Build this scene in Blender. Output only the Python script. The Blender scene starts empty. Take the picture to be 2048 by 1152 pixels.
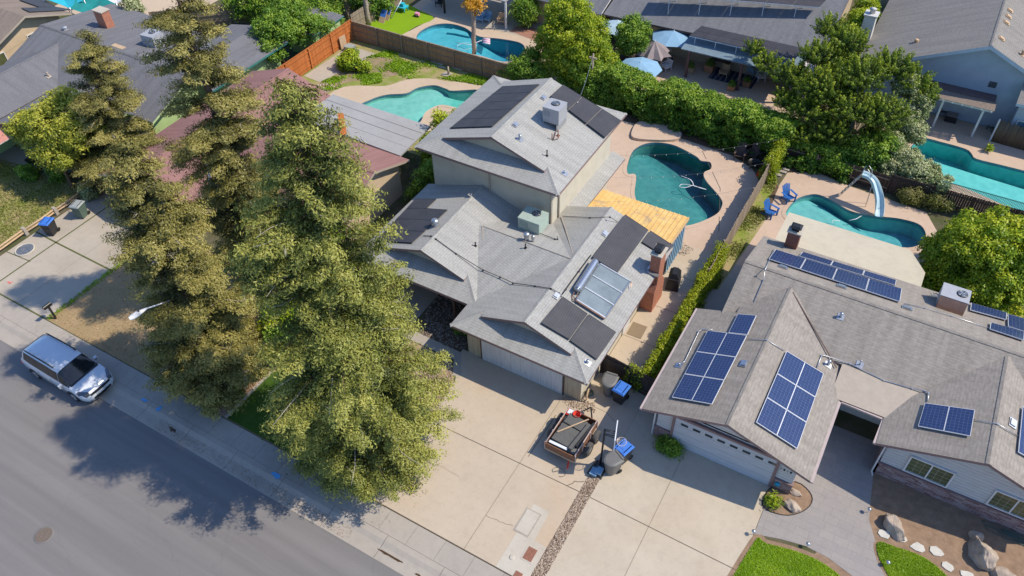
import bpy, math, random
import numpy as np
from mathutils import Vector, Matrix
from mathutils.geometry import tessellate_polygon, delaunay_2d_cdt
random.seed(7)
scn = bpy.context.scene
col = scn.collection
# ------------------------------------------------------------------ camera (solved from the street grid: x along the street, y into the lots)
FPX, PITCH, ROLL, YAW, CAMH = 1573.65, math.radians(45.4228), math.radians(-1.8018), math.radians(-31.3311), 33.0

def w2c():
    cp, sp = math.cos(PITCH), math.sin(PITCH)
    cols = []
    for d in ((1, 0, 0), (0, 1, 0), (0, 0, 1)):
        x = math.cos(YAW) * d[0] - math.sin(YAW) * d[1]
        y = math.sin(YAW) * d[0] + math.cos(YAW) * d[1]
        z = d[2]
        c = (x, -y * sp - z * cp, y * cp - z * sp)
        cols.append((math.cos(ROLL) * c[0] - math.sin(ROLL) * c[1], math.sin(ROLL) * c[0] + math.cos(ROLL) * c[1], c[2]))
    return Matrix(((cols[0][0], cols[1][0], cols[2][0]), (cols[0][1], cols[1][1], cols[2][1]), (cols[0][2], cols[1][2], cols[2][2])))

W = w2c()
WT = W.transposed()
CAMPOS = Vector((0, 0, CAMH))
cam_d = bpy.data.cameras.new('camera')
cam = bpy.data.objects.new('camera', cam_d)
col.objects.link(cam)
cam_d.sensor_width = 36
cam_d.lens = FPX / 2048 * 36
cam_d.clip_end = 3000
right, down, fwd = Vector(W[0]), Vector(W[1]), Vector(W[2])
mw = Matrix((( right.x, -down.x, -fwd.x, 0), (right.y, -down.y, -fwd.y, 0), (right.z, -down.z, -fwd.z, CAMH), (0, 0, 0, 1)))
cam.matrix_world = mw
scn.camera = cam

def G(px, py, z=0.0):
    """surveyed point of the photograph at a known height -> world point"""
    d = WT @ Vector(((px - 1024) / FPX, (py - 576) / FPX, 1.0))
    return CAMPOS + d * ((z - CAMH) / d.z)

def S(px, py, zf, off=0.0):
    """point of the photograph on a sloping plane z = zf(x, y)"""
    z = 3.0
    for _ in range(30):
        p = G(px, py, z)
        z = 0.5 * z + 0.5 * (zf(p.x, p.y) + off)
    return G(px, py, z)

# ------------------------------------------------------------------ world, sun
SUN = Vector((0.74, 0.36, 1.0)).normalized()
world = bpy.data.worlds.new('World')
scn.world = world
world.use_nodes = True
nt = world.node_tree
bg = nt.nodes['Background']
sky = nt.nodes.new('ShaderNodeTexSky')
sky.sky_type = 'NISHITA'
sky.sun_disc = False
sky.sun_elevation = math.asin(SUN.z)
sky.sun_rotation = math.atan2(SUN.x, SUN.y)
sky.air_density = 1.0
sky.dust_density = 0.6
tintn = nt.nodes.new('ShaderNodeMix'); tintn.data_type = 'RGBA'; tintn.blend_type = 'MULTIPLY'
tintn.inputs[0].default_value = 1.0; tintn.inputs[7].default_value = (.80, 1.0, 1.30, 1)
nt.links.new(sky.outputs[0], tintn.inputs[6]); nt.links.new(tintn.outputs[2], bg.inputs[0])
bg.inputs[1].default_value = 0.15
sl = bpy.data.lights.new('sun', 'SUN')
sl.energy = 4.35
sl.angle = math.radians(0.53)
sl.color = (1.0, 0.915, 0.77)
so = bpy.data.objects.new('sun', sl)
col.objects.link(so)
so.rotation_euler = SUN.to_track_quat('Z', 'Y').to_euler()
scn.view_settings.view_transform = 'Standard'
scn.view_settings.look = 'None'
scn.view_settings.exposure = 0
scn.cycles.max_bounces = 5
scn.cycles.diffuse_bounces = 2
scn.cycles.glossy_bounces = 2
scn.cycles.transmission_bounces = 3
scn.cycles.transparent_max_bounces = 6
scn.cycles.caustics_reflective = False
scn.cycles.caustics_refractive = False

# ------------------------------------------------------------------ materials
MATS = {}

class NT:
    def __init__(s, name):
        s.m = bpy.data.materials.new(name)
        s.m.use_nodes = True
        s.t = s.m.node_tree
        s.b = s.t.nodes['Principled BSDF']
        s.n = s.t.nodes
    def new(s, k, **kw):
        n = s.n.new(k)
        for a, v in kw.items():
            setattr(n, a, v)
        return n
    def link(s, a, b):
        s.t.links.new(a, b)
    def pos(s):
        return s.new('ShaderNodeNewGeometry').outputs['Position']
    def uv(s):
        return s.new('ShaderNodeUVMap').outputs[0]
    def noise(s, scale, detail=4, rough=.6, vec=None, dist=0.0):
        n = s.new('ShaderNodeTexNoise')
        n.inputs['Scale'].default_value = scale
        n.inputs['Detail'].default_value = detail
        n.inputs['Roughness'].default_value = rough
        n.inputs['Distortion'].default_value = dist
        s.link(vec if vec is not None else s.pos(), n.inputs['Vector'])
        return n.outputs['Fac']
    def ramp(s, fac, stops):
        r = s.new('ShaderNodeValToRGB')
        e = r.color_ramp.elements
        while len(e) < len(stops):
            e.new(.5)
        for i, (p, c) in enumerate(stops):
            e[i].position = p
            e[i].color = (*c, 1) if len(c) == 3 else c
        s.link(fac, r.inputs[0])
        return r.outputs[0]
    def mix(s, fac, a, b, mode='MIX'):
        m = s.new('ShaderNodeMix', data_type='RGBA', blend_type=mode)
        for k, v in ((0, fac), (6, a), (7, b)):
            if isinstance(v, (int, float)):
                m.inputs[k].default_value = v
            elif isinstance(v, tuple):
                m.inputs[k].default_value = (*v, 1)
            else:
                s.link(v, m.inputs[k])
        return m.outputs[2]
    def math(s, op, a, b=0.0):
        m = s.new('ShaderNodeMath', operation=op)
        for k, v in ((0, a), (1, b)):
            if isinstance(v, (int, float)):
                m.inputs[k].default_value = v
            else:
                s.link(v, m.inputs[k])
        return m.outputs[0]
    def bump(s, h, strength=.3, dist=.02):
        b = s.new('ShaderNodeBump')
        b.inputs['Strength'].default_value = strength
        b.inputs['Distance'].default_value = dist
        s.link(h, b.inputs['Height'])
        s.link(b.outputs[0], s.b.inputs['Normal'])
    def out(s, c, rough=.8, metal=0.0, spec=.3):
        if isinstance(c, tuple):
            s.b.inputs['Base Color'].default_value = (*c, 1)
        else:
            s.link(c, s.b.inputs['Base Color'])
        s.b.inputs['Roughness'].default_value = rough
        s.b.inputs['Metallic'].default_value = metal
        s.b.inputs['Specular IOR Level'].default_value = spec
        MATS[s.m.name] = s.m
        return s.m

def mulc(c, k):
    return tuple(min(1, x * k) for x in c)

def plain(name, c, rough=.6, metal=0.0, var=.18, scale=3.0, spec=.4, bump=0.0):
    t = NT(name)
    f = t.noise(scale, 5)
    cc = t.ramp(f, [(.3, mulc(c, 1 - var)), (.7, mulc(c, 1 + var))])
    g = t.noise(scale * 14, 3)
    cc = t.mix(.35 * min(1, var * 3), cc, t.ramp(g, [(.35, mulc(c, .7)), (.65, mulc(c, 1.25))]))
    if bump:
        t.bump(t.noise(scale * 20, 3), bump, .01)
    return t.out(cc, rough, metal, spec)

def concrete(name, c, c2, stain=(.30, .17, .07), stain_amt=.25, dark=.55):
    t = NT(name)
    base = t.ramp(t.noise(.35, 6, .65), [(.32, c2), (.62, c)])
    grain = t.ramp(t.noise(45, 3, .8), [(.3, mulc(c, .72)), (.7, mulc(c, 1.12))])
    cc = t.mix(.35, base, grain)
    mott = t.ramp(t.noise(2.6, 7, .75), [(.30, mulc(c2, dark)), (.52, c)])
    cc = t.mix(.17, cc, mott)
    st = t.ramp(t.noise(.22, 3, .5, dist=.6), [(.52, (0, 0, 0)), (.75, (1, 1, 1))])
    cc = t.mix(t.math('MULTIPLY', st, stain_amt), cc, stain)
    sp = t.ramp(t.noise(9, 2, .4), [(.22, (1, 1, 1)), (.28, (0, 0, 0))])
    cc = t.mix(t.math('MULTIPLY', sp, .35), cc, mulc(c, .4))
    t.bump(t.noise(60, 3), .15, .01)
    return t.out(cc, .88, 0, .25)

concrete('driveway_concrete', (.57, .465, .345), (.48, .39, .29), (.50, .29, .12), .30)
concrete('driveway_concrete_pale', (.58, .49, .37), (.46, .385, .29), (.47, .31, .15), .22)
concrete('sidewalk_concrete', (.46, .40, .33), (.34, .30, .255), (.22, .16, .11), .25)
concrete('old_concrete', (.50, .43, .34), (.38, .33, .265), (.28, .20, .12), .28)
concrete('patch_concrete', (.60, .54, .44), (.50, .445, .36))
concrete('deck_pink', (.62, .455, .33), (.50, .365, .265), (.36, .26, .18), .25)
concrete('deck_tan', (.60, .46, .32), (.50, .385, .27), (.40, .26, .15), .2)
concrete('flat_roof_cream', (.62, .545, .40), (.52, .45, .33), (.42, .33, .22), .35)
concrete('flat_roof_grey', (.40, .385, .365), (.33, .32, .30), (.22, .21, .20), .25)
concrete('brick_paver', (.40, .20, .14), (.31, .155, .11))

def asphalt():
    t = NT('asphalt')
    base = t.ramp(t.noise(.12, 5, .6), [(.3, (.185, .170, .160)), (.7, (.235, .216, .20))])
    g = t.ramp(t.noise(55, 2, .9), [(.25, (.11, .10, .095)), (.75, (.33, .305, .285))])
    c = t.mix(.38, base, g)
    mp = t.new('ShaderNodeMapping')
    mp.inputs['Scale'].default_value = (.05, 1.4, 1)
    t.link(t.pos(), mp.inputs[0])
    st = t.noise(1.0, 4, .6, vec=mp.outputs[0])
    c = t.mix(.45, c, t.ramp(st, [(.35, (.165, .152, .144)), (.65, (.255, .235, .22))]))
    vor = t.new('ShaderNodeTexVoronoi', feature='DISTANCE_TO_EDGE')
    vor.inputs['Scale'].default_value = .16
    wob = t.new('ShaderNodeVectorMath', operation='ADD')
    nz = t.new('ShaderNodeTexNoise'); nz.inputs['Scale'].default_value = .8; nz.inputs['Detail'].default_value = 6
    t.link(t.pos(), nz.inputs['Vector']); t.link(t.pos(), wob.inputs[0]); t.link(nz.outputs['Color'], wob.inputs[1])
    t.link(wob.outputs[0], vor.inputs['Vector'])
    cr = t.ramp(vor.outputs['Distance'], [(.0, (1, 1, 1)), (.005, (0, 0, 0))])
    c = t.mix(t.math('MULTIPLY', cr, .10), c, (.06, .057, .055))
    t.bump(t.noise(90, 2), .3, .01)
    return t.out(c, .85, 0, .3)
asphalt()

def shingle(name, c, c2, line, tone=.35, bw=.33, rh=.145, mottle=.5):
    t = NT(name)
    br = t.new('ShaderNodeTexBrick')
    br.offset = .5
    br.inputs['Color1'].default_value = (*c, 1)
    br.inputs['Color2'].default_value = (*c2, 1)
    br.inputs['Mortar'].default_value = (*line, 1)
    br.inputs['Scale'].default_value = 1
    br.inputs['Mortar Size'].default_value = .017
    br.inputs['Mortar Smooth'].default_value = .3
    br.inputs['Bias'].default_value = 0
    br.inputs['Brick Width'].default_value = bw
    br.inputs['Row Height'].default_value = rh
    t.link(t.uv(), br.inputs['Vector'])
    n = t.ramp(t.noise(.5, 5, .7), [(.3, mulc(c, .82)), (.7, mulc(c, 1.12))])
    cc = t.mix(tone, br.outputs['Color'], n)
    mp = t.new('ShaderNodeMapping'); mp.inputs['Scale'].default_value = (3.2, 7, 1)
    t.link(t.uv(), mp.inputs[0])
    m2 = t.ramp(t.noise(1, 2, .5, vec=mp.outputs[0]), [(.35, mulc(c, .74)), (.65, mulc(c, 1.2))])
    cc = t.mix(mottle * .6, cc, m2)
    g = t.ramp(t.noise(70, 2, .9), [(.3, mulc(c, .7)), (.7, mulc(c, 1.25))])
    cc = t.mix(.25, cc, g)
    mps = t.new('ShaderNodeMapping'); mps.inputs['Scale'].default_value = (2.5, .22, 1)
    t.link(t.uv(), mps.inputs[0])
    stk = t.ramp(t.noise(1, 4, .6, vec=mps.outputs[0]), [(.36, (.72, .72, .72)), (.6, (1.0, 1.0, 1.0))])
    cc = t.mix(.55, cc, stk, 'MULTIPLY')
    t.bump(br.outputs['Fac'], -.5, .02)
    return t.out(cc, .9, 0, .2)

shingle('shingle_light_grey', (.44, .425, .385), (.395, .38, .345), (.20, .192, .175), mottle=.35)
shingle('shingle_brown_grey', (.36, .315, .265), (.285, .25, .21), (.13, .115, .10), mottle=.9)
shingle('shingle_dark_grey', (.205, .20, .205), (.18, .175, .18), (.11, .11, .112), mottle=.35)
shingle('shingle_red', (.36, .19, .165), (.32, .165, .145), (.21, .11, .10), mottle=.4)
shingle('shingle_brown', (.30, .235, .185), (.26, .20, .16), (.17, .135, .105), mottle=.5)
shingle('shingle_slate', (.21, .21, .215), (.15, .15, .155), (.085, .085, .09), mottle=.7)
shingle('shingle_taupe', (.30, .275, .245), (.245, .222, .20), (.145, .13, .12), mottle=.6)

def brick(name, c, c2, mortar, bw=.21, rh=.075, ms=.009):
    t = NT(name)
    br = t.new('ShaderNodeTexBrick')
    for k, v in (('Color1', c), ('Color2', c2), ('Mortar', mortar)):
        br.inputs[k].default_value = (*v, 1)
    br.inputs['Scale'].default_value = 1
    br.inputs['Mortar Size'].default_value = ms
    br.inputs['Brick Width'].default_value = bw
    br.inputs['Row Height'].default_value = rh
    t.link(t.uv(), br.inputs['Vector'])
    cc = t.mix(.4, br.outputs['Color'], t.ramp(t.noise(9, 3), [(.3, mulc(c, .6)), (.7, mulc(c, 1.5))]))
    t.bump(br.outputs['Fac'], -.5, .01)
    return t.out(cc, .85)
brick('brick_orange', (.46, .15, .075), (.38, .115, .055), (.42, .36, .30))
brick('brick_old', (.17, .065, .06), (.55, .47, .44), (.45, .41, .38), .30, .09, .010)
brick('brick_chimney_dark', (.22, .085, .06), (.17, .07, .05), (.28, .2, .16))

def boards(name, c, c2, w=.14, gap=.008, vertical=True):
    t = NT(name)
    sp = t.new('ShaderNodeSeparateXYZ')
    t.link(t.uv(), sp.inputs[0])
    u = sp.outputs[0 if vertical else 1]
    x = t.math('DIVIDE', u, w)
    fr = t.math('FRACT', x)
    idx = t.math('FLOOR', x)
    wn = t.new('ShaderNodeTexWhiteNoise', noise_dimensions='1D')
    t.link(idx, wn.inputs['W'])
    cc = t.ramp(wn.outputs['Value'], [(0, c), (1, c2)])
    mp = t.new('ShaderNodeMapping')
    mp.inputs['Scale'].default_value = (18, 1.2, 1) if vertical else (1.2, 18, 1)
    t.link(t.uv(), mp.inputs[0])
    gr = t.ramp(t.noise(1, 4, .7, vec=mp.outputs[0]), [(.3, (.62, .62, .62)), (.7, (1.1, 1.1, 1.1))])
    cc = t.mix(.6, cc, gr, 'MULTIPLY')
    ln = t.math('LESS_THAN', fr, gap / w)
    cc = t.mix(ln, cc, mulc(c, .25))
    return t.out(cc, .85, 0, .2)
boards('fence_grey_wood', (.37, .29, .21), (.26, .20, .145))
boards('fence_tan_wood', (.42, .27, .15), (.33, .20, .11))
boards('fence_red_wood', (.60, .20, .055), (.46, .14, .04))
boards('fence_dark_wood', (.10, .075, .062), (.065, .05, .042))
boards('siding_white', (.66, .65, .63), (.63, .62, .60), .2, .012, False)
boards('garage_panel_white', (.60, .61, .62), (.57, .58, .60), .53, .012, False)
boards('garage_panel_plain', (.70, .71, .71), (.66, .67, .67), .6, .006, True)
boards('siding_cream', (.58, .49, .34), (.55, .465, .32), .3, .01)
boards('bamboo', (.34, .25, .16), (.24, .17, .11), .035, .008)
boards('lattice_wood', (.20, .14, .10), (.16, .11, .08), .1, .02)

def stucco(name, c):
    return plain(name, c, .92, 0, .07, 1.3, .15, .25)
stucco('stucco_cream', (.60, .54, .42)); stucco('stucco_tan', (.62, .47, .31)); stucco('stucco_beige', (.56, .44, .30))
stucco('stucco_lime', (.42, .55, .24)); stucco('stucco_sage', (.24, .34, .20)); stucco('stucco_blue', (.40, .47, .53)); stucco('stucco_white', (.62, .60, .56))
plain('trim_brown', (.10, .06, .05), .6, var=.1); plain('trim_mauve', (.26, .17, .16), .6, var=.1)
plain('trim_white', (.72, .70, .68), .5, var=.06); plain('trim_gutter', (.50, .40, .36), .45, var=.08)
plain('trim_teal', (.05, .20, .17), .5, var=.1); plain('trim_lime', (.50, .62, .30), .5, var=.06)
plain('trim_blue', (.47, .55, .62), .5, var=.06); plain('trim_tan', (.45, .375, .29), .6, var=.08)
plain('metal_galv', (.55, .56, .57), .38, .85, .12, 6); plain('metal_white', (.72, .72, .72), .4, 0, .05)
plain('metal_dark', (.035, .035, .038), .45, .4, .1); plain('metal_black', (.015, .015, .016), .4, 0, .1)
plain('ac_grey', (.42, .42, .43), .5, .1, .08, 5); plain('ac_green', (.42, .50, .42), .5, .1, .07, 5)
plain('ac_copper', (.36, .20, .13), .42, .5, .2, 3); plain('rust_lid', (.28, .12, .075), .8, 0, .2, 9)
plain('plastic_grey', (.165, .16, .15), .55, 0, .08); plain('plastic_black', (.03, .03, .032), .5, 0, .1)
plain('plastic_blue', (.06, .20, .62), .5, 0, .08); plain('plastic_green', (.10, .15, .12), .55, 0, .08); plain('plastic_greylid', (.34, .36, .35), .6, 0, .08)
plain('plastic_red', (.75, .05, .02), .4, 0, .05); plain('plastic_white', (.78, .78, .78), .4, 0, .03)
plain('slide_blue', (.50, .66, .70), .3, 0, .05); plain('chair_blue', (.03, .14, .42), .45, 0, .08); plain('chair_brown', (.10, .07, .06), .6, 0, .1)
plain('rubber', (.022, .022, .022), .85, 0, .15); plain('tyre_dusty', (.09, .085, .08), .9, 0, .2, 8)
plain('soil', (.30, .20, .13), .95, 0, .3, 3, .1, .5); plain('soil_dark', (.13, .085, .055), .95, 0, .35, 3, .1, .5)
plain('rust_wood', (.24, .115, .065), .85, 0, .25, 6); plain('wood_raw', (.55, .38, .23), .8, 0, .15, 6)
plain('foam_dark', (.12, .115, .105), .8, 0, .15, 5); plain('bark', (.17, .11, .075), .95, 0, .35, 7, .1, .6); plain('bark_pale', (.42, .34, .27), .95, 0, .3, 7, .1, .6)
plain('fabric_blue', (.25, .42, .56), .85, 0, .06); plain('fabric_pale', (.42, .56, .62), .85, 0, .06); plain('fabric_taupe', (.30, .245, .23), .9, 0, .08); plain('fabric_teal', (.015, .24, .22), .85, 0, .25, 1.2); plain('fabric_cyan', (.03, .45, .55), .85, 0, .1)
plain('fabric_white', (.70, .66, .66), .85, 0, .06); plain('awning_pink', (.62, .27, .21), .8, 0, .12)
plain('boulder', (.43, .345, .27), .93, 0, .38, 2.6, .15, 1.0); plain('flagstone', (.60, .56, .48), .9, 0, .12, 4)
plain('spray_blue', (.12, .40, .72), .8, 0, .2, 8); plain('spray_red', (.80, .12, .12), .8, 0, .1); plain('joint_dark', (.12, .095, .07), .95, 0, .3, 9, .1); plain('joint_soft', (.33, .265, .19), .95, 0, .2, 9, .1); plain('crack_weeds', (.12, .13, .05), .95, 0, .4, 9, .1)
plain('puddle', (.09, .055, .03), .25, 0, .3, 5); plain('dead_twig', (.50, .44, .36), .9, 0, .15); plain('manhole_iron', (.20, .155, .12), .8, .2, .15, 9)
plain('doormat', (.26, .19, .12), .95, 0, .1, 20); plain('tool_blue', (.02, .35, .55), .45, 0, .05); plain('toy_pink', (.8, .3, .45), .6, 0, .05); plain('bulb', (.9, .88, .8), .3, 0, .02)
plain('deck_wood', (.13, .085, .08), .85, 0, .2); plain('planter_terracotta', (.48, .24, .13), .8, 0, .1); plain('navy_mat', (.035, .045, .08), .9, 0, .1)
plain('leaf_litter', (.40, .27, .19), .95, 0, .45, 9, .1, .5)
plain('slat_brown', (.27, .21, .17), .9, 0, .3, 9); plain('cover_blue', (.17, .235, .27), .8, 0, .2, 3); plain('zinc_red', (.17, .11, .10), .7, 0, .25, 3); plain('porch_beige', (.40, .34, .26), .9, 0, .06, 1.0); plain('lumber_grey', (.45, .40, .35), .9, 0, .2, 9)

def metal_roof():
    t = NT('metal_roof_yellow')
    a = t.ramp(t.noise(2.2, 6, .7), [(.38, (.72, .44, .14)), (.62, (.80, .54, .20))])
    b = t.ramp(t.noise(1.1, 7, .75, dist=.8), [(.55, (0, 0, 0)), (.66, (1, 1, 1))])
    a = t.mix(t.math('MULTIPLY', b, .7), a, (.35, .27, .20))
    return t.out(a, .45, 0, .4)
metal_roof()

def grassmat(name, c, c2, dry=None):
    t = NT(name)
    cc = t.ramp(t.noise(.8, 6, .7), [(.3, c2), (.65, c)])
    g = t.ramp(t.noise(38, 3, .8), [(.3, mulc(c2, .55)), (.7, mulc(c, 1.35))])
    cc = t.mix(.55, cc, g)
    if dry:
        d = t.ramp(t.noise(.55, 7, .7), [(.42, (0, 0, 0)), (.58, (1, 1, 1))])
        cc = t.mix(d, cc, dry)
    t.bump(t.noise(50, 3), .6, .03)
    return t.out(cc, .95, 0, .1)
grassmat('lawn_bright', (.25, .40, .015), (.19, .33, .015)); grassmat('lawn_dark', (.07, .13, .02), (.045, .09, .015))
grassmat('lawn_weedy', (.27, .31, .06), (.19, .23, .045), (.40, .31, .16))
grassmat('dry_lawn', (.46, .32, .17), (.34, .235, .13), (.37, .27, .14))
grassmat('bare_earth', (.40, .28, .185), (.33, .23, .15), (.24, .22, .09))
grassmat('ground_earth', (.17, .14, .09), (.12, .11, .06), (.09, .10, .04))

def stamped():
    t = NT('stamped_concrete')
    br = t.new('ShaderNodeTexBrick')
    br.offset = .37
    br.squash = 1.6; br.squash_frequency = 3
    for k, v in (('Color1', (.37, .325, .29)), ('Color2', (.295, .27, .255)), ('Mortar', (.20, .18, .165))):
        br.inputs[k].default_value = (*v, 1)
    br.inputs['Scale'].default_value = 1
    br.inputs['Mortar Size'].default_value = .012
    br.inputs['Brick Width'].default_value = .62
    br.inputs['Row Height'].default_value = .42
    wob = t.new('ShaderNodeVectorMath', operation='ADD')
    nz = t.new('ShaderNodeTexNoise'); nz.inputs['Scale'].default_value = 2.5
    sc = t.new('ShaderNodeVectorMath', operation='SCALE'); sc.inputs['Scale'].default_value = .12
    t.link(t.pos(), nz.inputs['Vector']); t.link(nz.outputs['Color'], sc.inputs[0]); t.link(t.pos(), wob.inputs[0]); t.link(sc.outputs[0], wob.inputs[1])
    t.link(wob.outputs[0], br.inputs['Vector'])
    cc = t.mix(.5, br.outputs['Color'], t.ramp(t.noise(1.4, 6, .7), [(.3, (.26, .245, .235)), (.7, (.42, .365, .315))]))
    cc = t.mix(.25, cc, t.ramp(t.noise(40, 2), [(.3, (.2, .18, .17)), (.7, (.46, .41, .37))]))
    t.bump(br.outputs['Fac'], -.3, .01)
    return t.out(cc, .85, 0, .25)
stamped()

def pv():
    t = NT('pv_cells')
    br = t.new('ShaderNodeTexBrick')
    br.offset = 0
    for k, v in (('Color1', (.024, .042, .120)), ('Color2', (.020, .035, .10)), ('Mortar', (.13, .16, .24))):
        br.inputs[k].default_value = (*v, 1)
    br.inputs['Scale'].default_value = 1
    br.inputs['Mortar Size'].default_value = .0055
    br.inputs['Mortar Smooth'].default_value = 0
    br.inputs['Brick Width'].default_value = .158
    br.inputs['Row Height'].default_value = .158
    t.link(t.uv(), br.inputs['Vector'])
    cc = t.mix(.25, br.outputs['Color'], t.ramp(t.noise(6, 3), [(.3, (.025, .05, .14)), (.7, (.06, .10, .23))]))
    m = t.out(cc, .16, 0, .6)
    return m
pv()

def poolmat_ribs():
    t = NT('solar_mat_black')
    sp = t.new('ShaderNodeSeparateXYZ')
    t.link(t.uv(), sp.inputs[0])
    w = t.math('SINE', t.math('MULTIPLY', sp.outputs[0], 52.0))
    cc = t.ramp(t.math('MULTIPLY_ADD', w, .5) , [(0, (.03, .03, .036)), (1, (.075, .073, .082))])
    cc2 = t.ramp(t.noise(1.6, 5, .7), [(.3, (.042, .04, .046)), (.7, (.085, .08, .085))])
    cc = t.mix(.55, cc, cc2)
    return t.out(cc, .55, 0, .35)
poolmat_ribs()

def glassy(name, c, rough=.08):
    t = NT(name)
    return t.out(t.ramp(t.noise(1.5, 3), [(.3, mulc(c, .8)), (.7, mulc(c, 1.2))]), rough, 0, .6)
glassy('window_glass', (.05, .06, .06)); glassy('window_glass_green', (.12, .13, .06), .12); glassy('car_glass', (.012, .018, .022), .05); glassy('window_glass_blue', (.08, .20, .28))
plain('collector_glass', (.25, .29, .29), .22, .2, .25, 1.2, .6); plain('collector_tank', (.52, .52, .53), .25, .8, .08, 2)
plain('headlamp', (.16, .17, .19), .08, .3, .4, 8, .8)

def carpaint():
    t = NT('car_paint_white')
    m = t.out(t.ramp(t.noise(2, 2), [(.3, (.66, .68, .71)), (.7, (.71, .73, .75))]), .22, 0, .5)
    t.b.inputs['Coat Weight'].default_value = 1.0
    t.b.inputs['Coat Roughness'].default_value = .05
    return m
carpaint()

def poolshell(name, shallow, mid, deep):
    t = NT(name)
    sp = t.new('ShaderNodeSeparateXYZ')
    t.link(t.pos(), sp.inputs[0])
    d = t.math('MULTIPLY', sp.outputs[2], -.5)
    cc = t.ramp(d, [(.10, shallow), (.42, mid), (.80, deep)])  # light lost in deeper water is painted into the floor colour
    nz = t.noise(3.2, 2, .5, dist=1.2)
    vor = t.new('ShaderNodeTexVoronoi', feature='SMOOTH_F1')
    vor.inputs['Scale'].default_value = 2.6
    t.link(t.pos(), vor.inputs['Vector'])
    cc = t.mix(.22, cc, t.ramp(vor.outputs['Distance'], [(.2, mulc(mid, .75)), (.75, mulc(shallow, 1.25))]))  # cell pattern paints caustic light onto the basin
    cc = t.mix(.15, cc, t.ramp(nz, [(.3, mulc(mid, .8)), (.7, shallow)]))
    return t.out(cc, .7)
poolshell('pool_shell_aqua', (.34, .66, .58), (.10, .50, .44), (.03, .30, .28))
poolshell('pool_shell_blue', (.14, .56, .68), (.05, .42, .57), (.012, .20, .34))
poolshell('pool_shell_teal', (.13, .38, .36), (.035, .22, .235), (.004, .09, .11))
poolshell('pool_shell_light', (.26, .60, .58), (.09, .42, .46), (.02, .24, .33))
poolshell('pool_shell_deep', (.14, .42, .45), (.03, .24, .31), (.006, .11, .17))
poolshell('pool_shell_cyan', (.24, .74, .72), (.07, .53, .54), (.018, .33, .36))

def watermat():
    m = bpy.data.materials.new('pool_water')
    m.use_nodes = True
    t = m.node_tree
    t.nodes.remove(t.nodes['Principled BSDF'])
    tr = t.nodes.new('ShaderNodeBsdfTransparent'); tr.inputs[0].default_value = (.86, .97, .97, 1)
    gl = t.nodes.new('ShaderNodeBsdfGlossy'); gl.inputs['Roughness'].default_value = .03
    fr = t.nodes.new('ShaderNodeFresnel'); fr.inputs[0].default_value = 1.33
    nz = t.nodes.new('ShaderNodeTexNoise'); nz.inputs['Scale'].default_value = 3.5; nz.inputs['Detail'].default_value = 3
    ge = t.nodes.new('ShaderNodeNewGeometry')
    bp = t.nodes.new('ShaderNodeBump'); bp.inputs['Strength'].default_value = .35; bp.inputs['Distance'].default_value = .04
    mx = t.nodes.new('ShaderNodeMixShader')
    L = t.links.new
    L(ge.outputs['Position'], nz.inputs['Vector']); L(nz.outputs['Fac'], bp.inputs['Height'])
    L(bp.outputs[0], gl.inputs['Normal']); L(bp.outputs[0], fr.inputs['Normal'])
    L(fr.outputs[0], mx.inputs[0]); L(tr.outputs[0], mx.inputs[1]); L(gl.outputs[0], mx.inputs[2])
    L(mx.outputs[0], t.nodes['Material Output'].inputs[0])
    MATS['pool_water'] = m
watermat()

def leafmat(name, lo, mid, hi, trans=.35):
    m = bpy.data.materials.new(name)
    m.use_nodes = True
    t = m.node_tree
    t.nodes.remove(t.nodes['Principled BSDF'])
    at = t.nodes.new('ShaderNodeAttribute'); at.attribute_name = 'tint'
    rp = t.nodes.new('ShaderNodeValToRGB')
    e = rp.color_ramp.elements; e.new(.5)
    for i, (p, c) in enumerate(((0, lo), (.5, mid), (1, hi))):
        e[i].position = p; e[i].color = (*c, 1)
    df = t.nodes.new('ShaderNodeBsdfDiffuse'); tl = t.nodes.new('ShaderNodeBsdfTranslucent')
    gl = t.nodes.new('ShaderNodeBsdfGlossy'); gl.inputs['Roughness'].default_value = .45; gl.inputs[0].default_value = (1, 1, 1, 1)
    mx = t.nodes.new('ShaderNodeMixShader'); mx.inputs[0].default_value = trans
    m2 = t.nodes.new('ShaderNodeMixShader'); m2.inputs[0].default_value = .02
    L = t.links.new
    L(at.outputs['Fac'], rp.inputs[0]); L(rp.outputs[0], df.inputs[0]); L(rp.outputs[0], tl.inputs[0])
    L(df.outputs[0], mx.inputs[1]); L(tl.outputs[0], mx.inputs[2]); L(mx.outputs[0], m2.inputs[1]); L(gl.outputs[0], m2.inputs[2])
    L(m2.outputs[0], t.nodes['Material Output'].inputs[0])
    MATS[name] = m
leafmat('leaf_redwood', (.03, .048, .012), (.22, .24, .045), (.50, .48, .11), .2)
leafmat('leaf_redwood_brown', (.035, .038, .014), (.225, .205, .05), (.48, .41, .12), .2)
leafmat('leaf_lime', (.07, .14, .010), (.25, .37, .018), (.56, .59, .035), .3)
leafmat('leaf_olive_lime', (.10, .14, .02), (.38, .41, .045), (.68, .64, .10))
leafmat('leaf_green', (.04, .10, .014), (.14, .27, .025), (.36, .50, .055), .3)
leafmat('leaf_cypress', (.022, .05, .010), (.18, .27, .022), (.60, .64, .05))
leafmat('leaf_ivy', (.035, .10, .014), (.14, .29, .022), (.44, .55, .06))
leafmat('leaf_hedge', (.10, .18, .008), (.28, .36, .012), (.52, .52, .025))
leafmat('leaf_grey', (.06, .10, .03), (.26, .32, .11), (.66, .66, .36), .25)
leafmat('leaf_grass', (.20, .34, .012), (.32, .50, .018), (.48, .62, .04), .45)
leafmat('leaf_weeds', (.14, .15, .03), (.23, .26, .05), (.42, .36, .14), .3)
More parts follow.
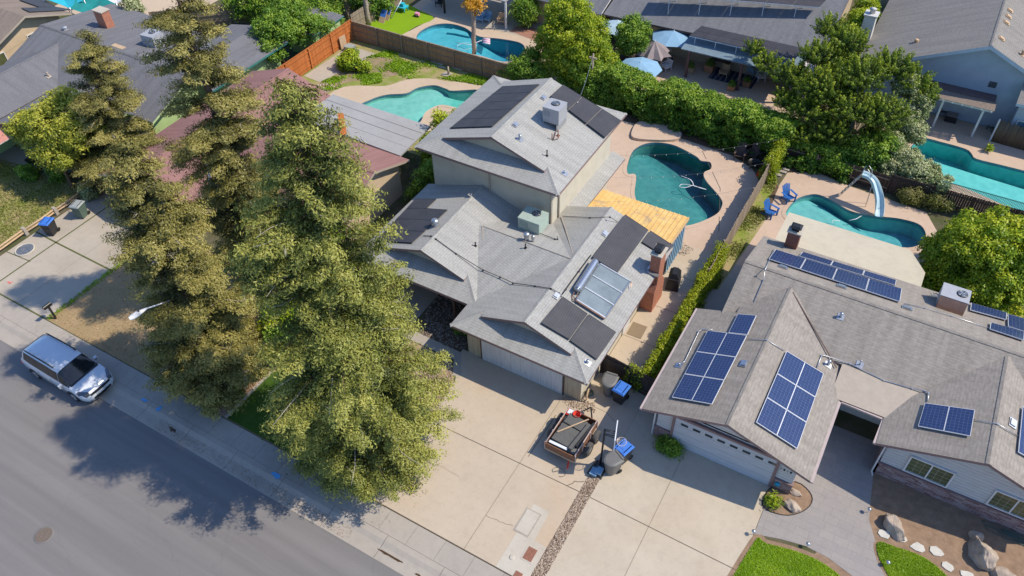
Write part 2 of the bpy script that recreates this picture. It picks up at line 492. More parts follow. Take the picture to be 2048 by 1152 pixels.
leafmat('leaf_dead', (.50, .24, .03), (.72, .38, .03), (.80, .50, .08), .3)
leafmat('leaf_litter_brown', (.14, .08, .04), (.30, .18, .09), (.52, .36, .18), .1)
leafmat('pebbles', (.16, .115, .08), (.38, .28, .20), (.66, .54, .42), 0)
leafmat('pebbles_dark', (.09, .075, .06), (.22, .18, .145), (.42, .35, .28), 0)

# ------------------------------------------------------------------ objects
LOC = {}

def props(o, label=None, cat=None, group=None, kind=None):
    if label: o['label'] = label
    if cat: o['category'] = cat
    if group: o['group'] = group
    if kind: o['kind'] = kind
    return o

def thing(name, label, cat, loc=(0, 0, 0), rz=0.0, group=None):
    o = bpy.data.objects.new(name, None)
    col.objects.link(o)
    o.empty_display_size = .3
    o.location = loc
    o.rotation_euler = (0, 0, rz)
    LOC[o.name] = (Vector(loc), rz)
    return props(o, label, cat, group)

def nrm(pts):
    n = Vector((0, 0, 0))
    for i in range(len(pts)):
        a, b = pts[i], pts[(i + 1) % len(pts)]
        n += Vector(((a.y - b.y) * (a.z + b.z), (a.z - b.z) * (a.x + b.x), (a.x - b.x) * (a.y + b.y)))
    return n.normalized() if n.length > 1e-9 else Vector((0, 0, 1))

SPLIT_NAMES = {'siding', 'brick_wainscot', 'chimney_shoulder', 'valley_flashing', 'brick_sill', 'door_frame', 'chimney_flashing', 'porch_post',
               'downspout', 'gable_wall', 'door_window', 'header_pipe', 'post', 'stand', 'mount', 'wiper', 'stripe', 'block', 'tail_light', 'pipework'}

class MB:
    """collects faces; build() links them as one mesh object. Points are world coordinates unless local=True."""
    def __init__(s):
        s.v = []; s.f = []; s.m = []; s.uv = []; s.sm = []
    def face(s, pts, mi=0, uv=None, smooth=False):
        pts = [Vector(p) for p in pts]
        k = len(s.v)
        s.v += pts
        s.f.append(list(range(k, k + len(pts))))
        s.m.append(mi); s.sm.append(smooth)
        if uv is None:
            n = nrm(pts)
            if abs(n.z) > .98:
                uv = [(p.x, p.y) for p in pts]
            else:
                u = Vector((0, 0, 1)).cross(n).normalized()
                w = n.cross(u)
                uv = [(p.dot(u), p.dot(w)) for p in pts]
        s.uv.append(uv)
    def shared(s, verts, faces, mi=0, smooth=True):
        k = len(s.v)
        verts = [Vector(p) for p in verts]
        s.v += verts
        for f in faces:
            s.f.append([k + i for i in f]); s.m.append(mi); s.sm.append(smooth)
            s.uv.append([(verts[i].x, verts[i].y) for i in f])
    def hexa(s, b, t, mi=0):
        """bottom and top loops (same count, counter-clockwise from above)"""
        n = len(b)
        s.face(list(reversed(b)), mi); s.face(t, mi)
        for i in range(n):
            j = (i + 1) % n
            s.face([b[i], b[j], t[j], t[i]], mi)
    def box(s, x0, y0, z0, x1, y1, z1, mi=0, taper=0.0):
        b = [Vector((x0, y0, z0)), Vector((x1, y0, z0)), Vector((x1, y1, z0)), Vector((x0, y1, z0))]
        t = [Vector((x0 + taper, y0 + taper, z1)), Vector((x1 - taper, y0 + taper, z1)), Vector((x1 - taper, y1 - taper, z1)), Vector((x0 + taper, y1 - taper, z1))]
        s.hexa(b, t, mi)
    def bar(s, p, q, w, h=None, mi=0, up=(0, 0, 1)):
        p, q = Vector(p), Vector(q); h = h or w
        d = (q - p).normalized(); u = Vector(up)
        if abs(d.dot(u)) > .95: u = Vector((1, 0, 0))
        a = d.cross(u).normalized() * w / 2; b = a.cross(d).normalized() * h / 2
        lo = [p - a - b, p + a - b, p + a + b, p - a + b]
        hi = [x + (q - p) for x in lo]
        s.face(list(reversed(lo)), mi); s.face(hi, mi)
        for i in range(4):
            j = (i + 1) % 4
            s.face([lo[i], lo[j], hi[j], hi[i]], mi)
    def tube(s, pts, r, n=6, mi=0, r1=None, closed=False, caps=True):
        pts = [Vector(p) for p in pts]; m = len(pts)
        V = []; 
        for i, p in enumerate(pts):
            if closed: d = pts[(i + 1) % m] - pts[i - 1]
            else: d = pts[min(i + 1, m - 1)] - pts[max(i - 1, 0)]
            d.normalize(); u = Vector((0, 0, 1)) if abs(d.z) < .9 else Vector((1, 0, 0))
            a = d.cross(u).normalized(); b = a.cross(d)
            rr = r if r1 is None else r + (r1 - r) * i / max(1, m - 1)
            for k in range(n):
                t = 2 * math.pi * k / n
                V.append(p + (a * math.cos(t) + b * math.sin(t)) * rr)
        F = []
        for i in range(m if closed else m - 1):
            for k in range(n):
                A = i * n + k; B = i * n + (k + 1) % n; C = ((i + 1) % m) * n + (k + 1) % n; D = ((i + 1) % m) * n + k
                F.append([A, D, C, B])
        if caps and not closed:
            F.append(list(range(n))); F.append(list(reversed(range((m - 1) * n, m * n))))
        s.shared(V, F, mi)
    def lathe(s, prof, n=16, c=(0, 0, 0), mi=0, smooth=True):
        c = Vector(c); V = []; m = len(prof)
        for r, z in prof:
            for k in range(n):
                t = 2 * math.pi * k / n
                V.append(c + Vector((r * math.cos(t), r * math.sin(t), z)))
        F = [[i * n + k, i * n + (k + 1) % n, (i + 1) * n + (k + 1) % n, (i + 1) * n + k] for i in range(m - 1) for k in range(n)]
        F.append(list(reversed(range(n)))); F.append(list(range((m - 1) * n, m * n)))
        s.shared(V, F, mi, smooth)
    def wheel(s, c, axis, r, w, n=20, mi=0, hub=0.0):
        c = Vector(c); a = Vector(axis).normalized(); u = Vector((0, 0, 1)); b = a.cross(u).normalized()
        prof = [(hub, -w / 2), (r * .9, -w / 2), (r, -w * .32), (r, w * .32), (r * .9, w / 2), (hub, w / 2)]
        V = []
        for rr, o in prof:
            for k in range(n):
                t = 2 * math.pi * k / n
                V.append(c + a * o + (u * math.cos(t) + b * math.sin(t)) * rr)
        F = [[i * n + k, i * n + (k + 1) % n, (i + 1) * n + (k + 1) % n, (i + 1) * n + k] for i in range(len(prof) - 1) for k in range(n)]
        s.shared(V, F, mi)
    def prism(s, poly, z0, z1, mi=0, mi_side=None):
        b = [Vector((p[0], p[1], z0)) for p in poly]; t = [Vector((p[0], p[1], z1)) for p in poly]
        if nrm(t).z < 0: b.reverse(); t.reverse()
        s.face(t, mi); s.face(list(reversed(b)), mi)
        for i in range(len(b)):
            j = (i + 1) % len(b)
            s.face([b[i], b[j], t[j], t[i]], mi if mi_side is None else mi_side)
    def pieces(s):
        """split into the groups of faces that share corners"""
        par = list(range(len(s.f)))
        at = {}
        def find(i):
            while par[i] != i:
                par[i] = par[par[i]]
                i = par[i]
            return i
        for i, f in enumerate(s.f):
            for k in f:
                key = tuple(round(c, 3) for c in s.v[k])
                if key in at:
                    par[find(i)] = find(at[key])
                else:
                    at[key] = i
        groups = {}
        for i in range(len(s.f)):
            groups.setdefault(find(i), []).append(i)
        out = []
        for ids in groups.values():
            q = MB()
            q.piece = True
            for i in ids:
                k = len(q.v)
                q.v += [s.v[j] for j in s.f[i]]
                q.f.append(list(range(k, k + len(s.f[i]))))
                q.m.append(s.m[i])
                q.uv.append(s.uv[i])
                q.sm.append(s.sm[i])
            out.append(q)
        return out
    def build(s, name, mats, parent=None, bevel=0.0, label=None, kind=None, local=False):
        if name in SPLIT_NAMES and not getattr(s, 'piece', False):
            o = None
            for q in s.pieces():
                o = q.build(name, mats, parent, bevel, label, kind, local)
            return o
        if isinstance(mats, str): mats = [mats]
        me = bpy.data.meshes.new(name)
        vs = s.v
        if parent is not None and not local:
            L, rz = wloc(parent)
            R = Matrix.Rotation(-rz, 3, 'Z')
            vs = [R @ (p - L) for p in s.v]
        me.from_pydata([tuple(p) for p in vs], [], s.f)
        for m in mats: me.materials.append(MATS[m])
        me.polygons.foreach_set('material_index', s.m)
        me.polygons.foreach_set('use_smooth', s.sm)
        ul = me.uv_layers.new(name='UVMap')
        flat_uv = [c for f in s.uv for q in f for c in q]
        ul.data.foreach_set('uv', flat_uv)
        if getattr(s, 'weld', False):
            import bmesh
            bm = bmesh.new()
            bm.from_mesh(me)
            bmesh.ops.remove_doubles(bm, verts=bm.verts, dist=.004)
            for f in bm.faces:
                f.smooth = True
            bm.to_mesh(me)
            bm.free()
        me.update()
        o = bpy.data.objects.new(name, me)
        col.objects.link(o)
        if parent is not None: o.parent = parent
        if bevel:
            b = o.modifiers.new('edge', 'BEVEL'); b.width = bevel; b.segments = 2; b.limit_method = 'ANGLE'
        if label: o['label'] = label
        if kind: o['kind'] = kind
        return o

def wloc(o):
    if o.name in LOC: return LOC[o.name]
    return wloc(o.parent) if o.parent is not None else (Vector((0, 0, 0)), 0.0)

def copy_tree(o, parent=None, loc=None, rz=None, label=None, group=None):
    c = o.copy(); col.objects.link(c)
    c.parent = parent
    if loc is not None: c.location = loc
    if rz is not None: c.rotation_euler = (0, 0, rz)
    if label: c['label'] = label
    if group: c['group'] = group
    if parent is None: LOC[c.name] = (Vector(c.location), c.rotation_euler[2])
    for ch in list(o.children): copy_tree(ch, c)
    return c

def flat(name, outer, z, mat, holes=(), parent=None, kind='structure', label=None, cat=None):
    outer = [Vector((p[0], p[1], z)) for p in outer]
    hs = [[Vector((p[0], p[1], z)) for p in h] for h in holes]
    tris = tessellate_polygon([outer] + hs)
    vs = outer + [p for h in hs for p in h]
    mb = MB()
    F = []
    for t in tris:
        a, b, c = (vs[i] for i in t)
        if (b - a).cross(c - a).z < 0: t = (t[0], t[2], t[1])
        F.append(list(t))
    mb.shared(vs, F, smooth=False)
    o = mb.build(name, mat, parent)
    if parent is None: props(o, label, cat, None, kind)
    return o

def rect(x0, y0, x1, y1): return [(x0, y0), (x1, y0), (x1, y1), (x0, y1)]
def GP(pts, z=0.0): return [G(x, y, z) for x, y in pts]

def smooth_loop(pts, n=5):
    out = []; m = len(pts)
    P_ = [Vector((p[0], p[1])) for p in pts]
    for i in range(m):
        a, b, c, d = P_[i - 1], P_[i], P_[(i + 1) % m], P_[(i + 2) % m]
        for k in range(n):
            t = k / n
            q = .5 * ((2 * b) + (c - a) * t + (2 * a - 5 * b + 4 * c - d) * t * t + (3 * b - a - 3 * c + d) * t ** 3)
            out.append((q.x, q.y))
    return out

def area(p): return .5 * sum(p[i][0] * p[(i + 1) % len(p)][1] - p[(i + 1) % len(p)][0] * p[i][1] for i in range(len(p)))

def offset(poly, d):
    """push a counter-clockwise loop outward by d"""
    m = len(poly); out = []
    sg = 1 if area(poly) > 0 else -1
    for i in range(m):
        a, b = Vector(poly[i - 1][:2]), Vector(poly[(i + 1) % m][:2])
        t = (b - a).normalized()
        out.append((poly[i][0] + t.y * d * sg, poly[i][1] - t.x * d * sg))
    return out

# ------------------------------------------------------------------ foliage
def leaf_mesh(name, C, N, size, tint, mat, parent=None, aspect=.5, seed=1, droop=0.0, kind=None, spread=.9):
    """C: Nx3 centres, N: Nx3 preferred normals; each leaf is its own small four-cornered face"""
    rg = np.random.default_rng(seed)
    n = len(C)
    nn = N + rg.normal(0, spread, (n, 3)) * .6
    nn /= np.linalg.norm(nn, axis=1)[:, None] + 1e-9
    r = rg.normal(0, 1, (n, 3)); r[:, 2] -= droop
    t = np.cross(nn, r); t /= np.linalg.norm(t, axis=1)[:, None] + 1e-9
    b = np.cross(nn, t)
    sz = (size * rg.uniform(.6, 1.4, n))[:, None]
    a = b * sz * .5; w = t * sz * .5 * aspect
    V = np.empty((n, 4, 3))
    V[:, 0] = C - a; V[:, 1] = C + w; V[:, 2] = C + a; V[:, 3] = C - w
    if parent is not None:
        L, rz = wloc(parent)
        V -= np.array(L)
    me = bpy.data.meshes.new(name)
    me.vertices.add(n * 4); me.loops.add(n * 4); me.polygons.add(n)
    me.vertices.foreach_set('co', V.astype(np.float32).ravel())
    me.loops.foreach_set('vertex_index', np.arange(n * 4, dtype=np.int32))
    me.polygons.foreach_set('loop_start', np.arange(0, n * 4, 4, dtype=np.int32))
    try: me.polygons.foreach_set('loop_total', np.full(n, 4, dtype=np.int32))
    except Exception: pass
    me.update(calc_edges=True)
    at = me.attributes.new('tint', 'FLOAT', 'FACE')
    at.data.foreach_set('value', np.clip(tint, 0, 1).astype(np.float32))
    me.materials.append(MATS[mat])
    o = bpy.data.objects.new(name, me)
    col.objects.link(o)
    if parent is not None: o.parent = parent
    if kind: o['kind'] = kind
    return o

def trunk(mb, base, top, r0, r1, wob=.15, seg=8, rg=None):
    rg = rg or random
    base, top = Vector(base), Vector(top); pts = []
    for i in range(seg + 1):
        t = i / seg
        p = base.lerp(top, t)
        if 0 < i < seg: p += Vector((rg.uniform(-wob, wob), rg.uniform(-wob, wob), 0))
        pts.append(p)
    mb.tube(pts, r0, 8, r1=r1)
    return pts

def redwood(name, label, base, H, R, mat, seed, n_branch=300, per=420, z0=1.2, power=.75, jitter=.35, leaf=.15, lean=(0, 0), brown=0.0, bias=None, up=.1, group='tall redwoods along the front yards'):
    rg = np.random.default_rng(seed); rr = random.Random(seed)
    base = Vector(base)
    root = thing(name, label, 'tree', base, 0, group)
    top = base + Vector((lean[0], lean[1], H))
    tb = MB(); trunk(tb, base, top - Vector((0, 0, .4)), .42, .04, .08, 12, rr)
    Cs, Ns, Ts = [], [], []
    bb = MB()
    db = MB()
    lobes = rg.uniform(0, 6.28, 5)
    nl = max(8, int(n_branch / 3.6))
    lump = []
    for i in range(nl):
        t = ((i + rg.uniform(0, 1)) / nl) ** 1.12
        lump.append((t, i * 2.399 + rg.normal(0, .35), rg.normal(0, 1), rg.normal(0, .13)))
    for i in range(n_branch):
        t0, az0, jl, tl = lump[i % nl]
        t = min(.995, max(0.0, t0 + rg.normal(0, .012)))
        z = z0 + (H - z0 - .3) * t
        az = az0 + rg.normal(0, .20 + .25 * t)
        prof = (1 - t) ** power * (1 - .30 * math.exp(-((t) / .05) ** 1))
        lob = 1 + .14 * math.sin(2 * az + lobes[0] + t * 7) + .10 * math.sin(3 * az + lobes[1] - t * 11) + .10 * math.sin(t * 31 + az + lobes[2])
        L = max(.40, R * prof * lob * (1 + jl * jitter * .55 + rg.normal(0, .07)))
        if bias:
            L *= 1 + bias * math.cos(az + .3)
        L = min(L, R * 1.25)
        c = base + Vector((lean[0] * z / H, lean[1] * z / H, z))
        d = Vector((math.cos(az), math.sin(az), 0))
        sag = -.10 * L + rg.normal(0, .07)
        def bp(s): return c + d * (L * s) + Vector((0, 0, up * L * s + (sag - .18 * L) * s * s + .10 * L * s ** 4))
        if L > .8: bb.tube([c, bp(.35), bp(.7), bp(.9)], max(.015, .011 * L + .008), 4, r1=.008, caps=False)
        if rr.random() < .16 and L > 1.2:
            tw = [bp(.55), bp(.8) + Vector((rg.normal(0, .1), rg.normal(0, .1), .12)), bp(1.0) + Vector((rg.normal(0, .15), rg.normal(0, .15), .2))]
            db.tube(tw, .022, 4, r1=.006, caps=False)
            for _q in range(3):
                m0 = tw[1].lerp(tw[2], rr.random()); db.tube([m0, m0 + Vector((rg.normal(0, .2), rg.normal(0, .2), .12))], .012, 3, r1=.004, caps=False)
        k = int(per * (L / R) ** 1.15) + 40
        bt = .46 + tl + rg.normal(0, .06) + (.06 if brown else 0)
        nsub = max(3, int(L * 3.2))
        for j in range(nsub):
            s = .22 + .80 * ((j + rg.uniform(0, 1)) / nsub) ** .8
            m = k // nsub
            side = rg.normal(0, 1) * (.10 + .22 * L * (1.05 - s * .8)) * .55
            cc = bp(s); perp = Vector((-d.y, d.x, 0))
            cc = cc + perp * side + d * (-abs(side) * .25)
            q = rg.normal(0, 1, (m, 3))
            q /= np.linalg.norm(q, axis=1)[:, None]
            rad = rg.uniform(.25, 1, m) ** .6
            ext = rg.uniform(.26, .50)
            # an elongated spray pointing outward
            dd = np.array(d + perp * np.sign(side) * .6); dd /= np.linalg.norm(dd)
            off = q * (rad * ext)[:, None]
            off[:, 2] *= .42
            off += dd * (rg.uniform(-.5, .5, m) * ext * 1.6)[:, None]
            Cs.append(np.array(cc) + off)
            nv = off * 1.4 + dd * .25; nv[:, 2] += .42
            nv /= np.linalg.norm(nv, axis=1)[:, None] + 1e-9
            Ns.append(nv)
            Ts.append(bt + (s - .68) * .75 + rg.normal(0, .08) + rg.normal(0, .12, m) + off[:, 2] * .9)  # painted self-shading: tint dark near the trunk, light on spray tops
    C = np.concatenate(Cs); N = np.concatenate(Ns); T = np.concatenate(Ts)
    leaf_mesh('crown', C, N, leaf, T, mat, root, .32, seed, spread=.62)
    tb.v += []
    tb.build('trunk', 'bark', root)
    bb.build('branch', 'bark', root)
    if db.f:
        db.build('dead_branch', 'dead_twig', root)
    return root

def clumps(centres, radii, n, rg, squash=.8):
    """leaf centres on the shells of many overlapping clumps"""
    k = len(centres)
    w = radii ** 2; w = w / w.sum()
    idx = rg.choice(k, n, p=w)
    q = rg.normal(0, 1, (n, 3)); q /= np.linalg.norm(q, axis=1)[:, None]
    q[:, 2] = np.where(q[:, 2] < -.35, -q[:, 2], q[:, 2])
    rad = radii[idx] * rg.uniform(.45, 1.12, n) ** .5
    off = q * rad[:, None]; off[:, 2] *= squash
    return centres[idx] + off, q, idx

def bushy(name, label, cat, base, parts, n, leaf, mat, seed, clump=.55, density=1.0, trunk_r=.0, trunk_h=1.5, group=None, aspect=.6, trunk_mat='bark', droop=0.0):
    """parts: list of (cx, cy, cz, rx, ry, rz) ellipsoids relative to base; clumps sit near their surfaces"""
    rg = np.random.default_rng(seed); rr = random.Random(seed)
    base = Vector(base)
    root = thing(name, label, cat, base, 0, group)
    cen, rad, tn = [], [], []
    for (cx, cy, cz, rx, ry, rz) in parts:
        m = max(5, int(density * 2.3 * (rx * ry + rx * rz + ry * rz) / clump ** 2))
        q = rg.normal(0, 1, (m, 3)); q /= np.linalg.norm(q, axis=1)[:, None]
        s = rg.uniform(.62, 1.0, m)[:, None]
        p = q * s * np.array([rx, ry, rz]) + np.array([cx, cy, cz]) + np.array(base)
        p[:, 2] = np.maximum(p[:, 2], clump * .4)
        cen.append(p); rad.append(clump * rg.uniform(.6, 1.35, m)); tn.append(rg.normal(.5, .16, m) + q[:, 2] * .12)  # higher clumps tinted lighter, as if lit from above
    cen = np.concatenate(cen); rad = np.concatenate(rad); tn = np.concatenate(tn)
    C, N, idx = clumps(cen, rad, n, rg)
    C += rg.normal(0, leaf * .5, C.shape)
    T = tn[idx] - .10 + rg.normal(0, .13, n) + N[:, 2] * .34  # clump tops tinted light and undersides dark, shading put into leaf colour
    N = N.copy(); N[:, 2] += .3
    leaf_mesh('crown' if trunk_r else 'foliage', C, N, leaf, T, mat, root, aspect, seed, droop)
    if trunk_r:
        tb = MB()
        trunk(tb, base, base + Vector((0, 0, trunk_h)), trunk_r, trunk_r * .7, .05, 4, rr)
        for (cx, cy, cz, rx, ry, rz) in parts:
            c = base + Vector((cx, cy, cz))
            for _ in range(4):
                e = c + Vector((rr.uniform(-.7, .7) * rx, rr.uniform(-.7, .7) * ry, rr.uniform(-.3, .6) * rz))
                tb.tube([base + Vector((0, 0, trunk_h * .9)), (base + Vector((0, 0, trunk_h))).lerp(e, .5) + Vector((0, 0, .1)), e], trunk_r * .5, 5, r1=.02, caps=False)
        tb.build('trunk', trunk_mat, root)
    return root

def scatter_leaves(name, poly, n, leaf, mat, seed, z=.03, hgt=.08, tint=.5, label=None, cat=None, patch=0.0, holes=()):
    """upright blades / weeds inside a polygon: one 'stuff' object"""
    rg = np.random.default_rng(seed)
    P_ = np.array([(p[0], p[1]) for p in poly]); lo = P_.min(0); hi = P_.max(0)
    def inside(Q, poly):
        r = np.zeros(len(Q), bool); m = len(poly)
        for i in range(m):
            a = poly[i]; b = poly[(i + 1) % m]
            c = ((a[1] > Q[:, 1]) != (b[1] > Q[:, 1])) & (Q[:, 0] < (b[0] - a[0]) * (Q[:, 1] - a[1]) / (b[1] - a[1] + 1e-12) + a[0])
            r ^= c
        return r
    pts = []; tot = 0
    while tot < n:
        Q = rg.uniform(lo, hi, (n, 2)); ok = inside(Q, P_)
        for h in holes: ok &= ~inside(Q, np.array([(p[0], p[1]) for p in h]))
        if patch:
            f = np.sin(Q[:, 0] * 1.3 + 2 * np.sin(Q[:, 1] * .9)) + np.sin(Q[:, 1] * 1.7 + 2 * np.sin(Q[:, 0] * .7 + 1))
            ok &= f > rg.normal(patch, .5, n)
        Q = Q[ok]; pts.append(Q); tot += len(Q)
        if not len(Q): break
    Q = np.concatenate(pts)[:n]; m = len(Q)
    C = np.column_stack([Q, z + rg.uniform(0, hgt, m)])
    N = rg.normal(0, 1, (m, 3)) * np.array([.5, .5, .5]) + np.array([.3, .1, 1.1])
    N /= np.linalg.norm(N, axis=1)[:, None]
    big = .5 + .22 * np.sin(Q[:, 0] * 2.1 + Q[:, 1] * 1.3) * np.sin(Q[:, 1] * 1.9 - Q[:, 0])
    T = big - .5 + tint + rg.normal(0, .17, m)
    o = leaf_mesh(name, C, N, leaf, T, mat, None, .45, seed, -3.0, 'stuff')
    return props(o, label, cat, None, 'stuff')

def pebble_bed(name, poly, n, size, mat, seed, label, z=.01):
    rg = np.random.default_rng(seed)
    P_ = [(p[0], p[1]) for p in poly]; xs = [p[0] for p in P_]; ys = [p[1] for p in P_]
    def ins(x, y):
        r = False
        for i in range(len(P_)):
            a, b = P_[i], P_[i - 1]
            if (a[1] > y) != (b[1] > y) and x < (b[0] - a[0]) * (y - a[1]) / (b[1] - a[1]) + a[0]: r = not r
        return r
    U = np.array([(0, 0, 1), (1, 0, 0), (.3, .95, 0), (-.8, .6, 0), (-.8, -.6, 0), (.3, -.95, 0), (0, 0, -.6)])
    F0 = [(0, 1, 2), (0, 2, 3), (0, 3, 4), (0, 4, 5), (0, 5, 1)]
    V, F, T = [], [], []
    tries = 0
    while len(T) < n * 5 and tries < n * 12:
        tries += 1
        x, y = rg.uniform(min(xs), max(xs)), rg.uniform(min(ys), max(ys))
        if not ins(x, y): continue
        s = size * rg.uniform(.5, 1.3); a = rg.uniform(0, 6.28)
        R = np.array([[math.cos(a), -math.sin(a), 0], [math.sin(a), math.cos(a), 0], [0, 0, 1]])
        u = (U * np.array([s * .5, s * .38, s * .36])) @ R.T + np.array([x, y, z + s * .1]) + rg.normal(0, s * .03, (7, 3))
        k = len(V); V += [tuple(p) for p in u]; F += [tuple(k + i for i in f) for f in F0]
        T += [float(np.clip(rg.normal(.5, .28), 0, 1))] * 5
    me = bpy.data.meshes.new(name); me.from_pydata(V, [], F); me.update()
    at = me.attributes.new('tint', 'FLOAT', 'FACE'); at.data.foreach_set('value', np.array(T, dtype=np.float32))
    me.materials.append(MATS[mat])
    o = bpy.data.objects.new(name, me); col.objects.link(o)
    return props(o, label, 'gravel', None, 'stuff')
# ------------------------------------------------------------------ roof helpers
def wing(x0, x1, y0, y1, e, s, axis='y', front='gable', rear='gable', d=1.4, ov=.45):
    """facets, ridge/hip lines and gable triangles of a ridge roof; x0..x1 spans the slopes, y0..y1 runs along the ridge"""
    xm = (x0 + x1) / 2; hw = (x1 - x0) / 2; zr = e + s * hw; zb = e + s * d
    def ends(k, y, sg):
        if k == 'gable': return [(x0, y, e)], [(x1, y, e)], (xm, y, zr), None
        if k == 'hip': return [(x0, y, e)], [(x1, y, e)], (xm, y + sg * hw, zr), [(x0, y, e), (x1, y, e), (xm, y + sg * hw, zr)]
        yb = y + sg * d
        return ([(x0, y, e), (x0 + d, yb, zb), (x0 + d, yb - sg * ov, zb)], [(x1, y, e), (x1 - d, yb, zb), (x1 - d, yb - sg * ov, zb)],
                (xm, yb - sg * ov, zr), [(x0, y, e), (x1, y, e), (x1 - d, yb, zb), (x0 + d, yb, zb)])
    Lf, Rf, pf, skf = ends(front, y0, 1)
    Lr, Rr, pr, skr = ends(rear, y1, -1)
    F = [list(reversed(Lr)) + Lf + [pf, pr]]
    F[0] = list(reversed(Lr)) + Lf + [pf, pr]
    F.append(list(reversed(Rf)) + Rr + [pr, pf]); F[1] = list(reversed(F[1])); F[1].reverse()
    if skf: F.append(skf)
    if skr: F.append(list(reversed(skr)))
    lines = [(pf, pr)]
    for k, y, sg, p in ((front, y0, 1, pf), (rear, y1, -1, pr)):
        if k == 'hip': lines += [((x0, y, e), p), ((x1, y, e), p)]
        if k == 'dutch': lines += [((x0, y, e), (x0 + d, y + sg * d, zb)), ((x1, y, e), (x1 - d, y + sg * d, zb))]
    gab = []
    for k, y, sg in ((front, y0, 1), (rear, y1, -1)):
        if k == 'dutch':
            yy = y + sg * (d - .03)
            gab.append([(x0 + d, yy, zb - .05), (x1 - d, yy, zb - .05), (xm, yy, zr - .1)])
    if axis == 'x':
        sw = lambda p: (p[1], p[0], p[2])
        F = [[sw(p) for p in f] for f in F]; lines = [(sw(a), sw(b)) for a, b in lines]; gab = [[sw(p) for p in g] for g in gab]
    out = []
    for f in F:
        f = [Vector(p) for p in f]
        if nrm(f).z < 0: f.reverse()
        out.append(f)
    return out, lines, gab

def roof_obj(parent, facets, mat, fascia='trim_brown', t=.16, name='roof', label=None):
    mb = MB(); cnt = {}
    key = lambda p: (round(p[0], 2), round(p[1], 2), round(p[2], 2))
    dn = Vector((0, 0, -t))
    for f in facets:
        f = [Vector(p) for p in f]
        if nrm(f).z < 0: f.reverse()
        mb.face(f, 0); mb.face([p + dn for p in reversed(f)], 1)
        for i in range(len(f)):
            a, b = f[i], f[(i + 1) % len(f)]
            cnt.setdefault(frozenset((key(a), key(b))), []).append((a, b))
    for k, es in cnt.items():
        if len(es) == 1:
            a, b = es[0]
            mb.face([b, a, a + dn, b + dn], 1)
    return mb.build(name, [mat, fascia], parent, label=label)

def caps(parent, lines, mat, w=.24):
    for a, b in lines:
        mb = MB()
        a, b = Vector(a), Vector(b)
        n = max(2, int((b - a).length / .22)); d = (b - a).normalized(); sd = d.cross(Vector((0, 0, 1))).normalized()
        hip = abs(d.z) > .05
        for i in range(n):
            p = a.lerp(b, i / n); q = a.lerp(b, (i + 1.08) / n)
            for sg in (-1, 1):
                o = sd * sg * w * .5 - Vector((0, 0, .045 if not hip else .055))
                u = [p + Vector((0, 0, .022)), p + o + Vector((0, 0, .022)), q + o + Vector((0, 0, .035)), q + Vector((0, 0, .035))]
                mb.face(u if sg < 0 else u[::-1], 0)
                mb.face([p + Vector((0, 0, .0)), p + o, p + o + Vector((0, 0, .022)), p + Vector((0, 0, .022))] if sg > 0 else [p + Vector((0, 0, .022)), p + o + Vector((0, 0, .022)), p + o, p + Vector((0, 0, .0))], 0)
        mb.build('ridge_cap', mat, parent)

def walls(parent, polys, mat, name='wall', label=None):
    mb = MB()
    for poly, z0, z1 in polys: mb.prism(poly, z0, z1)
    return mb.build(name, mat, parent, label=label)

def plate(mb, pts, t=.03, mi=0):
    """thin slab on a sloping quad (points counter-clockwise from above)"""
    pts = [Vector(p) for p in pts]; n = nrm(pts)
    if n.z < 0: pts.reverse(); n = -n
    mb.hexa(pts, [p + n * t for p in pts], mi)

def vent_pipe(parent, px, py, zf, h=.35, r=.05, mat='metal_galv', base=.17, dark=False):
    p = S(px, py, zf); mb = MB()
    base = .07 if dark else base
    e = .05
    q = [Vector((p.x + a * base, p.y + b * base, zf(p.x + a * base, p.y + b * base) + .012)) for a, b in ((-1, -1), (1, -1), (1, 1), (-1, 1))]
    plate(mb, q, .015)
    mb.tube([p, p + Vector((0, 0, h))], r, 8)
    mb.tube([p + Vector((0, 0, h)), p + Vector((0, 0, h + .05))], r * 1.25, 8)
    mb.build('vent_pipe', 'metal_dark' if dark else mat, parent)

def flat_vent(parent, px, py, zf, w=.35, l=.45, mat='metal_galv'):
    p = S(px, py, zf); mb = MB()
    q = [Vector((p.x + a * w / 2, p.y + b * l / 2, zf(p.x + a * w / 2, p.y + b * l / 2) + .015)) for a, b in ((-1, -1), (1, -1), (1, 1), (-1, 1))]
    plate(mb, q, .04)
    plate(mb, [p0.lerp(sum(q, Vector((0, 0, 0))) / 4, .3) + Vector((0, 0, .05)) for p0 in q], .05)
    mb.build('roof_vent', mat, parent)

def conduit(parent, pts, r=.022, mat='metal_galv', name='conduit'):
    mb = MB(); mb.tube(pts, r, 5)
    for i, p in enumerate(pts[1:-1]): mb.box(p.x - .035, p.y - .035, p.z - .06, p.x + .035, p.y + .035, p.z + .02)
    return mb.build(name, mat, parent)

def run_on(zf, pxs, off=.06):
    """pixel waypoints on a slope, densified so the run follows the surface"""
    return [S(x, y, f if callable(f) else zf, off) for x, y, f in [(q if len(q) == 3 else (*q, zf)) for q in pxs]]

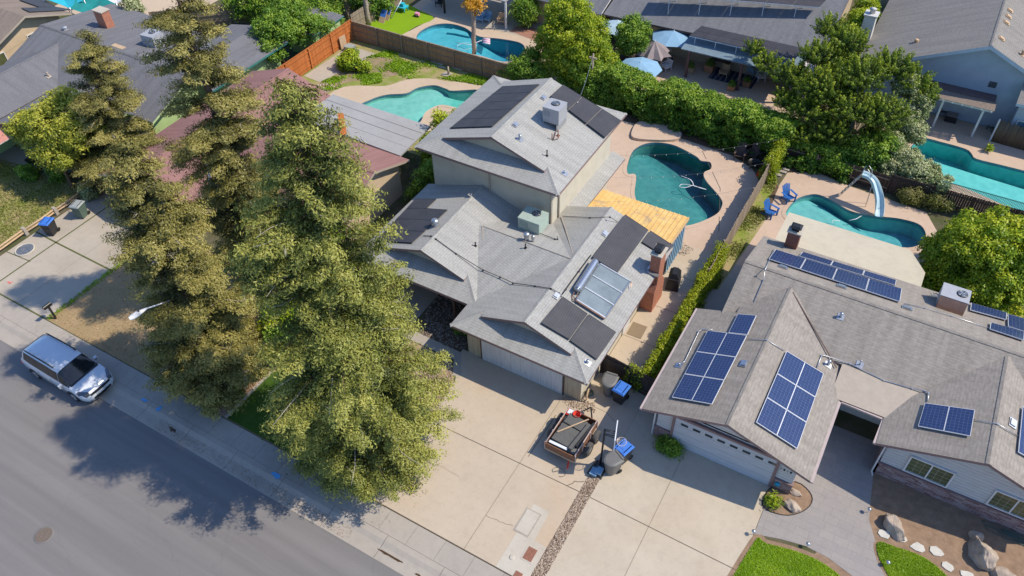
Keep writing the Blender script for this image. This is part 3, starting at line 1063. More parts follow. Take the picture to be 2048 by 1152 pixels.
ORD = ['first', 'second', 'third', 'fourth', 'fifth', 'sixth']
def solar_array(quad, zf, nu, nv, labels, group, kind='pv', off=.10, skip=(), gap=.012):
    if kind == 'pv':
        name = 'solar_collector'
    else:
        name = 'heating_mat'
    A, B, C, D = [S(x, y, zf, off) for x, y in quad]
    for j in range(nv):
        for i in range(nu):
            if (i, j) in skip: continue
            def pt(u, v): return (A * (1 - u) + B * u) * (1 - v) + (D * (1 - u) + C * u) * v
            gu, gv = gap, gap
            c = [pt((i + gu) / nu, (j + gv) / nv), pt((i + 1 - gu) / nu, (j + gv) / nv), pt((i + 1 - gu) / nu, (j + 1 - gv) / nv), pt((i + gu) / nu, (j + 1 - gv) / nv)]
            n = nrm(c)
            if n.z < 0: n = -n
            cen = sum(c, Vector((0, 0, 0))) / 4
            root = thing(name, labels(i, j), 'solar panel', (cen.x, cen.y, cen.z - .1), 0, group)
            lu = (c[1] - c[0]).length; lv = (c[3] - c[0]).length
            mb = MB()
            if kind == 'pv':
                m = .012
                ci = [c[k] + (cen - c[k]).normalized() * m * 1.4 for k in range(4)]
                nuc, nvc = max(1, round(lu / .158)), max(1, round(lv / .158))
                uv = [(0, 0), (nuc * .158, 0), (nuc * .158, nvc * .158), (0, nvc * .158)]
                order = ci if nrm(ci).z > 0 else ci[::-1]; uvo = uv if nrm(ci).z > 0 else uv[::-1]
                mb.face([p + n * .028 for p in order], 0, uvo)
                mb.build('cells', 'pv_cells', root)
                fb = MB()
                for k in range(4): fb.bar(c[k], c[(k + 1) % 4], .022, .045, up=n)
                plate(fb, [p - n * .01 for p in ci], .012)
                fb.build('frame', 'metal_white', root)
                lb = MB()
                for k in range(4):
                    q = c[k].lerp(cen, .15); lb.bar(q - n * .01, q - n * (off + .03), .04)
                lb.build('mount', 'metal_dark', root)
            else:
                order = c if nrm(c).z > 0 else c[::-1]
                uvs = [((p - A).dot((B - A).normalized()), (p - A).dot((D - A).normalized())) for p in order]
                mb.face([p + n * .02 for p in order], 0, uvs)
                dn = [p - n * .015 for p in order]; tp = [p + n * .02 for p in order]
                for k in range(4):
                    l = (k + 1) % 4; mb.face([dn[k], dn[l], tp[l], tp[k]], 0)
                mb.build('absorber', 'solar_mat_black', root)
                hb = MB(); hb.tube([c[0] + n * .0, c[1] + n * .0], .03, 6); hb.tube([c[3], c[2]], .03, 6)
                hb.build('header_pipe', 'metal_dark', root)

def window(parent, cx, y, z0, w, h, axis='x', sg=-1, frame='trim_white', glass='window_glass', split=2, grid=False, depth=.06):
    """frame and panes on a wall. axis 'x': wall runs along x at y, facing sg; axis 'y': wall runs along y at x=y"""
    def Q(u, o, z): return Vector((u, y + o * sg, z)) if axis == 'x' else Vector((y + o * sg, u, z))
    mb = MB(); f = .07; x0, x1 = cx - w / 2, cx + w / 2; z1 = z0 + h
    def bx(m, a0, b0, a1, b1, o0, o1):
        p = [Q(a0, o0, b0), Q(a1, o1, b1)]
        lo = [min(p[0][i], p[1][i]) for i in range(3)]; hi = [max(p[0][i], p[1][i]) for i in range(3)]
        m.box(*lo, *hi)
    bx(mb, x0 - f, z0 - f, x1 + f, z0, .005, depth); bx(mb, x0 - f, z1, x1 + f, z1 + f, .005, depth)
    bx(mb, x0 - f, z0, x0, z1, .005, depth); bx(mb, x1, z0, x1 + f, z1, .005, depth)
    for k in range(1, split):
        u = x0 + w * k / split; bx(mb, u - .03, z0, u + .03, z1, .005, depth * .9)
    gm = MB()
    if grid:
        for k in range(1, 4): bx(gm, x0, z0 + h * k / 4 - .006, x1, z0 + h * k / 4 + .006, .02, .026)
        for k in range(1, split * 3): bx(gm, x0 + w * k / (split * 3) - .006, z0, x0 + w * k / (split * 3) + .006, z1, .019, .025)
    wn = mb.build('window', frame, parent)
    if gm.f:
        gm.build('muntin', 'trim_tan', wn)
    pb = MB(); bx(pb, x0 + .001, z0 + .001, x1 - .001, z1 - .001, .004, .02)
    pb.build('pane', glass, wn)

def downspout(parent, x, y, z1, mat='trim_tan', r=.04):
    mb = MB(); mb.box(x - r, y - r, .05, x + r, y + r, z1); mb.build('downspout', mat, parent)

def gutter(parent, pts, mat='trim_gutter', w=.12):
    mb = MB()
    for a, b in zip(pts, pts[1:]):
        mb.bar(a, b, w, .10)
    mb.build('gutter', mat, parent)

def brick_chimney(parent, x0, y0, x1, y1, z0, z1, mat='brick_orange', cap=True, name='chimney', capmat='patch_concrete'):
    mb = MB(); mb.box(x0, y0, z0, x1, y1, z1)
    c = mb.build(name, mat, parent)
    cb = MB(); cb.box(x0 - .06, y0 - .06, z1, x1 + .06, y1 + .06, z1 + .08); cb.build('crown', capmat, c)
    if cap:
        k = MB(); xm, ym = (x0 + x1) / 2, (y0 + y1) / 2; w = (x1 - x0) * .3; v = (y1 - y0) * .3
        k.box(xm - w, ym - v, z1 + .08, xm + w, ym + v, z1 + .30)
        k.hexa([Vector((xm - w * 1.5, ym - v * 1.5, z1 + .30)), Vector((xm + w * 1.5, ym - v * 1.5, z1 + .30)), Vector((xm + w * 1.5, ym + v * 1.5, z1 + .30)), Vector((xm - w * 1.5, ym + v * 1.5, z1 + .30))],
               [Vector((xm - w * .9, ym - v * .9, z1 + .40)), Vector((xm + w * .9, ym - v * .9, z1 + .40)), Vector((xm + w * .9, ym + v * .9, z1 + .40)), Vector((xm - w * .9, ym + v * .9, z1 + .40))])
        k.build('spark_arrestor', 'metal_dark', c)
    return c

# ================================================================== GROUND, STREET
GEND = 700
pools = {}
def pool(name, label, px, shell, deep, dz=.12, depth=(.55, 1.55), z=0.0, world_pts=None, n=5, steps=None):
    pts = world_pts or [(p.x, p.y) for p in GP(px, 0)]
    if area(pts) < 0: pts.reverse()
    loop = smooth_loop(pts, n) if n > 1 else pts
    pools[name] = loop
    c = Vector((sum(p[0] for p in loop) / len(loop), sum(p[1] for p in loop) / len(loop)))
    root = thing('swimming_pool', label, 'swimming pool', (c.x, c.y, 0))
    def dep(x, y):
        t = deep(x, y); t = max(0, min(1, t)); t = t * t * (3 - 2 * t)
        return -(depth[0] + (depth[1] - depth[0]) * t)
    inner = [Vector((p[0], p[1])) for p in loop]
    xs = [p.x for p in inner]; ys = [p.y for p in inner]
    V = list(inner); m = len(inner)
    E_ = [(i, (i + 1) % m) for i in range(m)]
    def ins(x, y):
        r = False
        for i in range(m):
            a, b = inner[i], inner[i - 1]
            if (a.y > y) != (b.y > y) and x < (b.x - a.x) * (y - a.y) / (b.y - a.y) + a.x: r = not r
        return r
    g = .3; y = min(ys) + g
    while y < max(ys):
        x = min(xs) + g
        while x < max(xs):
            if ins(x, y) and min((Vector((x, y)) - q).length for q in inner) > .14: V.append(Vector((x, y)))
            x += g
        y += g
    vo, eo, fo, *_ = delaunay_2d_cdt(V, E_, [], 1, 1e-5)
    mb = MB()
    vv = [Vector((p.x, p.y, dep(p.x, p.y))) for p in vo]
    F = []
    for f in fo:
        a, b, cc = (vv[i] for i in f[:3])
        F.append(list(f) if (b - a).cross(cc - a).z > 0 else list(reversed(f)))
    mb.shared(vv, F, smooth=True)
    for i in range(m):
        a, b = inner[i], inner[(i + 1) % m]
        mb.face([(a.x, a.y, z), (a.x, a.y, dep(a.x, a.y)), (b.x, b.y, dep(b.x, b.y)), (b.x, b.y, z)], 0)
    if steps:
        for poly, zt in steps:
            mb.prism([(q.x, q.y) for q in GP(poly)], -1.4, zt)
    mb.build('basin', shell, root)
    tb = MB(); o2 = offset(loop, -.015)
    for i in range(m):
        a, b = o2[i], o2[(i + 1) % m]
        tb.face([(a[0], a[1], z - .005), (a[0], a[1], z - .17), (b[0], b[1], z - .17), (b[0], b[1], z - .005)], 0)
    tb.build('tile_band', 'window_glass_blue', root)
    flat('water', offset(loop, -.02), z - dz, 'pool_water', parent=root)
    cb = MB(); o1 = offset(loop, .27)
    for i in range(m):
        j = (i + 1) % m
        a, b, c1, d1 = loop[i], loop[j], o1[j], o1[i]
        cb.face([(a[0], a[1], z + .035), (b[0], b[1], z + .035), (c1[0], c1[1], z + .03), (d1[0], d1[1], z + .03)][::-1], 0)
        cb.face([(a[0], a[1], z + .035), (a[0], a[1], z - .03), (b[0], b[1], z - .03), (b[0], b[1], z + .035)], 0)
        cb.face([(d1[0], d1[1], z + .03), (c1[0], c1[1], z + .03), (c1[0], c1[1], z - .02), (d1[0], d1[1], z - .02)][::-1], 0)
    for f in cb.f: pass
    cb.build('coping', 'deck_tan' if shell in ('pool_shell_aqua',) else 'deck_pink', root)
    return root

pool('main', 'deep teal freeform pool with a long vacuum hose, beside the two storey house', [(1255, 330), (1268, 300), (1300, 286), (1345, 290), (1390, 312), (1402, 322), (1420, 325), (1422, 338), (1408, 346), (1412, 362), (1440, 395), (1444, 412), (1428, 432), (1372, 452), (1320, 440), (1272, 400), (1272, 352), (1256, 348)],
     'pool_shell_teal', lambda x, y: (y - 40.3) / 2.6 * .7 + (x + 11.5) / 3 * .55, depth=(.6, 1.5))
pool('right', 'blue freeform pool with a pale blue slide curving into it', [(1573, 432), (1578, 414), (1598, 396), (1632, 389), (1665, 402), (1700, 422), (1745, 432), (1800, 438), (1842, 452), (1850, 480), (1815, 496), (1740, 482), (1660, 465), (1600, 450)],
     'pool_shell_light', lambda x, y: (x + 2.6) / 3.0 * .6 + (y - 43.4) / 1.5 * .6, depth=(.4, 1.2))
pool('left', 'pale turquoise heart shaped pool behind the grey flat roof', [(724, 214), (740, 200), (772, 190), (812, 187), (835, 176), (868, 171), (892, 178), (905, 182), (958, 180), (985, 190), (960, 215), (935, 222), (885, 210), (852, 224), (838, 246), (800, 240)],
     'pool_shell_aqua', lambda x, y: (x + 33.5) / 3.5, depth=(.35, 1.2))
pool('palm', 'bright blue pool with curved steps behind the palm trunk', [(833, 76), (842, 62), (868, 50), (900, 48), (930, 56), (958, 73), (1000, 78), (1040, 86), (1050, 100), (1036, 118), (1005, 124), (960, 112), (900, 100), (846, 90)],
     'pool_shell_blue', lambda x, y: (x + 35.6) / 3 * .9, depth=(.4, 1.5), steps=[([(893, 60), (905, 52), (935, 60), (938, 68), (910, 62)], -.22), ([(880, 66), (893, 58), (930, 68), (932, 76), (900, 70)], -.42)])
pool('far_right', 'long bright cyan pool below the pale blue house', [(1800, 318), (1816, 300), (1842, 277), (1880, 284), (1930, 298), (1943, 308), (1952, 318), (2000, 330), (2060, 345), (2110, 358), (2150, 420), (2050, 425), (1950, 385), (1860, 350)],
     'pool_shell_cyan', lambda x, y: (y - 52.6) / 1.5 + (x - 3.5) * .05, depth=(.35, 1.3), n=3)

flat('ground', [(-GEND, 11.4), (GEND, 11.4), (GEND, GEND), (-GEND, GEND)], 0.0, 'ground_earth', [pools[k] for k in pools])
flat('street', rect(-GEND, -60, GEND, 10.43), -.12, 'asphalt')
flat('ground', rect(-GEND, -GEND, GEND, -60), -.13, 'ground_earth')
mb = MB()
prof = [(10.36, -.114), (10.85, -.10), (11.0, -.085), (11.25, .0), (11.45, .006), (11.52, .006), (11.52, -.2)]
x = -200.0
while x < 100:
    x2 = x + 3.05
    for (ya, za), (yb, zb) in zip(prof, prof[1:]):
        mb.face([(x + .008, ya, za), (x2 - .008, ya, za), (x2 - .008, yb, zb), (x + .008, yb, zb)])
    x = x2
props(mb.build('kerb', 'sidewalk_concrete'), kind='structure')
mb = MB(); x = -200.0
while x < 100:
    for (ya, yb) in ((11.53, 12.58),):
        mb.box(x + .007, ya, -.05, x + 1.513, yb, .016)
    x += 1.52
props(mb.build('sidewalk', 'sidewalk_concrete'), kind='structure')
flat('kerb', rect(-200, 10.5, 100, 12.6), -.116, 'joint_dark')

def slab(name, poly, mat, z=.012, holes=()):
    return flat(name, poly, z, mat, holes)
# driveways
slab('driveway', [(-15.75, 12.62), (-7.44, 12.62), (-7.44, 22.0), (-8.3, 22.4), (-9.9, 22.4), (-16.9, 22.4), (-16.9, 21.6), (-16.1, 20.4)], 'driveway_concrete')
slab('driveway', rect(-6.88, 12.62, .28, 24.4), 'driveway_concrete_pale')
slab('driveway', rect(-46.4, 12.62, -39.2, 22.4), 'old_concrete')
def joint(pts, w=.03, mat='joint_dark', z=.020, name='driveway_joint'):
    mb = MB()
    for a, b in zip(pts, pts[1:]):
        a = Vector((a[0], a[1], 0)); b = Vector((b[0], b[1], 0)); d = (b - a).normalized(); s = Vector((-d.y, d.x, 0)) * w / 2
        a -= d * w * .3; b += d * w * .3
        mb.face([a - s + Vector((0, 0, z)), b - s + Vector((0, 0, z)), b + s + Vector((0, 0, z)), a + s + Vector((0, 0, z))])
    return props(mb.build(name, mat), kind='structure')
def crack(pts, mat='joint_dark', w=.012, seed=0, z=.021):
    r = random.Random(seed); out = []
    for a, b in zip(pts, pts[1:]):
        n = max(3, int(math.hypot(a[0] - b[0], a[1] - b[1]) / .15))
        for i in range(n):
            t = i / n; out.append((a[0] + (b[0] - a[0]) * t + r.uniform(-.035, .035), a[1] + (b[1] - a[1]) * t + r.uniform(-.035, .035)))
    out.append(pts[-1])
    return joint(out, w, mat, z, 'crack')
joint([(-15.9, 12.62), (-7.44, 12.62)], .05); joint([(-6.88, 12.62), (.28, 12.62)], .05)
joint([(-15.3, 17.62), (-7.44, 17.70)], .032); joint([(-6.88, 17.68), (.28, 17.62)], .032)
joint([(-10.62, 12.62), (-10.66, 22.3)], .03, 'joint_soft'); joint([(-3.9, 12.62), (-3.95, 23)], .025, 'joint_soft')
joint([(-10.45, 18.2), (-10.42, 21.0)], .03, z=.024)
c1 = [(p.x, p.y) for p in GP([(1113, 1030), (1145, 1046), (1180, 1052)])]; crack([(p.x, p.y) for p in GP([(972, 1032), (1000, 1043), (1026, 1052)])], seed=1)
crack([(p.x, p.y) for p in GP([(838, 930), (880, 932), (905, 945), (918, 955)])], 'joint_soft', .01, 2)
crack([(p.x, p.y) for p in GP([(1135, 972), (1150, 964), (1168, 963)])], seed=3, w=.03)
for pts in ([(0, 578), (100, 646), (190, 705)], ):
    pass
joint([(-46.4, 15.2), (-44.3, 15.35)], .06, 'crack_weeds')
joint([(-44.4, 12.7), (-44.35, 22.3)], .10, 'crack_weeds'); joint([(-46.4, 17.35), (-44.4, 17.3), (-39.2, 17.25)], .11, 'crack_weeds'); joint([(-41.8, 12.7), (-41.7, 22.3)], .02, 'joint_soft'); joint([(-46.4, 12.62), (-39.2, 12.62)], .10, 'crack_weeds')
# utility patch and lids
up = [(p.x, p.y) for p in GP([(1004, 1150), (1053, 1018), (1078, 1030), (1056, 1078), (1100, 1100), (1096, 1152)])]
slab('driveway_patch', [(-8.98, 12.64), (-7.46, 12.64), (-7.46, 14.5), (-8.1, 14.55), (-8.15, 16.1), (-8.98, 16.1)], 'patch_concrete', .018)
def lid(name, label, cat, px, w, h, mat, rz=0, ring=None):
    c = G(*px); root = thing(name, label, cat, (c.x, c.y, .018), rz)
    if ring:
        mb = MB(); mb.box(-w / 2 - .07, -h / 2 - .07, 0, w / 2 + .07, h / 2 + .07, .012); mb.build('frame', ring, root, local=True)
    mb = MB(); mb.box(-w / 2, -h / 2, .012, w / 2, h / 2, .024); mb.box(-.05, h / 2 - .12, .024, .05, h / 2 - .08, .03); mb.build('cover', mat, root, local=True)
lid('utility_cover', 'large pale concrete vault lid set in the pale driveway patch', 'utility cover', (1055, 1045), .62, 1.15, 'patch_concrete', 0, 'sidewalk_concrete')
lid('utility_cover', 'small rust brown meter lid near the pebble strip', 'utility cover', (1060, 1109), .42, .62, 'rust_lid', 0, 'patch_concrete')
lid('utility_cover', 'small rust brown lid cut by the lower frame edge beside the sidewalk', 'utility cover', (1036, 1151), .34, .3, 'rust_lid')
c = G(1024, 1115); root = thing('water_valve_cap', 'little round white valve cap in the driveway patch', 'utility cover', (c.x, c.y, .018)); mb = MB(); mb.lathe([(.13, 0), (.13, .01), (.08, .02)], 14); mb.build('cover', 'patch_concrete', root, local=True)
c = G(88, 1070, -.12); root = thing('manhole_cover', 'round iron manhole cover in the asphalt street', 'manhole cover', (c.x, c.y, -.118))
mb = MB(); mb.lathe([(.44, 0), (.44, .008), (.40, .012)], 32); mb.build('ring', 'asphalt', root, local=True)
mb = MB(); mb.lathe([(.37, .012), (.37, .022), (.33, .026), (.31, .022), (.2, .022), (.19, .026), (.12, .026), (.11, .022)], 32, smooth=False); mb.build('lid', 'manhole_iron', root, local=True)
# manhole / vault with grate by left driveway
c = G(50, 500); root = thing('drain_grate', 'round white rimmed metal grate at the edge of the weedy driveway', 'drain', (c.x, c.y, .012))
mb = MB(); mb.tube([(math.cos(a) * .56, math.sin(a) * .56, .03) for a in [k * math.pi / 12 for k in range(24)]], .05, 6, closed=True); mb.build('rim', 'patch_concrete', root, local=True)
mb = MB()
for k in range(-8, 9):
    h = math.sqrt(max(0, .52 ** 2 - (k * .06) ** 2)); mb.box(k * .06 - .012, -h, .02, k * .06 + .012, h, .035); mb.box(-h, k * .06 - .006, .018, h, k * .06 + .006, .03)
mb.build('grate', 'metal_galv', root, local=True)
flat('pit', [(c.x + .53 * math.cos(k * math.pi / 10), c.y + .53 * math.sin(k * math.pi / 10)) for k in range(20)], .016, 'plastic_grey')
# blue utility paint, red marks, gutter puddles
def splat(name, px, r, mat, seed, z=.022, st=(1, 1)):
    rr = random.Random(seed); c = G(*px)
    pts = [(c.x + math.cos(a) * r * st[0] * rr.uniform(.5, 1.2), c.y + math.sin(a) * r * st[1] * rr.uniform(.5, 1.2)) for a in [k * 2 * math.pi / 18 for k in range(18)]]
    flat(name, smooth_loop(pts, 3), z, mat)
splat('paint_mark', (553, 951), .28, 'spray_blue', 3, st=(1.2, .5)); splat('paint_mark', (288, 800), .22, 'spray_blue', 5, st=(1.1, .4)); splat('paint_mark', (318, 818), .2, 'spray_blue', 6, st=(.6, 1))
splat('paint_mark', (18, 565), .16, 'spray_red', 8, st=(1.4, .3)); splat('paint_mark', (22, 566), .14, 'spray_red', 9, st=(.3, 1.2))
splat('stain', (345, 857), .26, 'puddle', 4, -.094, st=(1, .6))
splat('puddle', (781, 1110), .75, 'puddle', 10, -.0995, st=(1, .13)); splat('puddle', (836, 1148), .25, 'puddle', 12, -.1, st=(1, .2))
splat('stain', (1252, 846), .16, 'driveway_concrete', 13, .016)

# pebble strip between the driveways, rock beds
slab('soil_strip', rect(-7.43, 10.6 + .9, -6.89, 19.3), 'soil_dark', .006)
pebble_bed('gravel_strip', rect(-7.43, 12.62, -6.89, 19.2), 3600, .075, 'pebbles', 4, 'tan and grey river pebbles filling the strip between two driveways')
bed1 = [(-19.6, 22.2), (-17.4, 22.1), (-16.9, 22.4), (-16.9, 25.0), (-17.8, 25.3), (-20.4, 25.3), (-20.4, 24.0)]
slab('rock_bed', bed1, 'soil_dark', .008)
pebble_bed('pebble_bed', bed1, 1500, .12, 'pebbles_dark', 5, 'dark river rocks in the shaded bed beside the garage corner')
bed2 = [(-17.1, 18.2), (-15.9, 19.2), (-16.15, 20.3), (-17.0, 21.4), (-18.6, 21.5), (-18.2, 19.6)]
slab('rock_bed', bed2, 'leaf_litter', .008)
pebble_bed('pebble_bed', bed2, 900, .10, 'pebbles', 6, 'small tan river rocks between the big conifer and the driveway')
pebble_bed('pebble_bed', [(p.x, p.y) for p in GP([(1116, 797), (1140, 793), (1190, 806), (1190, 826), (1165, 822), (1135, 812)])], 420, .09, 'pebbles', 8, 'pale pebbles along the garage corner behind the trailer')
pebble_bed('pebble_bed', [(p.x, p.y) for p in GP([(1330, 492), (1355, 478), (1390, 500), (1370, 512), (1345, 505)])], 260, .09, 'pebbles', 9, 'small pebble patch beside the yellow patio roof')
slab('walkway', [(-22.5, 21.55), (-16.95, 21.55), (-16.4, 20.6), (-15.95, 20.75), (-16.85, 22.15), (-22.5, 22.25)], 'sidewalk_concrete', .016)
slab('walkway', rect(-22.5, 22.25, -20.4, 27.0), 'sidewalk_concrete', .014)
# front yard of the two storey house: mulch, lawn strip
slab('planting_bed', [(-27.0, 12.64), (-15.8, 12.64), (-16.1, 20.2), (-18.6, 21.5), (-27.0, 21.5)], 'leaf_litter', .004)
lawn_a = [(-25.0, 12.66), (-16.6, 12.66), (-17.5, 19.2), (-24.2, 19.2), (-25.0, 16.0)]
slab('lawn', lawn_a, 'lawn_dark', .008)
mb = MB(); mb.box(-25.13, 12.66, 0, -25.0, 17.0, .09)
tagged = thing('edging_kerb', 'white concrete edging between mulch and the dark lawn strip', 'edging', (-25, 12.66, 0)); mb.build('edge', 'sidewalk_concrete', tagged)
lawn_b = [(-39.15, 12.64), (-27.5, 12.64), (-27.5, 21.5), (-39.15, 21.5)]
slab('lawn', lawn_b, 'dry_lawn', .006)
scatter_leaves('dry_grass', lawn_b, 9000, .08, 'leaf_litter_brown', 21, .01, .03, .85, 'straw coloured dry grass on the lawn beside the parked van', 'grass', 0.0)
scatter_leaves('grass_edge', rect(-39.3, 12.7, -38.9, 21), 900, .12, 'leaf_grass', 22, .01, .04, .4, 'green grass fringe along the left driveway edge', 'grass')
# left weedy yard
yard = [(-60, 14.4), (-46.9, 14.4), (-46.9, 21.4), (-49.5, 22.2), (-60, 20.6)]
slab('lawn', yard, 'lawn_weedy', .006)
scatter_leaves('weeds', yard, 16000, .16, 'leaf_weeds', 23, .01, .06, .72, 'patchy green and straw weeds in the yard beside the split rail', 'weeds')
slab('patio', [(-58.5, 20.8), (-50.0, 21.6), (-49.8, 22.9), (-58.5, 22.9)], 'sidewalk_concrete', .012)
# side yard and rear decks of the two storey house
slab('side_path', rect(-9.72, 24.75, -7.55, 36.2), 'driveway_concrete', .012)
for y in (27.6, 30.5, 33.4): joint([(-9.7, y), (-7.6, y)], .02)
deck = [(-16.0, 33.0), (-9.7, 33.0), (-9.7, 36.2), (-7.25, 36.2), (-7.25, 44.3), (-8.2, 45.6), (-9.9, 46.4), (-16.2, 46.85), (-24.0, 46.6), (-24.0, 38.8), (-16.0, 38.8)]
slab('pool_deck', deck, 'deck_pink', .012, [pools['main']])
slab('planting_bed', [(-18, 46.9), (-7.2, 46.0), (-7.2, 48.6), (-23, 48.6), (-24, 46.9)], 'soil_dark', .005)
pad = smooth_loop([(p.x, p.y) for p in GP([(1267, 280), (1265, 262), (1278, 248), (1310, 246), (1345, 258), (1362, 270), (1355, 282), (1320, 285)])], 4)
mb = MB(); mb.prism(pad, 0, .22); props(mb.build('raised_deck', 'deck_pink'), kind='structure')
joint([(-11.9, 45.9), (-9.4, 42.5), (-8.0, 38.3)], .03, z=.024)
# right neighbour rear
deck_r = [(-6.75, 36.0), (4.6, 36.0), (4.6, 43.4), (2.9, 46.4), (-2.0, 46.8), (-4.3, 47.3), (-6.0, 46.3), (-6.1, 44.5), (-5.75, 41.0)]
slab('pool_deck', deck_r, 'deck_pink', .012, [pools['right']])
slab('lawn', [(-7.0, 33.4), (-6.3, 33.4), (-5.8, 40.8), (-6.15, 44.6), (-7.0, 46.5)], 'lawn_weedy', .016)
scatter_leaves('grass_strip', [(-7.0, 33.4), (-6.4, 33.4), (-5.9, 40.8), (-6.25, 44.6), (-6.95, 46)], 2600, .14, 'leaf_weeds', 31, .02, .06, .45, 'thin weedy grass strip along the foot of the wooden fence', 'grass', .1)
slab('side_path', rect(-6.75, 24.6, -4.7, 36.0), 'sidewalk_concrete', .008)
# far right deck
slab('pool_deck', [(.3, 50.6), (1.0, 47.9), (20, 47.9), (20, 58.2), (-1.5, 58.4), (-1.5, 52.0)], 'deck_pink', .012, [pools['far_right']])
# left neighbour rear yard
slab('bare_yard', [(-43.9, 36.5), (-40.0, 36.0), (-28.3, 36.0), (-28.3, 47.2), (-43.9, 47.2)], 'lawn_weedy', .006, [pools['left']])
dk = smooth_loop([(p.x, p.y) for p in GP([(655, 212), (662, 186), (700, 172), (770, 172), (812, 160), (860, 157), (905, 164), (965, 162), (1010, 175), (1000, 215), (960, 240), (880, 260), (800, 262), (700, 240)])], 4)
slab('pool_deck', dk, 'deck_tan', .012, [pools['left']])
slab('patio', [(p.x, p.y) for p in GP([(608, 152), (700, 92), (752, 108), (690, 140), (640, 165)])], 'old_concrete', .016)
slab('bare_soil', smooth_loop([(p.x, p.y) for p in GP([(640, 168), (690, 140), (745, 112), (800, 128), (800, 148), (745, 158), (690, 166), (655, 185), (620, 185)])], 3), 'bare_earth', .012)
scatter_leaves('weeds', [(-43.6, 36.8), (-39, 41.2), (-34.8, 45.2), (-29.2, 46.2), (-29.0, 47.1), (-40.0, 47.1), (-41.2, 45.0), (-38.4, 43.9), (-41.5, 41.5)], 7000, .20, 'leaf_grass', 33, .02, .08, .30, 'ragged green weeds around the turquoise pool yard', 'weeds', .35, [pools['left']])
# palm pool property
slab('pool_deck', [(-41.6, 47.6), (-21.0, 47.6), (-21.0, 56.5), (-43.0, 56.5), (-43.0, 54.0), (-39.9, 53.9), (-40.5, 50.8)], 'deck_tan', .012, [pools['palm']])
slab('lawn', smooth_loop([(-44.1, 47.9), (-41.7, 48.2), (-40.7, 49.9), (-40.5, 51.6), (-39.9, 53.6), (-41.8, 54.3), (-44.3, 54.3)], 3), 'lawn_bright', .018)
slab('patio', [(p.x, p.y) for p in GP([(1018, 62), (1040, 50), (1100, 62), (1140, 90), (1102, 96), (1060, 78)])], 'brick_paver', .018)
slab('patio', rect(-42, 54.4, -30.5, 60), 'old_concrete', .016)
# umbrella property patio
slab('patio', [(-23.5, 49.8), (-7.2, 49.8), (-7.2, 58.6), (-23.5, 57.2)], 'deck_pink', .012)
mb = MB(); mb.box(-14.6, 52.1, .012, -11.6, 52.7, .035); mb.box(-14.9, 56.0, .012, -10.6, 58.0, .03)
rr_ = thing('outdoor_rug', 'dark striped rug under the solar covered patio', 'rug', (-13, 56, .01)); mb = MB(); mb.box(-15.0, 55.4, .014, -11.5, 57.3, .026); mb.build('field', 'navy_mat', rr_)
mb = MB()
for k in range(9): mb.box(-14.9 + k * .39, 55.42, .027, -14.82 + k * .39, 57.28, .032)
mb.build('stripe', 'fabric_taupe', rr_)
# right front yard
path = [(p.x, p.y) for p in GP([(1528, 1020), (1505, 1071), (1560, 1078), (1610, 1092), (1655, 1115), (1706, 1153), (1760, 1200), (1800, 1200), (1781, 1153), (1752, 1088), (1738, 1040), (1741, 1000), (1757, 955)])]
path = [(.3, 24.4), (.3, 19.62)] + path[2:-1] + [(4.2, 25.5), (4.2, 27.2), (1.0, 27.2), (1.0, 24.4)]
slab('walkway', path, 'stamped_concrete', .014)
slab('planting_bed', [(.3, 12.6), (30, 12.6), (30, 25.5), (4.2, 25.5), (4.3, 24)], 'soil', .004)
slab('driveway', [(-9.9, 22.42), (-8.3, 22.42), (-7.44, 22.02), (-7.44, 19.3), (-6.89, 19.3), (-6.89, 24.3), (-9.7, 24.75)], 'driveway_concrete', .010)
L1 = smooth_loop([(.42, 19.2), (.95, 19.45), (2.3, 19.75), (3.4, 19.75), (4.4, 19.4), (5.3, 18.8), (6, 17.5), (5, 15), (.42, 15)], 4)
slab('soil_edge', offset(L1, .2), 'soil', .018)
slab('lawn', L1, 'lawn_bright', .024)
scatter_leaves('lawn_grass', L1, 60000, .065, 'leaf_grass', 41, .02, .04, .55, 'bright green mown grass left of the stamped path', 'grass')
L2 = smooth_loop([(5.15, 21.9), (5.9, 22.05), (7.0, 22.15), (8.1, 21.7), (9.0, 20.6), (8.6, 19.0), (6.9, 19.2), (6.0, 20.4), (5.35, 21.2)], 4)
slab('soil_edge', offset(L2, .12), 'soil', .018)
slab('lawn', L2, 'lawn_bright', .024)
scatter_leaves('lawn_grass', L2, 38000, .065, 'leaf_grass', 42, .02, .05, .55, 'bright green mown grass right of the stamped path', 'grass')
bed3 = smooth_loop([(p.x, p.y) for p in GP([(1527, 1000), (1545, 975), (1590, 965), (1618, 985), (1622, 1005), (1605, 1022), (1575, 1030), (1545, 1024), (1528, 1014)])], 3)
slab('planting_bed', bed3, 'soil', .02)
mb = MB(); mb.tube([(p[0], p[1], .03) for p in offset(bed3, .03)], .022, 5, closed=True)
t_ = thing('bed_edging', 'dark steel edging curved round the small boulder bed', 'edging', (bed3[0][0], bed3[0][1], 0)); mb.build('strip', 'metal_dark', t_)
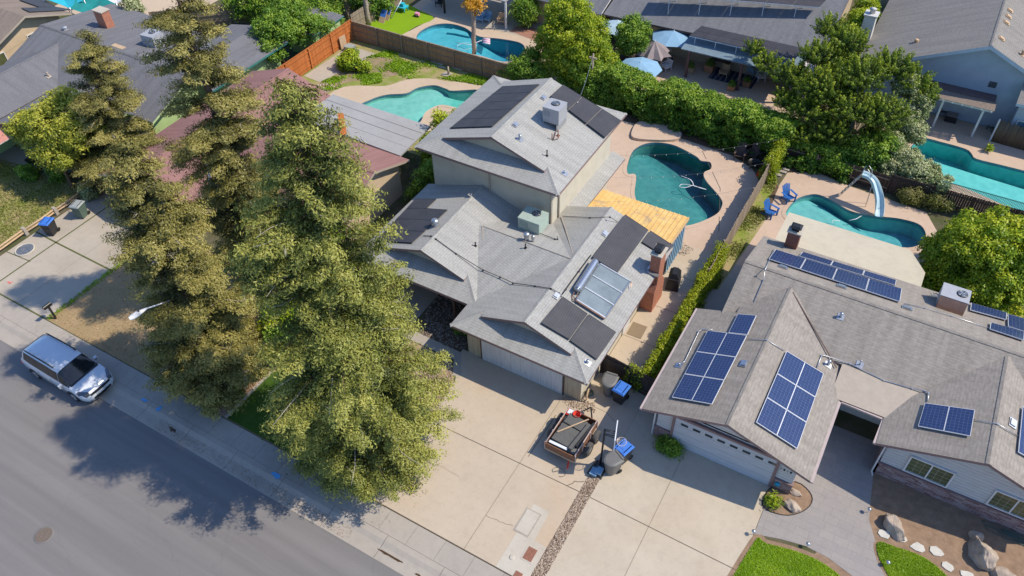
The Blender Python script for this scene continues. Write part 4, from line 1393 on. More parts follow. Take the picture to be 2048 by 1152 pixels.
# ================================================================== MAIN TWO STOREY HOUSE
H1 = thing('house', 'two storey cream house with pale grey shingle roofs and black solar mats', 'house', (-16.5, 30, 0))
walls(H1, [([(-16.5, 22.42), (-9.75, 22.42), (-9.75, 32.3), (-16.5, 32.3)], 0, 2.5), ([(-24.1, 25.8), (-16.45, 25.8), (-16.45, 31.0), (-24.1, 31.0)], 0, 2.5),
           ([(-24.15, 30.9), (-15.95, 30.9), (-15.95, 38.75), (-24.15, 38.75)], 0, 5.78)], 'stucco_cream')
mb = MB(); mb.prism([(-24.0, 25.76), (-16.5, 25.76), (-16.5, 25.80), (-24.0, 25.80)], 0, 2.45); mb.build('porch_wall', 'porch_beige', H1)
mb = MB(); mb.box(-16.52, 22.38, 0, -15.62, 22.42, 2.4); mb.box(-10.72, 22.38, 0, -9.73, 22.42, 2.4); mb.box(-15.62, 22.38, 2.12, -10.72, 22.42, 2.4); mb.build('siding', 'siding_cream', H1)
f2, l2, g2 = wing(-24.9, -15.3, 30.3, 39.4, 5.8, .34, 'y', 'dutch', 'dutch', 1.4, .42)
roof_obj(H1, f2, 'shingle_light_grey', 'trim_mauve', label='upper hip roof with small front gable')
fa, la, ga = wing(-17.05, -9.15, 21.7, 32.75, 2.6, .36, 'y', 'dutch', 'gable', 1.35, .42)
roof_obj(H1, fa, 'shingle_light_grey', 'trim_mauve', label='garage wing roof')
fp, lp, gp = wing(-24.75, -16.45, 23.4, 31.0, 2.6, .36, 'y', 'dutch', 'gable', 1.45, .42)
roof_obj(H1, fp, 'shingle_light_grey', 'trim_mauve', label='porch wing roof')
# middle cross roof
def plane3(a, b, c):
    a, b, c = Vector(a), Vector(b), Vector(c); n = (b - a).cross(c - a)
    return lambda x, y: a.z - (n.x * (x - a.x) + n.y * (y - a.y)) / n.z
R0, R1 = (-19.3, 28.2, 3.60), (-12.95, 27.9, 3.98)
mfz = plane3(R0, R1, (-17.05, 23.45, 2.58)); mbz = plane3(R0, R1, (-15.6, 30.6, 3.12))
def onp(x, y, f): return (x, y, f(x, y))
roof_obj(H1, [[onp(-20.0, 23.6, mfz), onp(-12.95, 23.6, mfz), R1, R0, onp(-20.0, 28.25, mfz)]], 'shingle_light_grey', 'trim_mauve', .12)
roof_obj(H1, [[R0, R1, onp(-12.95, 30.95, mbz), onp(-20.0, 30.95, mbz), onp(-20.0, 28.25, mbz)]], 'shingle_light_grey', 'trim_mauve', .12)
roof_obj(H1, [[(-15.05, 32.6, 2.62), (-15.05, 39.2, 2.62), (-15.97, 39.2, 2.92), (-15.97, 32.6, 2.92)]], 'shingle_light_grey', 'trim_mauve', .12, label='narrow lean-to roof along the side wall')
caps(H1, l2 + la + lp, 'shingle_light_grey')
# valleys (metal)
mb = MB()
def vline(a, b, w=.05):
    mb.bar(Vector(a) + Vector((0, 0, .03)), Vector(b) + Vector((0, 0, .03)), w, .015)
vline(S(965, 452, lambda x, y: 3.62), S(972, 597, lambda x, y: 2.62)); vline(S(972, 597, lambda x, y: 2.62), S(1143, 518, lambda x, y: 3.97)); vline(S(1123, 433, lambda x, y: 3.12), S(1147, 512, lambda x, y: 3.95), .04)
vline(S(965, 452, lambda x, y: 3.62), S(1143, 518, lambda x, y: 3.97), .03)
mb.build('valley_flashing', 'trim_tan', H1)
gb = MB()
for g in (g2 + ga + gp):
    gb.face(g)
gb.build('gable_wall', 'stucco_cream', H1)
mb = MB(); mb.box(-15.58, 22.30, .03, -10.76, 22.37, 2.12); d_ = mb.build('garage_door', 'garage_panel_plain', H1)
mb = MB(); mb.box(-15.66, 22.30, 0, -15.58, 22.40, 2.2); mb.box(-10.76, 22.30, 0, -10.68, 22.40, 2.2); mb.box(-15.66, 22.30, 2.12, -10.68, 22.40, 2.2); mb.build('door_frame', 'trim_brown', H1)
mb = MB()
for x in (-22.6, -18.3): mb.box(x - .06, 23.8, 0, x + .06, 23.92, 2.45)
mb.build('porch_post', 'trim_brown', H1)
window(H1, -20.6, 25.76, 1.0, 1.6, 1.1, split=2); window(H1, 36.1, -15.95, 5.0, 1.9, .45, axis='y', sg=1); window(H1, 35.5, -9.75, 1.0, .1, .1, axis='y', sg=1) if False else None
window(H1, 26.2, -9.75, 1.1, 1.2, 1.0, axis='y', sg=1)
downspout(H1, -20.1, 30.84, 5.6); downspout(H1, -16.0, 30.84, 5.6); downspout(H1, -15.88, 31.6, 5.6)
# fence-like side door trim on right wall of the garage
mb = MB(); mb.box(-9.74, 27.5, .05, -9.68, 28.4, 2.05); mb.build('side_door', 'trim_white', H1)
zl2 = lambda x, y: 5.8 + .34 * (x + 24.9); zr2 = lambda x, y: 5.8 + .34 * (-15.3 - x)
zla = lambda x, y: 2.6 + .36 * (x + 17.05); zra = lambda x, y: 2.6 + .36 * (-9.15 - x)
zlp = lambda x, y: 2.6 + .36 * (x + 24.75); zrp = lambda x, y: 2.6 + .36 * (-16.45 - x)
for a in ((1039, 275, zr2, .28, .09), (1071, 205 - 8, zr2, .05, .05)): pass
vent_pipe(H1, 1040, 279, zr2, .28, .08); vent_pipe(H1, 1094, 312, zr2, .35, .035, dark=True); vent_pipe(H1, 1129, 347, zr2, .14, .05); flat_vent(H1, 1031, 250, zr2, .3, .4); flat_vent(H1, 1087, 196, zr2, .3, .4)
mb = MB()
p = S(1116, 272, zr2); mb.box(p.x - .1, p.y - .1, p.z, p.x + .1, p.y + .1, p.z + .03); mb.tube([p, p + Vector((0, 0, .4))], .03, 6); p = S(1104, 279, zr2); mb.tube([p, p + Vector((0, 0, .4))], .03, 6); mb.tube([S(1112, 262, zr2, .1), S(1107, 280, zr2, .1), S(1118, 276, zr2, .1)], .025, 5); mb.build('refrigerant_pipe', 'rust_lid', H1)
vent_pipe(H1, 951, 492, zrp, .22, .035, dark=True); vent_pipe(H1, 1051, 496, mfz, .25, .035, dark=True); vent_pipe(H1, 943, 390, zrp, .06, .06)
flat_vent(H1, 1210, 468, zra, .3, .42); flat_vent(H1, 1113, 592, zra, .3, .42); vent_pipe(H1, 1175, 726, zra, .16, .07)
# turbine vent on the porch wing
p = S(871, 452, zlp)
mb = MB(); mb.lathe([(.17, -.1), (.15, .1), (.14, .2)], 14, p); tv = mb.build('turbine_vent', 'metal_galv', H1)
mb = MB(); mb.lathe([(.14, .2), (.20, .26), (.22, .36), (.19, .45), (.09, .50), (0.01, .51)], 18, p); mb.build('turbine_head', 'metal_galv', tv)
# stub flues near the green AC
for (px, py, r, h) in ((1053, 480, .17, .45), (1066, 483, .10, .36)):
    p = S(px, py, mbz); mb = MB(); mb.tube([p - Vector((0, 0, .1)), p + Vector((0, 0, h))], r * .8, 12); mb.lathe([(r, h - .12), (r, h + .03), (r * .8, h + .07), (.01, h + .09)], 12, p); mb.build('flue', 'metal_galv', H1)
conduit(H1, [S(847, 471, zlp, .05), S(862, 472, zlp, .05), S(872, 478, zrp, .05), S(912, 507, zrp, .05), S(966, 540, mfz, .09), S(1000, 554, mfz, .10), S(1026, 566, zla, .10), S(1070, 572, zla, .05), S(1102, 577, zla, .05), S(1118, 586, zra, .05), S(1124, 594, zra, .05)], .02, 'metal_dark')
conduit(H1, [S(1125, 432, zla, .05), S(1180, 435, zla, .05), S(1220, 434, zla, .05), S(1236, 444, zra, .05)], .016, 'metal_dark')
conduit(H1, [S(1078, 466, mbz, .1), S(1110, 478, mbz, .06), S(1115, 478, mbz, .06), S(1114, 472, mbz, .3)], .02, 'metal_dark')
conduit(H1, [S(1182, 510, zra, .10), S(1158, 542, zra, .1), S(1132, 578, zra, .1), S(1125, 588, zra, .08)], .03, 'metal_dark')
c_ = brick_chimney(H1, -9.56, 30.2, -9.0, 31.0, 0, 4.0)
mb = MB()
mb.box(-9.74, 29.9, 0, -8.99, 31.4, 1.5)
mb.hexa([Vector((-9.735, 29.91, 1.505)), Vector((-8.995, 29.91, 1.505)), Vector((-8.995, 31.39, 1.505)), Vector((-9.735, 31.39, 1.505))], [Vector((-9.60, 30.16, 1.9)), Vector((-8.997, 30.16, 1.9)), Vector((-8.997, 31.05, 1.9)), Vector((-9.60, 31.05, 1.9))])
mb.build('chimney_shoulder', 'brick_orange', H1)
mb = MB(); mb.box(-9.66, 30.03, 2.72, -8.94, 30.145, 2.84); mb.box(-9.68, 30.15, 2.76, -9.585, 31.1, 2.92)
mb.build('chimney_flashing', 'metal_galv', H1)
# solar mats upstairs and down
rowt = lambda n: ['lowest', 'second', 'third', 'fourth', 'top'][n]
solar_array([(900, 256), (985, 253), (1079, 169), (1004, 173)], zl2, 2, 5, lambda i, j: 'black mat on the upper roof, %s row from the front gable, %s column' % (ORD[j], ['eave side', 'ridge side'][i]), 'black solar mats on the upper roof left slope', 'mat', .06)
solar_array([(1100, 192), (1210, 276), (1243, 242), (1126, 169)], zr2, 3, 1, lambda i, j: 'black ribbed solar mat on the upper roof behind the grey air conditioner, %s of three' % ['rearmost', 'middle', 'frontmost'][i], 'black ribbed mats behind the grey air conditioner', 'mat', .12)
solar_array([(786, 484), (824, 486), (895, 420), (868, 398)], zlp, 1, 1, lambda i, j: 'x', 'g', 'mat') if False else None
def pwy(x): return x
qa = [(785, 485), (822, 486), (853, 417), (812, 416)]
solar_array([(751, 482), (787, 484), (853, 417), (813, 417)], zlp, 1, 3, lambda i, j: 'black mat on the porch wing roof, eave side column, %s from the front' % ORD[j], 'black solar mats on the porch wing roof', 'mat', .06)
solar_array([(787, 484), (824, 486), (895, 420), (853, 417)], zlp, 1, 3, lambda i, j: 'black mat on the porch wing roof, ridge side column, %s from the front' % ORD[j], 'black solar mats on the porch wing roof', 'mat', .06)
solar_array([(813, 417), (853, 417), (873, 398), (830, 398)], zlp, 1, 1, lambda i, j: 'rearmost single black solar mat on the porch wing roof', 'black solar mats on the porch wing roof', 'mat', .06)
solar_array([(1081, 646), (1139, 680), (1176, 628), (1125, 593)], zra, 1, 1, lambda i, j: 'black ribbed solar mat on the garage roof nearest its ridge and front gable', 'black ribbed mats on the garage roof', 'mat', .10)
solar_array([(1139, 681), (1194, 720), (1233, 665), (1177, 628)], zra, 1, 1, lambda i, j: 'black ribbed solar mat at the right eave of the garage roof', 'black ribbed mats on the garage roof', 'mat', .10)
solar_array([(1183, 515), (1235, 547), (1298, 460), (1250, 428)], zra, 1, 1, lambda i, j: 'large black ribbed solar mat behind the silver water heater tank', 'black ribbed mats on the garage roof', 'mat', .14)
solar_array([(1283, 484), (1328, 512), (1348, 492), (1300, 461)], zra, 1, 1, lambda i, j: 'small black ribbed solar mat behind the tall brick chimney', 'black ribbed mats on the garage roof', 'mat', .08)
# solar water heater
HW = thing('solar_water_heater', 'silver tank solar water heater with three glazed collectors on the garage roof', 'solar water heater', S(1190, 575, zra))
A, B, C, D = S(1153, 600, zra, .16), S(1210, 636, zra, .16), S(1260, 563, zra, .16), S(1200, 528, zra, .16)
for k in range(3):
    a, b = k / 3, (k + 1) / 3
    q = [A.lerp(D, a), B.lerp(C, a), B.lerp(C, b), A.lerp(D, b)]
    n = nrm(q); n = n if n.z > 0 else -n
    mb = MB(); ci = [p.lerp(sum(q, Vector((0, 0, 0))) / 4, .03) + n * .02 for p in q]; mb.face(ci if nrm(ci).z > 0 else ci[::-1])
    mb.build('collector_glass', 'collector_glass', HW)
mb = MB()
for a in (0, 1 / 3, 2 / 3, 1): mb.bar(A.lerp(D, a), B.lerp(C, a), .07, .12, up=(0, 0, 1))
mb.bar(A, D, .06, .12); mb.bar(B, C, .06, .12); plate(mb, [p - Vector((0, 0, .06)) for p in (A, B, C, D)], .03); mb.build('collector_frame', 'metal_galv', HW)
T0, T1 = S(1155, 578, zra, .34), S(1190, 524, zra, .34); dv = (T1 - T0).normalized()
mb = MB(); mb.tube([T0 - dv * .04, T0, T1, T1 + dv * .04], .21, 24, caps=True); mb.build('tank', 'collector_tank', HW)
mb = MB(); mb.tube([T0 - dv * .10, T0 - dv * .03], .15, 16); mb.build('tank_cap', 'metal_galv', HW)
mb = MB(); mb.tube([T0 + Vector((-.1, -.15, -.1)), T0 + Vector((-.1, -.45, -.3)), A + Vector((-.1, -.1, 0)), A], .03, 6); mb.tube([T0 + Vector((.1, -.2, -.1)), T0 + Vector((.2, -.5, -.3)), A + Vector((.15, -.1, 0))], .025, 6); mb.tube([B + Vector((0, -.06, 0)), A + Vector((0, -.06, 0))], .035, 6); mb.tube([C, C + Vector((.15, -.1, .05)), C + Vector((.2, -.3, -.05))], .02, 5); mb.build('pipework', 'ac_copper', HW)

def ac_box(name, label, c, w, d, h, rz, mat, fan_off=(0, 0), legs=.12, louvre=True):
    root = thing(name, label, 'air conditioner', c, rz)
    mb = MB(); mb.box(-w / 2, -d / 2, legs, w / 2, d / 2, h); mb.box(-w / 2 - .015, -d / 2 - .015, h, w / 2 + .015, d / 2 + .015, h + .03)
    mb.build('cabinet', mat, root, bevel=.015, local=True)
    mb = MB(); fx, fy = fan_off; mb.lathe([(.26, h + .035), (.26, h + .06), (.24, h + .065)], 22, (fx, fy, 0)); fb = mb.build('fan_grille', 'metal_dark', root, local=True)
    mb = MB()
    for r in (.08, .15, .22): mb.tube([(fx + r * math.cos(a), fy + r * math.sin(a), h + .075) for a in [k * math.pi / 10 for k in range(20)]], .008, 4, closed=True)
    for k in range(4):
        a = k * math.pi / 4; mb.bar((fx - .24 * math.cos(a), fy - .24 * math.sin(a), h + .08), (fx + .24 * math.cos(a), fy + .24 * math.sin(a), h + .08), .018, .012)
    for k in range(4):
        a = k * math.pi / 2 + .3; mb.face([(fx, fy, h + .068), (fx + .2 * math.cos(a), fy + .2 * math.sin(a), h + .069), (fx + .2 * math.cos(a + .7), fy + .2 * math.sin(a + .7), h + .069)])
    mb.build('fan_guard', 'metal_galv', root, local=True)
    if louvre:
        mb = MB()
        for k in range(9): mb.box(-w / 2 + .06, -d / 2 - .012, legs + .12 + k * .045 + h * .25, -w * .02, -d / 2 - .002, legs + .14 + k * .045 + h * .25)
        mb.box(w * .08, -d / 2 - .006, legs + .1, w / 2 - .05, -d / 2 - .001, h - .08)
        for k in range(8): mb.box(w / 2 + .002, -d / 2 + .08, legs + .15 + k * .08, w / 2 + .012, d / 2 - .08, legs + .17 + k * .08)
        mb.build('louvre_panel', 'metal_dark' if False else mat, root, local=True)
    if legs:
        mb = MB()
        for sx in (-1, 1): mb.box(sx * (w / 2 - .08) - .04, -d / 2 - .04, -.35, sx * (w / 2 - .08) + .04, d / 2 + .04, legs)
        mb.build('stand', 'metal_galv', root, local=True)
    return root
ac_box('air_conditioner', 'square pale grey air conditioner on the upper roof', (-18.1, 35.15, 6.85), 1.05, 1.05, 1.1, 0, 'ac_grey', (0, .1), .16)
ac_box('air_conditioner', 'boxy pale green air conditioner at the foot of the cream wall', (-16.55, 29.75, 3.35), 1.35, 1.15, .9, 0, 'ac_green', (.1, .2), .05)

# yellow metal patio cover
PC = thing('patio_cover', 'yellow ribbed metal patio cover with worn grey patches', 'patio cover', (-12.2, 34.6, 0))
a, b, c, d = Vector((-15.0, 33.0, 2.62)), Vector((-9.4, 33.0, 2.62)), Vector((-9.4, 35.9, 2.38)), Vector((-15.0, 35.9, 2.38))
mb = MB(); plate(mb, [a, b, c, d], .03)
n = 19
for k in range(n + 1):
    p, q = a.lerp(b, k / n) + Vector((0, 0, .045)), d.lerp(c, k / n) + Vector((0, 0, .045)); mb.bar(p, q, .045, .05)
mb.build('roof', 'metal_roof_yellow', PC)
mb = MB(); mb.bar(d - Vector((0, 0, .12)), c - Vector((0, 0, .12)), .1, .16); mb.bar(b - Vector((0, 0, .1)), c - Vector((0, 0, .1)), .08, .14); mb.build('beam', 'wood_raw', PC)
for x in (-14.8, -12.1, -9.55):
    mb = MB(); mb.box(x - .06, 35.6, 0, x + .06, 35.72, 2.3); mb.build('post', 'wood_raw', PC)
mb = MB()
for k in range(16):
    y = 33.1 + k * .17; mb.box(-9.5, y, .1, -9.46 - .04 * (k % 2), y + .17, 2.3)
mb.build('curtain', 'fabric_blue', PC)

# ================================================================== RIGHT HOUSE
H2 = thing('house', 'single storey white sided house with brown grey shingles and blue solar panels', 'house', (2, 28, 0))
walls(H2, [([(-5.6, 22.42), (1.0, 22.42), (1.0, 29.2), (-5.6, 29.2)], 0, 2.5), ([(-4.6, 28.3), (16, 28.3), (16, 35.4), (-4.6, 35.4)], 0, 2.5), ([(4.25, 25.53), (11.9, 25.53), (11.9, 30), (4.25, 30)], 0, 2.5)], 'stucco_white')
fg, lg, _ = wing(-6.25, 1.62, 21.65, 29.0, 2.6, .36, 'y', 'gable', 'gable')
lo = -6.25; hi = 1.62; xm = (lo + hi) / 2; zr_ = 2.6 + .36 * (hi - xm)
roof_obj(H2, [[(lo, 21.65, 2.6), (xm, 21.65, zr_), (xm, 31.3, zr_), (-4.3, 31.0, 2.6 + .36 * (-4.3 - lo)), (-4.3, 29.0, 2.6 + .36 * (-4.3 - lo)), (lo, 29.0, 2.6)][::-1],
              [(hi, 21.65, 2.6), (hi, 29.5, 2.6), (xm, 31.3, zr_), (xm, 21.65, zr_)]], 'shingle_brown_grey', 'trim_mauve', label='garage gable roof')
e_, ym, ey, zz = 2.6, 31.95, 4.4, 2.6 + .36 * 4.4
zmf = lambda x, y: zz - .36 * (ym - y); zmr = lambda x, y: zz - .36 * (y - ym)
roof_obj(H2, [[(-5.0, 28.5, zmf(0, 28.5)), (16.6, 28.5, zmf(0, 28.5)), (16.6, ym, zz), (-5.0, ym, zz)], [(-5.0, ym, zz), (16.6, ym, zz), (16.6, 36.1, zmr(0, 36.1)), (-5.0, 36.1, zmr(0, 36.1))]], 'shingle_brown_grey', 'trim_mauve', label='main ridge roof')
roof_obj(H2, [[(1.2, 26.6, 2.62), (4.1, 26.6, 2.62), (5.2, 28.53, zmf(0, 28.53) + .012), (1.2, 28.53, zmf(0, 28.53) + .012)]], 'deck_tan' if False else 'trim_tan', 'trim_brown', .1, label='smooth tan porch roof')
xr = 7.75
roof_obj(H2, [[(3.64, 25.0, 2.6), (xr, 25.0, 2.6 + .36 * 4.11), (xr, 32.0, 2.6 + .36 * 4.11), (3.64, 27.2, 2.6)][::-1], [(xr, 25.0, 4.08), (11.86, 25.0, 2.6), (11.86, 30, 2.6), (xr, 32.0, 4.08)][::-1]], 'shingle_brown_grey', 'trim_mauve', label='right wing gable roof')
caps(H2, [((xm, 21.65, zr_), (xm, 31.2, zr_)), ((-5.0, ym, zz), (16.6, ym, zz)), ((xr, 25.0, 4.08), (xr, 31.6, 4.08))], 'shingle_brown_grey', .26)
zgl = lambda x, y: 2.6 + .36 * (x - lo); zgr = lambda x, y: 2.6 + .36 * (hi - x); zwl = lambda x, y: 2.6 + .36 * (x - 3.64); zwr = lambda x, y: 2.6 + .36 * (11.86 - x)
mb = MB()
mb.bar(S(1580, 575, lambda x, y: 4.03), S(1673, 735, lambda x, y: 2.95), .06, .03); mb.bar(S(2023, 713, lambda x, y: 4.05), S(2060, 765, lambda x, y: 3.6), .06, .03)
mb.build('valley_flashing', 'trim_brown', H2)
# gable walls
mb = MB()
mb.prism([(-5.55, 22.40), (.98, 22.40), (.98, 22.44), (-5.55, 22.44)], 2.4, 2.5)
for y, x0, x1, xm_, z1 in ((22.4, -5.6, 1.0, xm, zr_), (25.5, 4.25, 11.9, xr, 4.08)):
    T = [(x0, y, 2.35), (x1, y, 2.35), (x1, y, 2.45), (xm_, y, z1 - .2), (x0, y, 2.45)]
    mb.face(T)
mb.build('gable_wall', 'siding_white', H2)
mb = MB(); mb.box(-5.62, 22.37, .72, -4.86, 22.415, 2.4); mb.box(.22, 22.37, .72, 1.02, 22.415, 2.4); mb.box(1.0, 22.4, .72, 1.03, 27.0, 2.5); mb.box(4.23, 25.49, .8, 11.9, 25.525, 2.5); mb.build('siding', 'siding_white', H2)
mb = MB(); mb.box(-5.68, 22.30, 0, -4.9, 22.415, .78); mb.box(.26, 22.30, 0, 1.08, 22.415, .78); mb.box(1.0, 22.35, 0, 1.07, 23.2, .78); mb.box(4.16, 25.42, 0, 11.95, 25.525, .85); mb.box(4.16, 25.42, 0, 4.245, 27.0, .85); mb.build('brick_wainscot', 'brick_old', H2)
mb = MB(); mb.box(-5.70, 22.26, .78, -4.88, 22.415, .83); mb.box(.24, 22.26, .78, 1.1, 22.415, .83); mb.box(4.12, 25.38, .85, 11.97, 25.525, .90); mb.build('brick_sill', 'trim_mauve', H2)
mb = MB(); mb.box(-4.74, 22.30, .03, .10, 22.39, 2.15); gd = mb.build('garage_door', 'garage_panel_white', H2)
mb = MB()
for k in range(8):
    x = -4.46 + k * .6; mb.box(x, 22.285, 1.72, x + .36, 22.298, 1.88)
mb.build('door_window', 'window_glass', gd)
mb = MB(); mb.box(-4.88, 22.27, 0, -4.74, 22.42, 2.3); mb.box(.10, 22.27, 0, .24, 22.42, 2.3); mb.box(-4.74, 22.27, 2.15, .10, 22.42, 2.3); mb.build('door_frame', 'trim_mauve', H2)
for cx in (6.15, 9.65): window(H2, cx, 25.49, 1.05, 1.75, 1.05, split=2, grid=True, glass='window_glass_green', depth=.08)
gutter(H2, [(-6.31, 21.65, 2.52), (-6.31, 29.0, 2.52)]); gutter(H2, [(1.68, 21.65, 2.52), (1.68, 26.6, 2.52), (3.66, 26.54, 2.52), (3.58, 25.0, 2.52)])
mb = MB(); mb.tube([(3.6, 25.1, 2.5), (3.75, 25.4, 2.35), (4.1, 25.38, 2.2), (4.1, 25.38, .1), (4.2, 25.2, .05)], .04, 6); mb.tube([(-6.2, 21.75, 2.45), (-5.75, 22.3, 2.2), (-5.75, 22.3, .1)], .04, 6); mb.build('downspout', 'trim_white', H2)
# house number
def text_obj(s, loc, size, rot, mat, parent, name='house_number'):
    cu = bpy.data.curves.new(name, 'FONT'); cu.body = s; cu.size = size; cu.extrude = .008; cu.space_character = 1.5
    cu.materials.append(MATS[mat]); tmp = bpy.data.objects.new('tmp', cu)
    me = bpy.data.meshes.new_from_object(tmp)
    bpy.data.objects.remove(tmp)
    o = bpy.data.objects.new(name, me)
    col.objects.link(o)
    o.rotation_euler = rot; o.parent = parent; L, rz = wloc(parent); o.location = Vector(loc) - L
    return o
text_obj('1818', (.3, 22.355, 1.55), .20, (math.pi / 2, 0, 0), 'metal_dark', H2)
mb = MB(); mb.tube([(.45, 22.2, .5), (.45, 22.3, .5)], .12, 10); mb.build('hose_reel', 'tool_blue', H2)
brick_chimney(H2, -3.72, 35.55, -3.05, 36.15, 2.3, 3.95, 'brick_chimney_dark')
flat_vent(H2, 1487, 728, zgl, .3, .42); vent_pipe(H2, 1681, 634, zmf, .25, .07); vent_pipe(H2, 1656, 730, zgr, .3, .07); vent_pipe(H2, 1719, 730, zmf, .3, .035); vent_pipe(H2, 1358, 731, zgl, .12, .05)
flat_vent(H2, 2025, 847, zwr, .32, .5); flat_vent(H2, 1683, 574, zmr, .5, .3); flat_vent(H2, 1814, 617, zmr, .5, .3); flat_vent(H2, 1566, 535, zmr, .5, .3)
wp = 'metal_galv'
conduit(H2, [S(1358, 731, zgl, .1), S(1370, 722, zgl, .06), S(1398, 662, zgl, .06), S(1407, 658, zgl, .06), S(1425, 659, zgl, .06)], .02, wp)
conduit(H2, [S(1548, 498, zmr, .08), S(1530, 540, zmr, .08), S(1527, 560, zmf, .06), S(1498, 627, zmf, .06)], .02, wp)
conduit(H2, [S(1497, 678, zgl, .06), S(1533, 680, zgl, .06), S(1568, 701, zgr, .06)], .02, wp)
conduit(H2, [S(1634, 735, zgr, .06), S(1643, 711, zgr, .06), S(1650, 711, zgr, .06), S(1700, 727, zmf, .06), S(1768, 761, zmf, .06), S(1825, 777, zmf, .06), S(1850, 782, zwl, .06), S(1857, 786, zwl, .06), S(1856, 803, zwl, .06)], .025, wp)
conduit(H2, [S(1946, 839, zwl, .06), S(1996, 848, zwl, .06), S(2036, 872, zwr, .06)], .02, wp)
conduit(H2, [S(1808, 607, zmr, .05), S(1850, 616, zmr, .05), S(1904, 632, zmr, .05), S(1980, 657, zmr, .05)], .018, wp)
pg = 'blue solar panels on the white sided house'
solar_array([(1344, 795), (1424, 809), (1494, 671), (1416, 661)], zgl, 2, 3, lambda i, j: 'solar panel on the left garage slope, %s row from the eave, %s column' % (ORD[j], ['eave side', 'ridge side'][i]), pg, 'pv', .12)
solar_array([(1457, 666), (1495, 670), (1513, 631), (1476, 628)], zgl, 1, 1, lambda i, j: 'single blue solar panel behind the six on the garage left slope', pg, 'pv', .12)
solar_array([(1512, 845), (1594, 898), (1647, 747), (1573, 702)], zgr, 2, 3, lambda i, j: 'solar panel on the right garage slope, %s row from the front, %s column' % (ORD[j], ['ridge side', 'courtyard side'][i]), pg, 'pv', .12)
solar_array([(1537, 518), (1800, 604), (1804, 578), (1551, 499)], zmr, 4, 1, lambda i, j: 'landscape solar panel in the front rear-slope row, %s from the dark chimney' % ORD[i], pg, 'pv', .12)
solar_array([(1598, 512), (1791, 571), (1793, 561), (1605, 504)], zmr, 3, 1, lambda i, j: 'landscape solar panel beside the cream flat roof, %s from the dark chimney' % ORD[i], pg, 'pv', .12)
solar_array([(1836, 853), (1941, 873), (1950, 820), (1850, 806)], zwl, 2, 1, lambda i, j: 'blue solar panel on the right wing, %s of the pair' % ['courtyard side', 'ridge side'][i], pg, 'pv', .12)
solar_array([(1940, 620), (2013, 640), (2014, 626), (1942, 606)], zmr, 1, 1, lambda i, j: 'small landscape solar panel right of the rooftop cooler', pg, 'pv', .12)
solar_array([(2016, 653), (2075, 672), (2076, 645), (2015, 628)], zmr, 1, 1, lambda i, j: 'solar panel cut by the right picture edge beside the bush', pg, 'pv', .12)
solar_array([(1979, 658), (2048, 681), (2049, 664), (1981, 645)], zmr, 1, 1, lambda i, j: 'landscape solar panel nearest the ridge at the right edge', pg, 'pv', .12)
solar_array([(2036, 905), (2080, 930), (2090, 850), (2045, 812)], zwr, 1, 1, lambda i, j: 'solar panel cut by the right edge on the far slope of the right wing', pg, 'pv', .12)
r_ = ac_box('air_conditioner', 'weathered rooftop cooler with white top and copper brown curved front', (5.0, 34.9, 3.15), 1.3, 1.0, .85, 0, 'ac_grey', (.28, .05), .05, False)
mb = MB(); prof = [(-.52 - .36 * math.sin(k * math.pi / 12), .05 + .80 * (1 - k / 6) ) for k in range(7)]
for (ya, za), (yb, zb) in zip(prof, prof[1:]): mb.face([(-.63, ya, za), (-.63, yb, zb), (.63, yb, zb), (.63, ya, za)][::-1]); 
for sx in (-.63, .63): mb.face([(sx, y, z) for y, z in prof] + [(sx, -.5, .05)])
mb.build('front_cowl', 'ac_copper', r_, local=True)
mb = MB(); mb.tube([(-.66, .1, .3), (-.8, .1, .35), (-.85, .3, .1), (-.85, .5, 0)], .03, 6); mb.tube([(-.66, -.1, .4), (-.95, .0, .2), (-1.0, .4, 0)], .025, 6); mb.build('pipework', 'metal_galv', r_, local=True)
# cream flat patio cover behind
FC = thing('patio_cover', 'wide cream flat patio roof between the shingles and the blue pool', 'patio cover', (-.5, 37.5, 0))
q = [G(1575, 430, 2.62), G(1547, 483, 2.62), G(1840, 577, 2.62), G(1800, 492, 2.62)]
mb = MB(); plate(mb, [Vector((-4.35, 36.0, 2.5)), Vector((3.55, 36.0, 2.5)), Vector((3.55, 37.4, 2.5)), Vector((2.5, 39.0, 2.44)), Vector((-4.35, 39.0, 2.44))][:5], .12); mb.build('roof', 'flat_roof_cream', FC)
for x in (-4.2, -1.0, 2.3):
    mb = MB(); mb.box(x - .06, 38.7, 0, x + .06, 38.82, 2.44); mb.build('post', 'trim_white', FC)

# ================================================================== MAROON HOUSE
H3 = thing('house', 'maroon shingled beige house partly hidden behind the conifers', 'house', (-36, 29, 0))
walls(H3, [([(-43.8, 22.3), (-37.1, 22.3), (-37.1, 35.5), (-43.8, 35.5)], 0, 2.5), ([(-43.5, 26.1), (-27.75, 26.1), (-27.75, 31.9), (-43.5, 31.9)], 0, 2.5)], 'stucco_tan')
f, l, g = wing(-44.35, -36.5, 21.6, 36.1, 2.55, .33, 'y', 'gable', 'gable'); roof_obj(H3, f, 'shingle_red', 'trim_white', label='left wing of the maroon roof'); caps(H3, l, 'shingle_red')
f, l, g = wing(25.6, 32.5, -41.0, -27.25, 2.6, .38, 'x', 'gable', 'gable'); roof_obj(H3, f, 'shingle_red', 'trim_tan', label='main maroon roof'); caps(H3, l, 'shingle_red')
mb = MB()
for T in ([(-27.73, 26.1, 2.4), (-27.73, 31.9, 2.4), (-27.73, 29.05, 3.62)],): mb.face(T)
mb.build('gable_wall', 'stucco_tan', H3)
mb = MB(); mb.bar((-39.0, 26.2, 3.52), (-36.6, 24.2, 2.75), .16, .05); mb.build('valley_flashing', 'metal_galv', H3)
vent_pipe(H3, 487, 240, lambda x, y: 2.55 + .33 * (-36.5 - x), .2, .08, 'trim_tan')
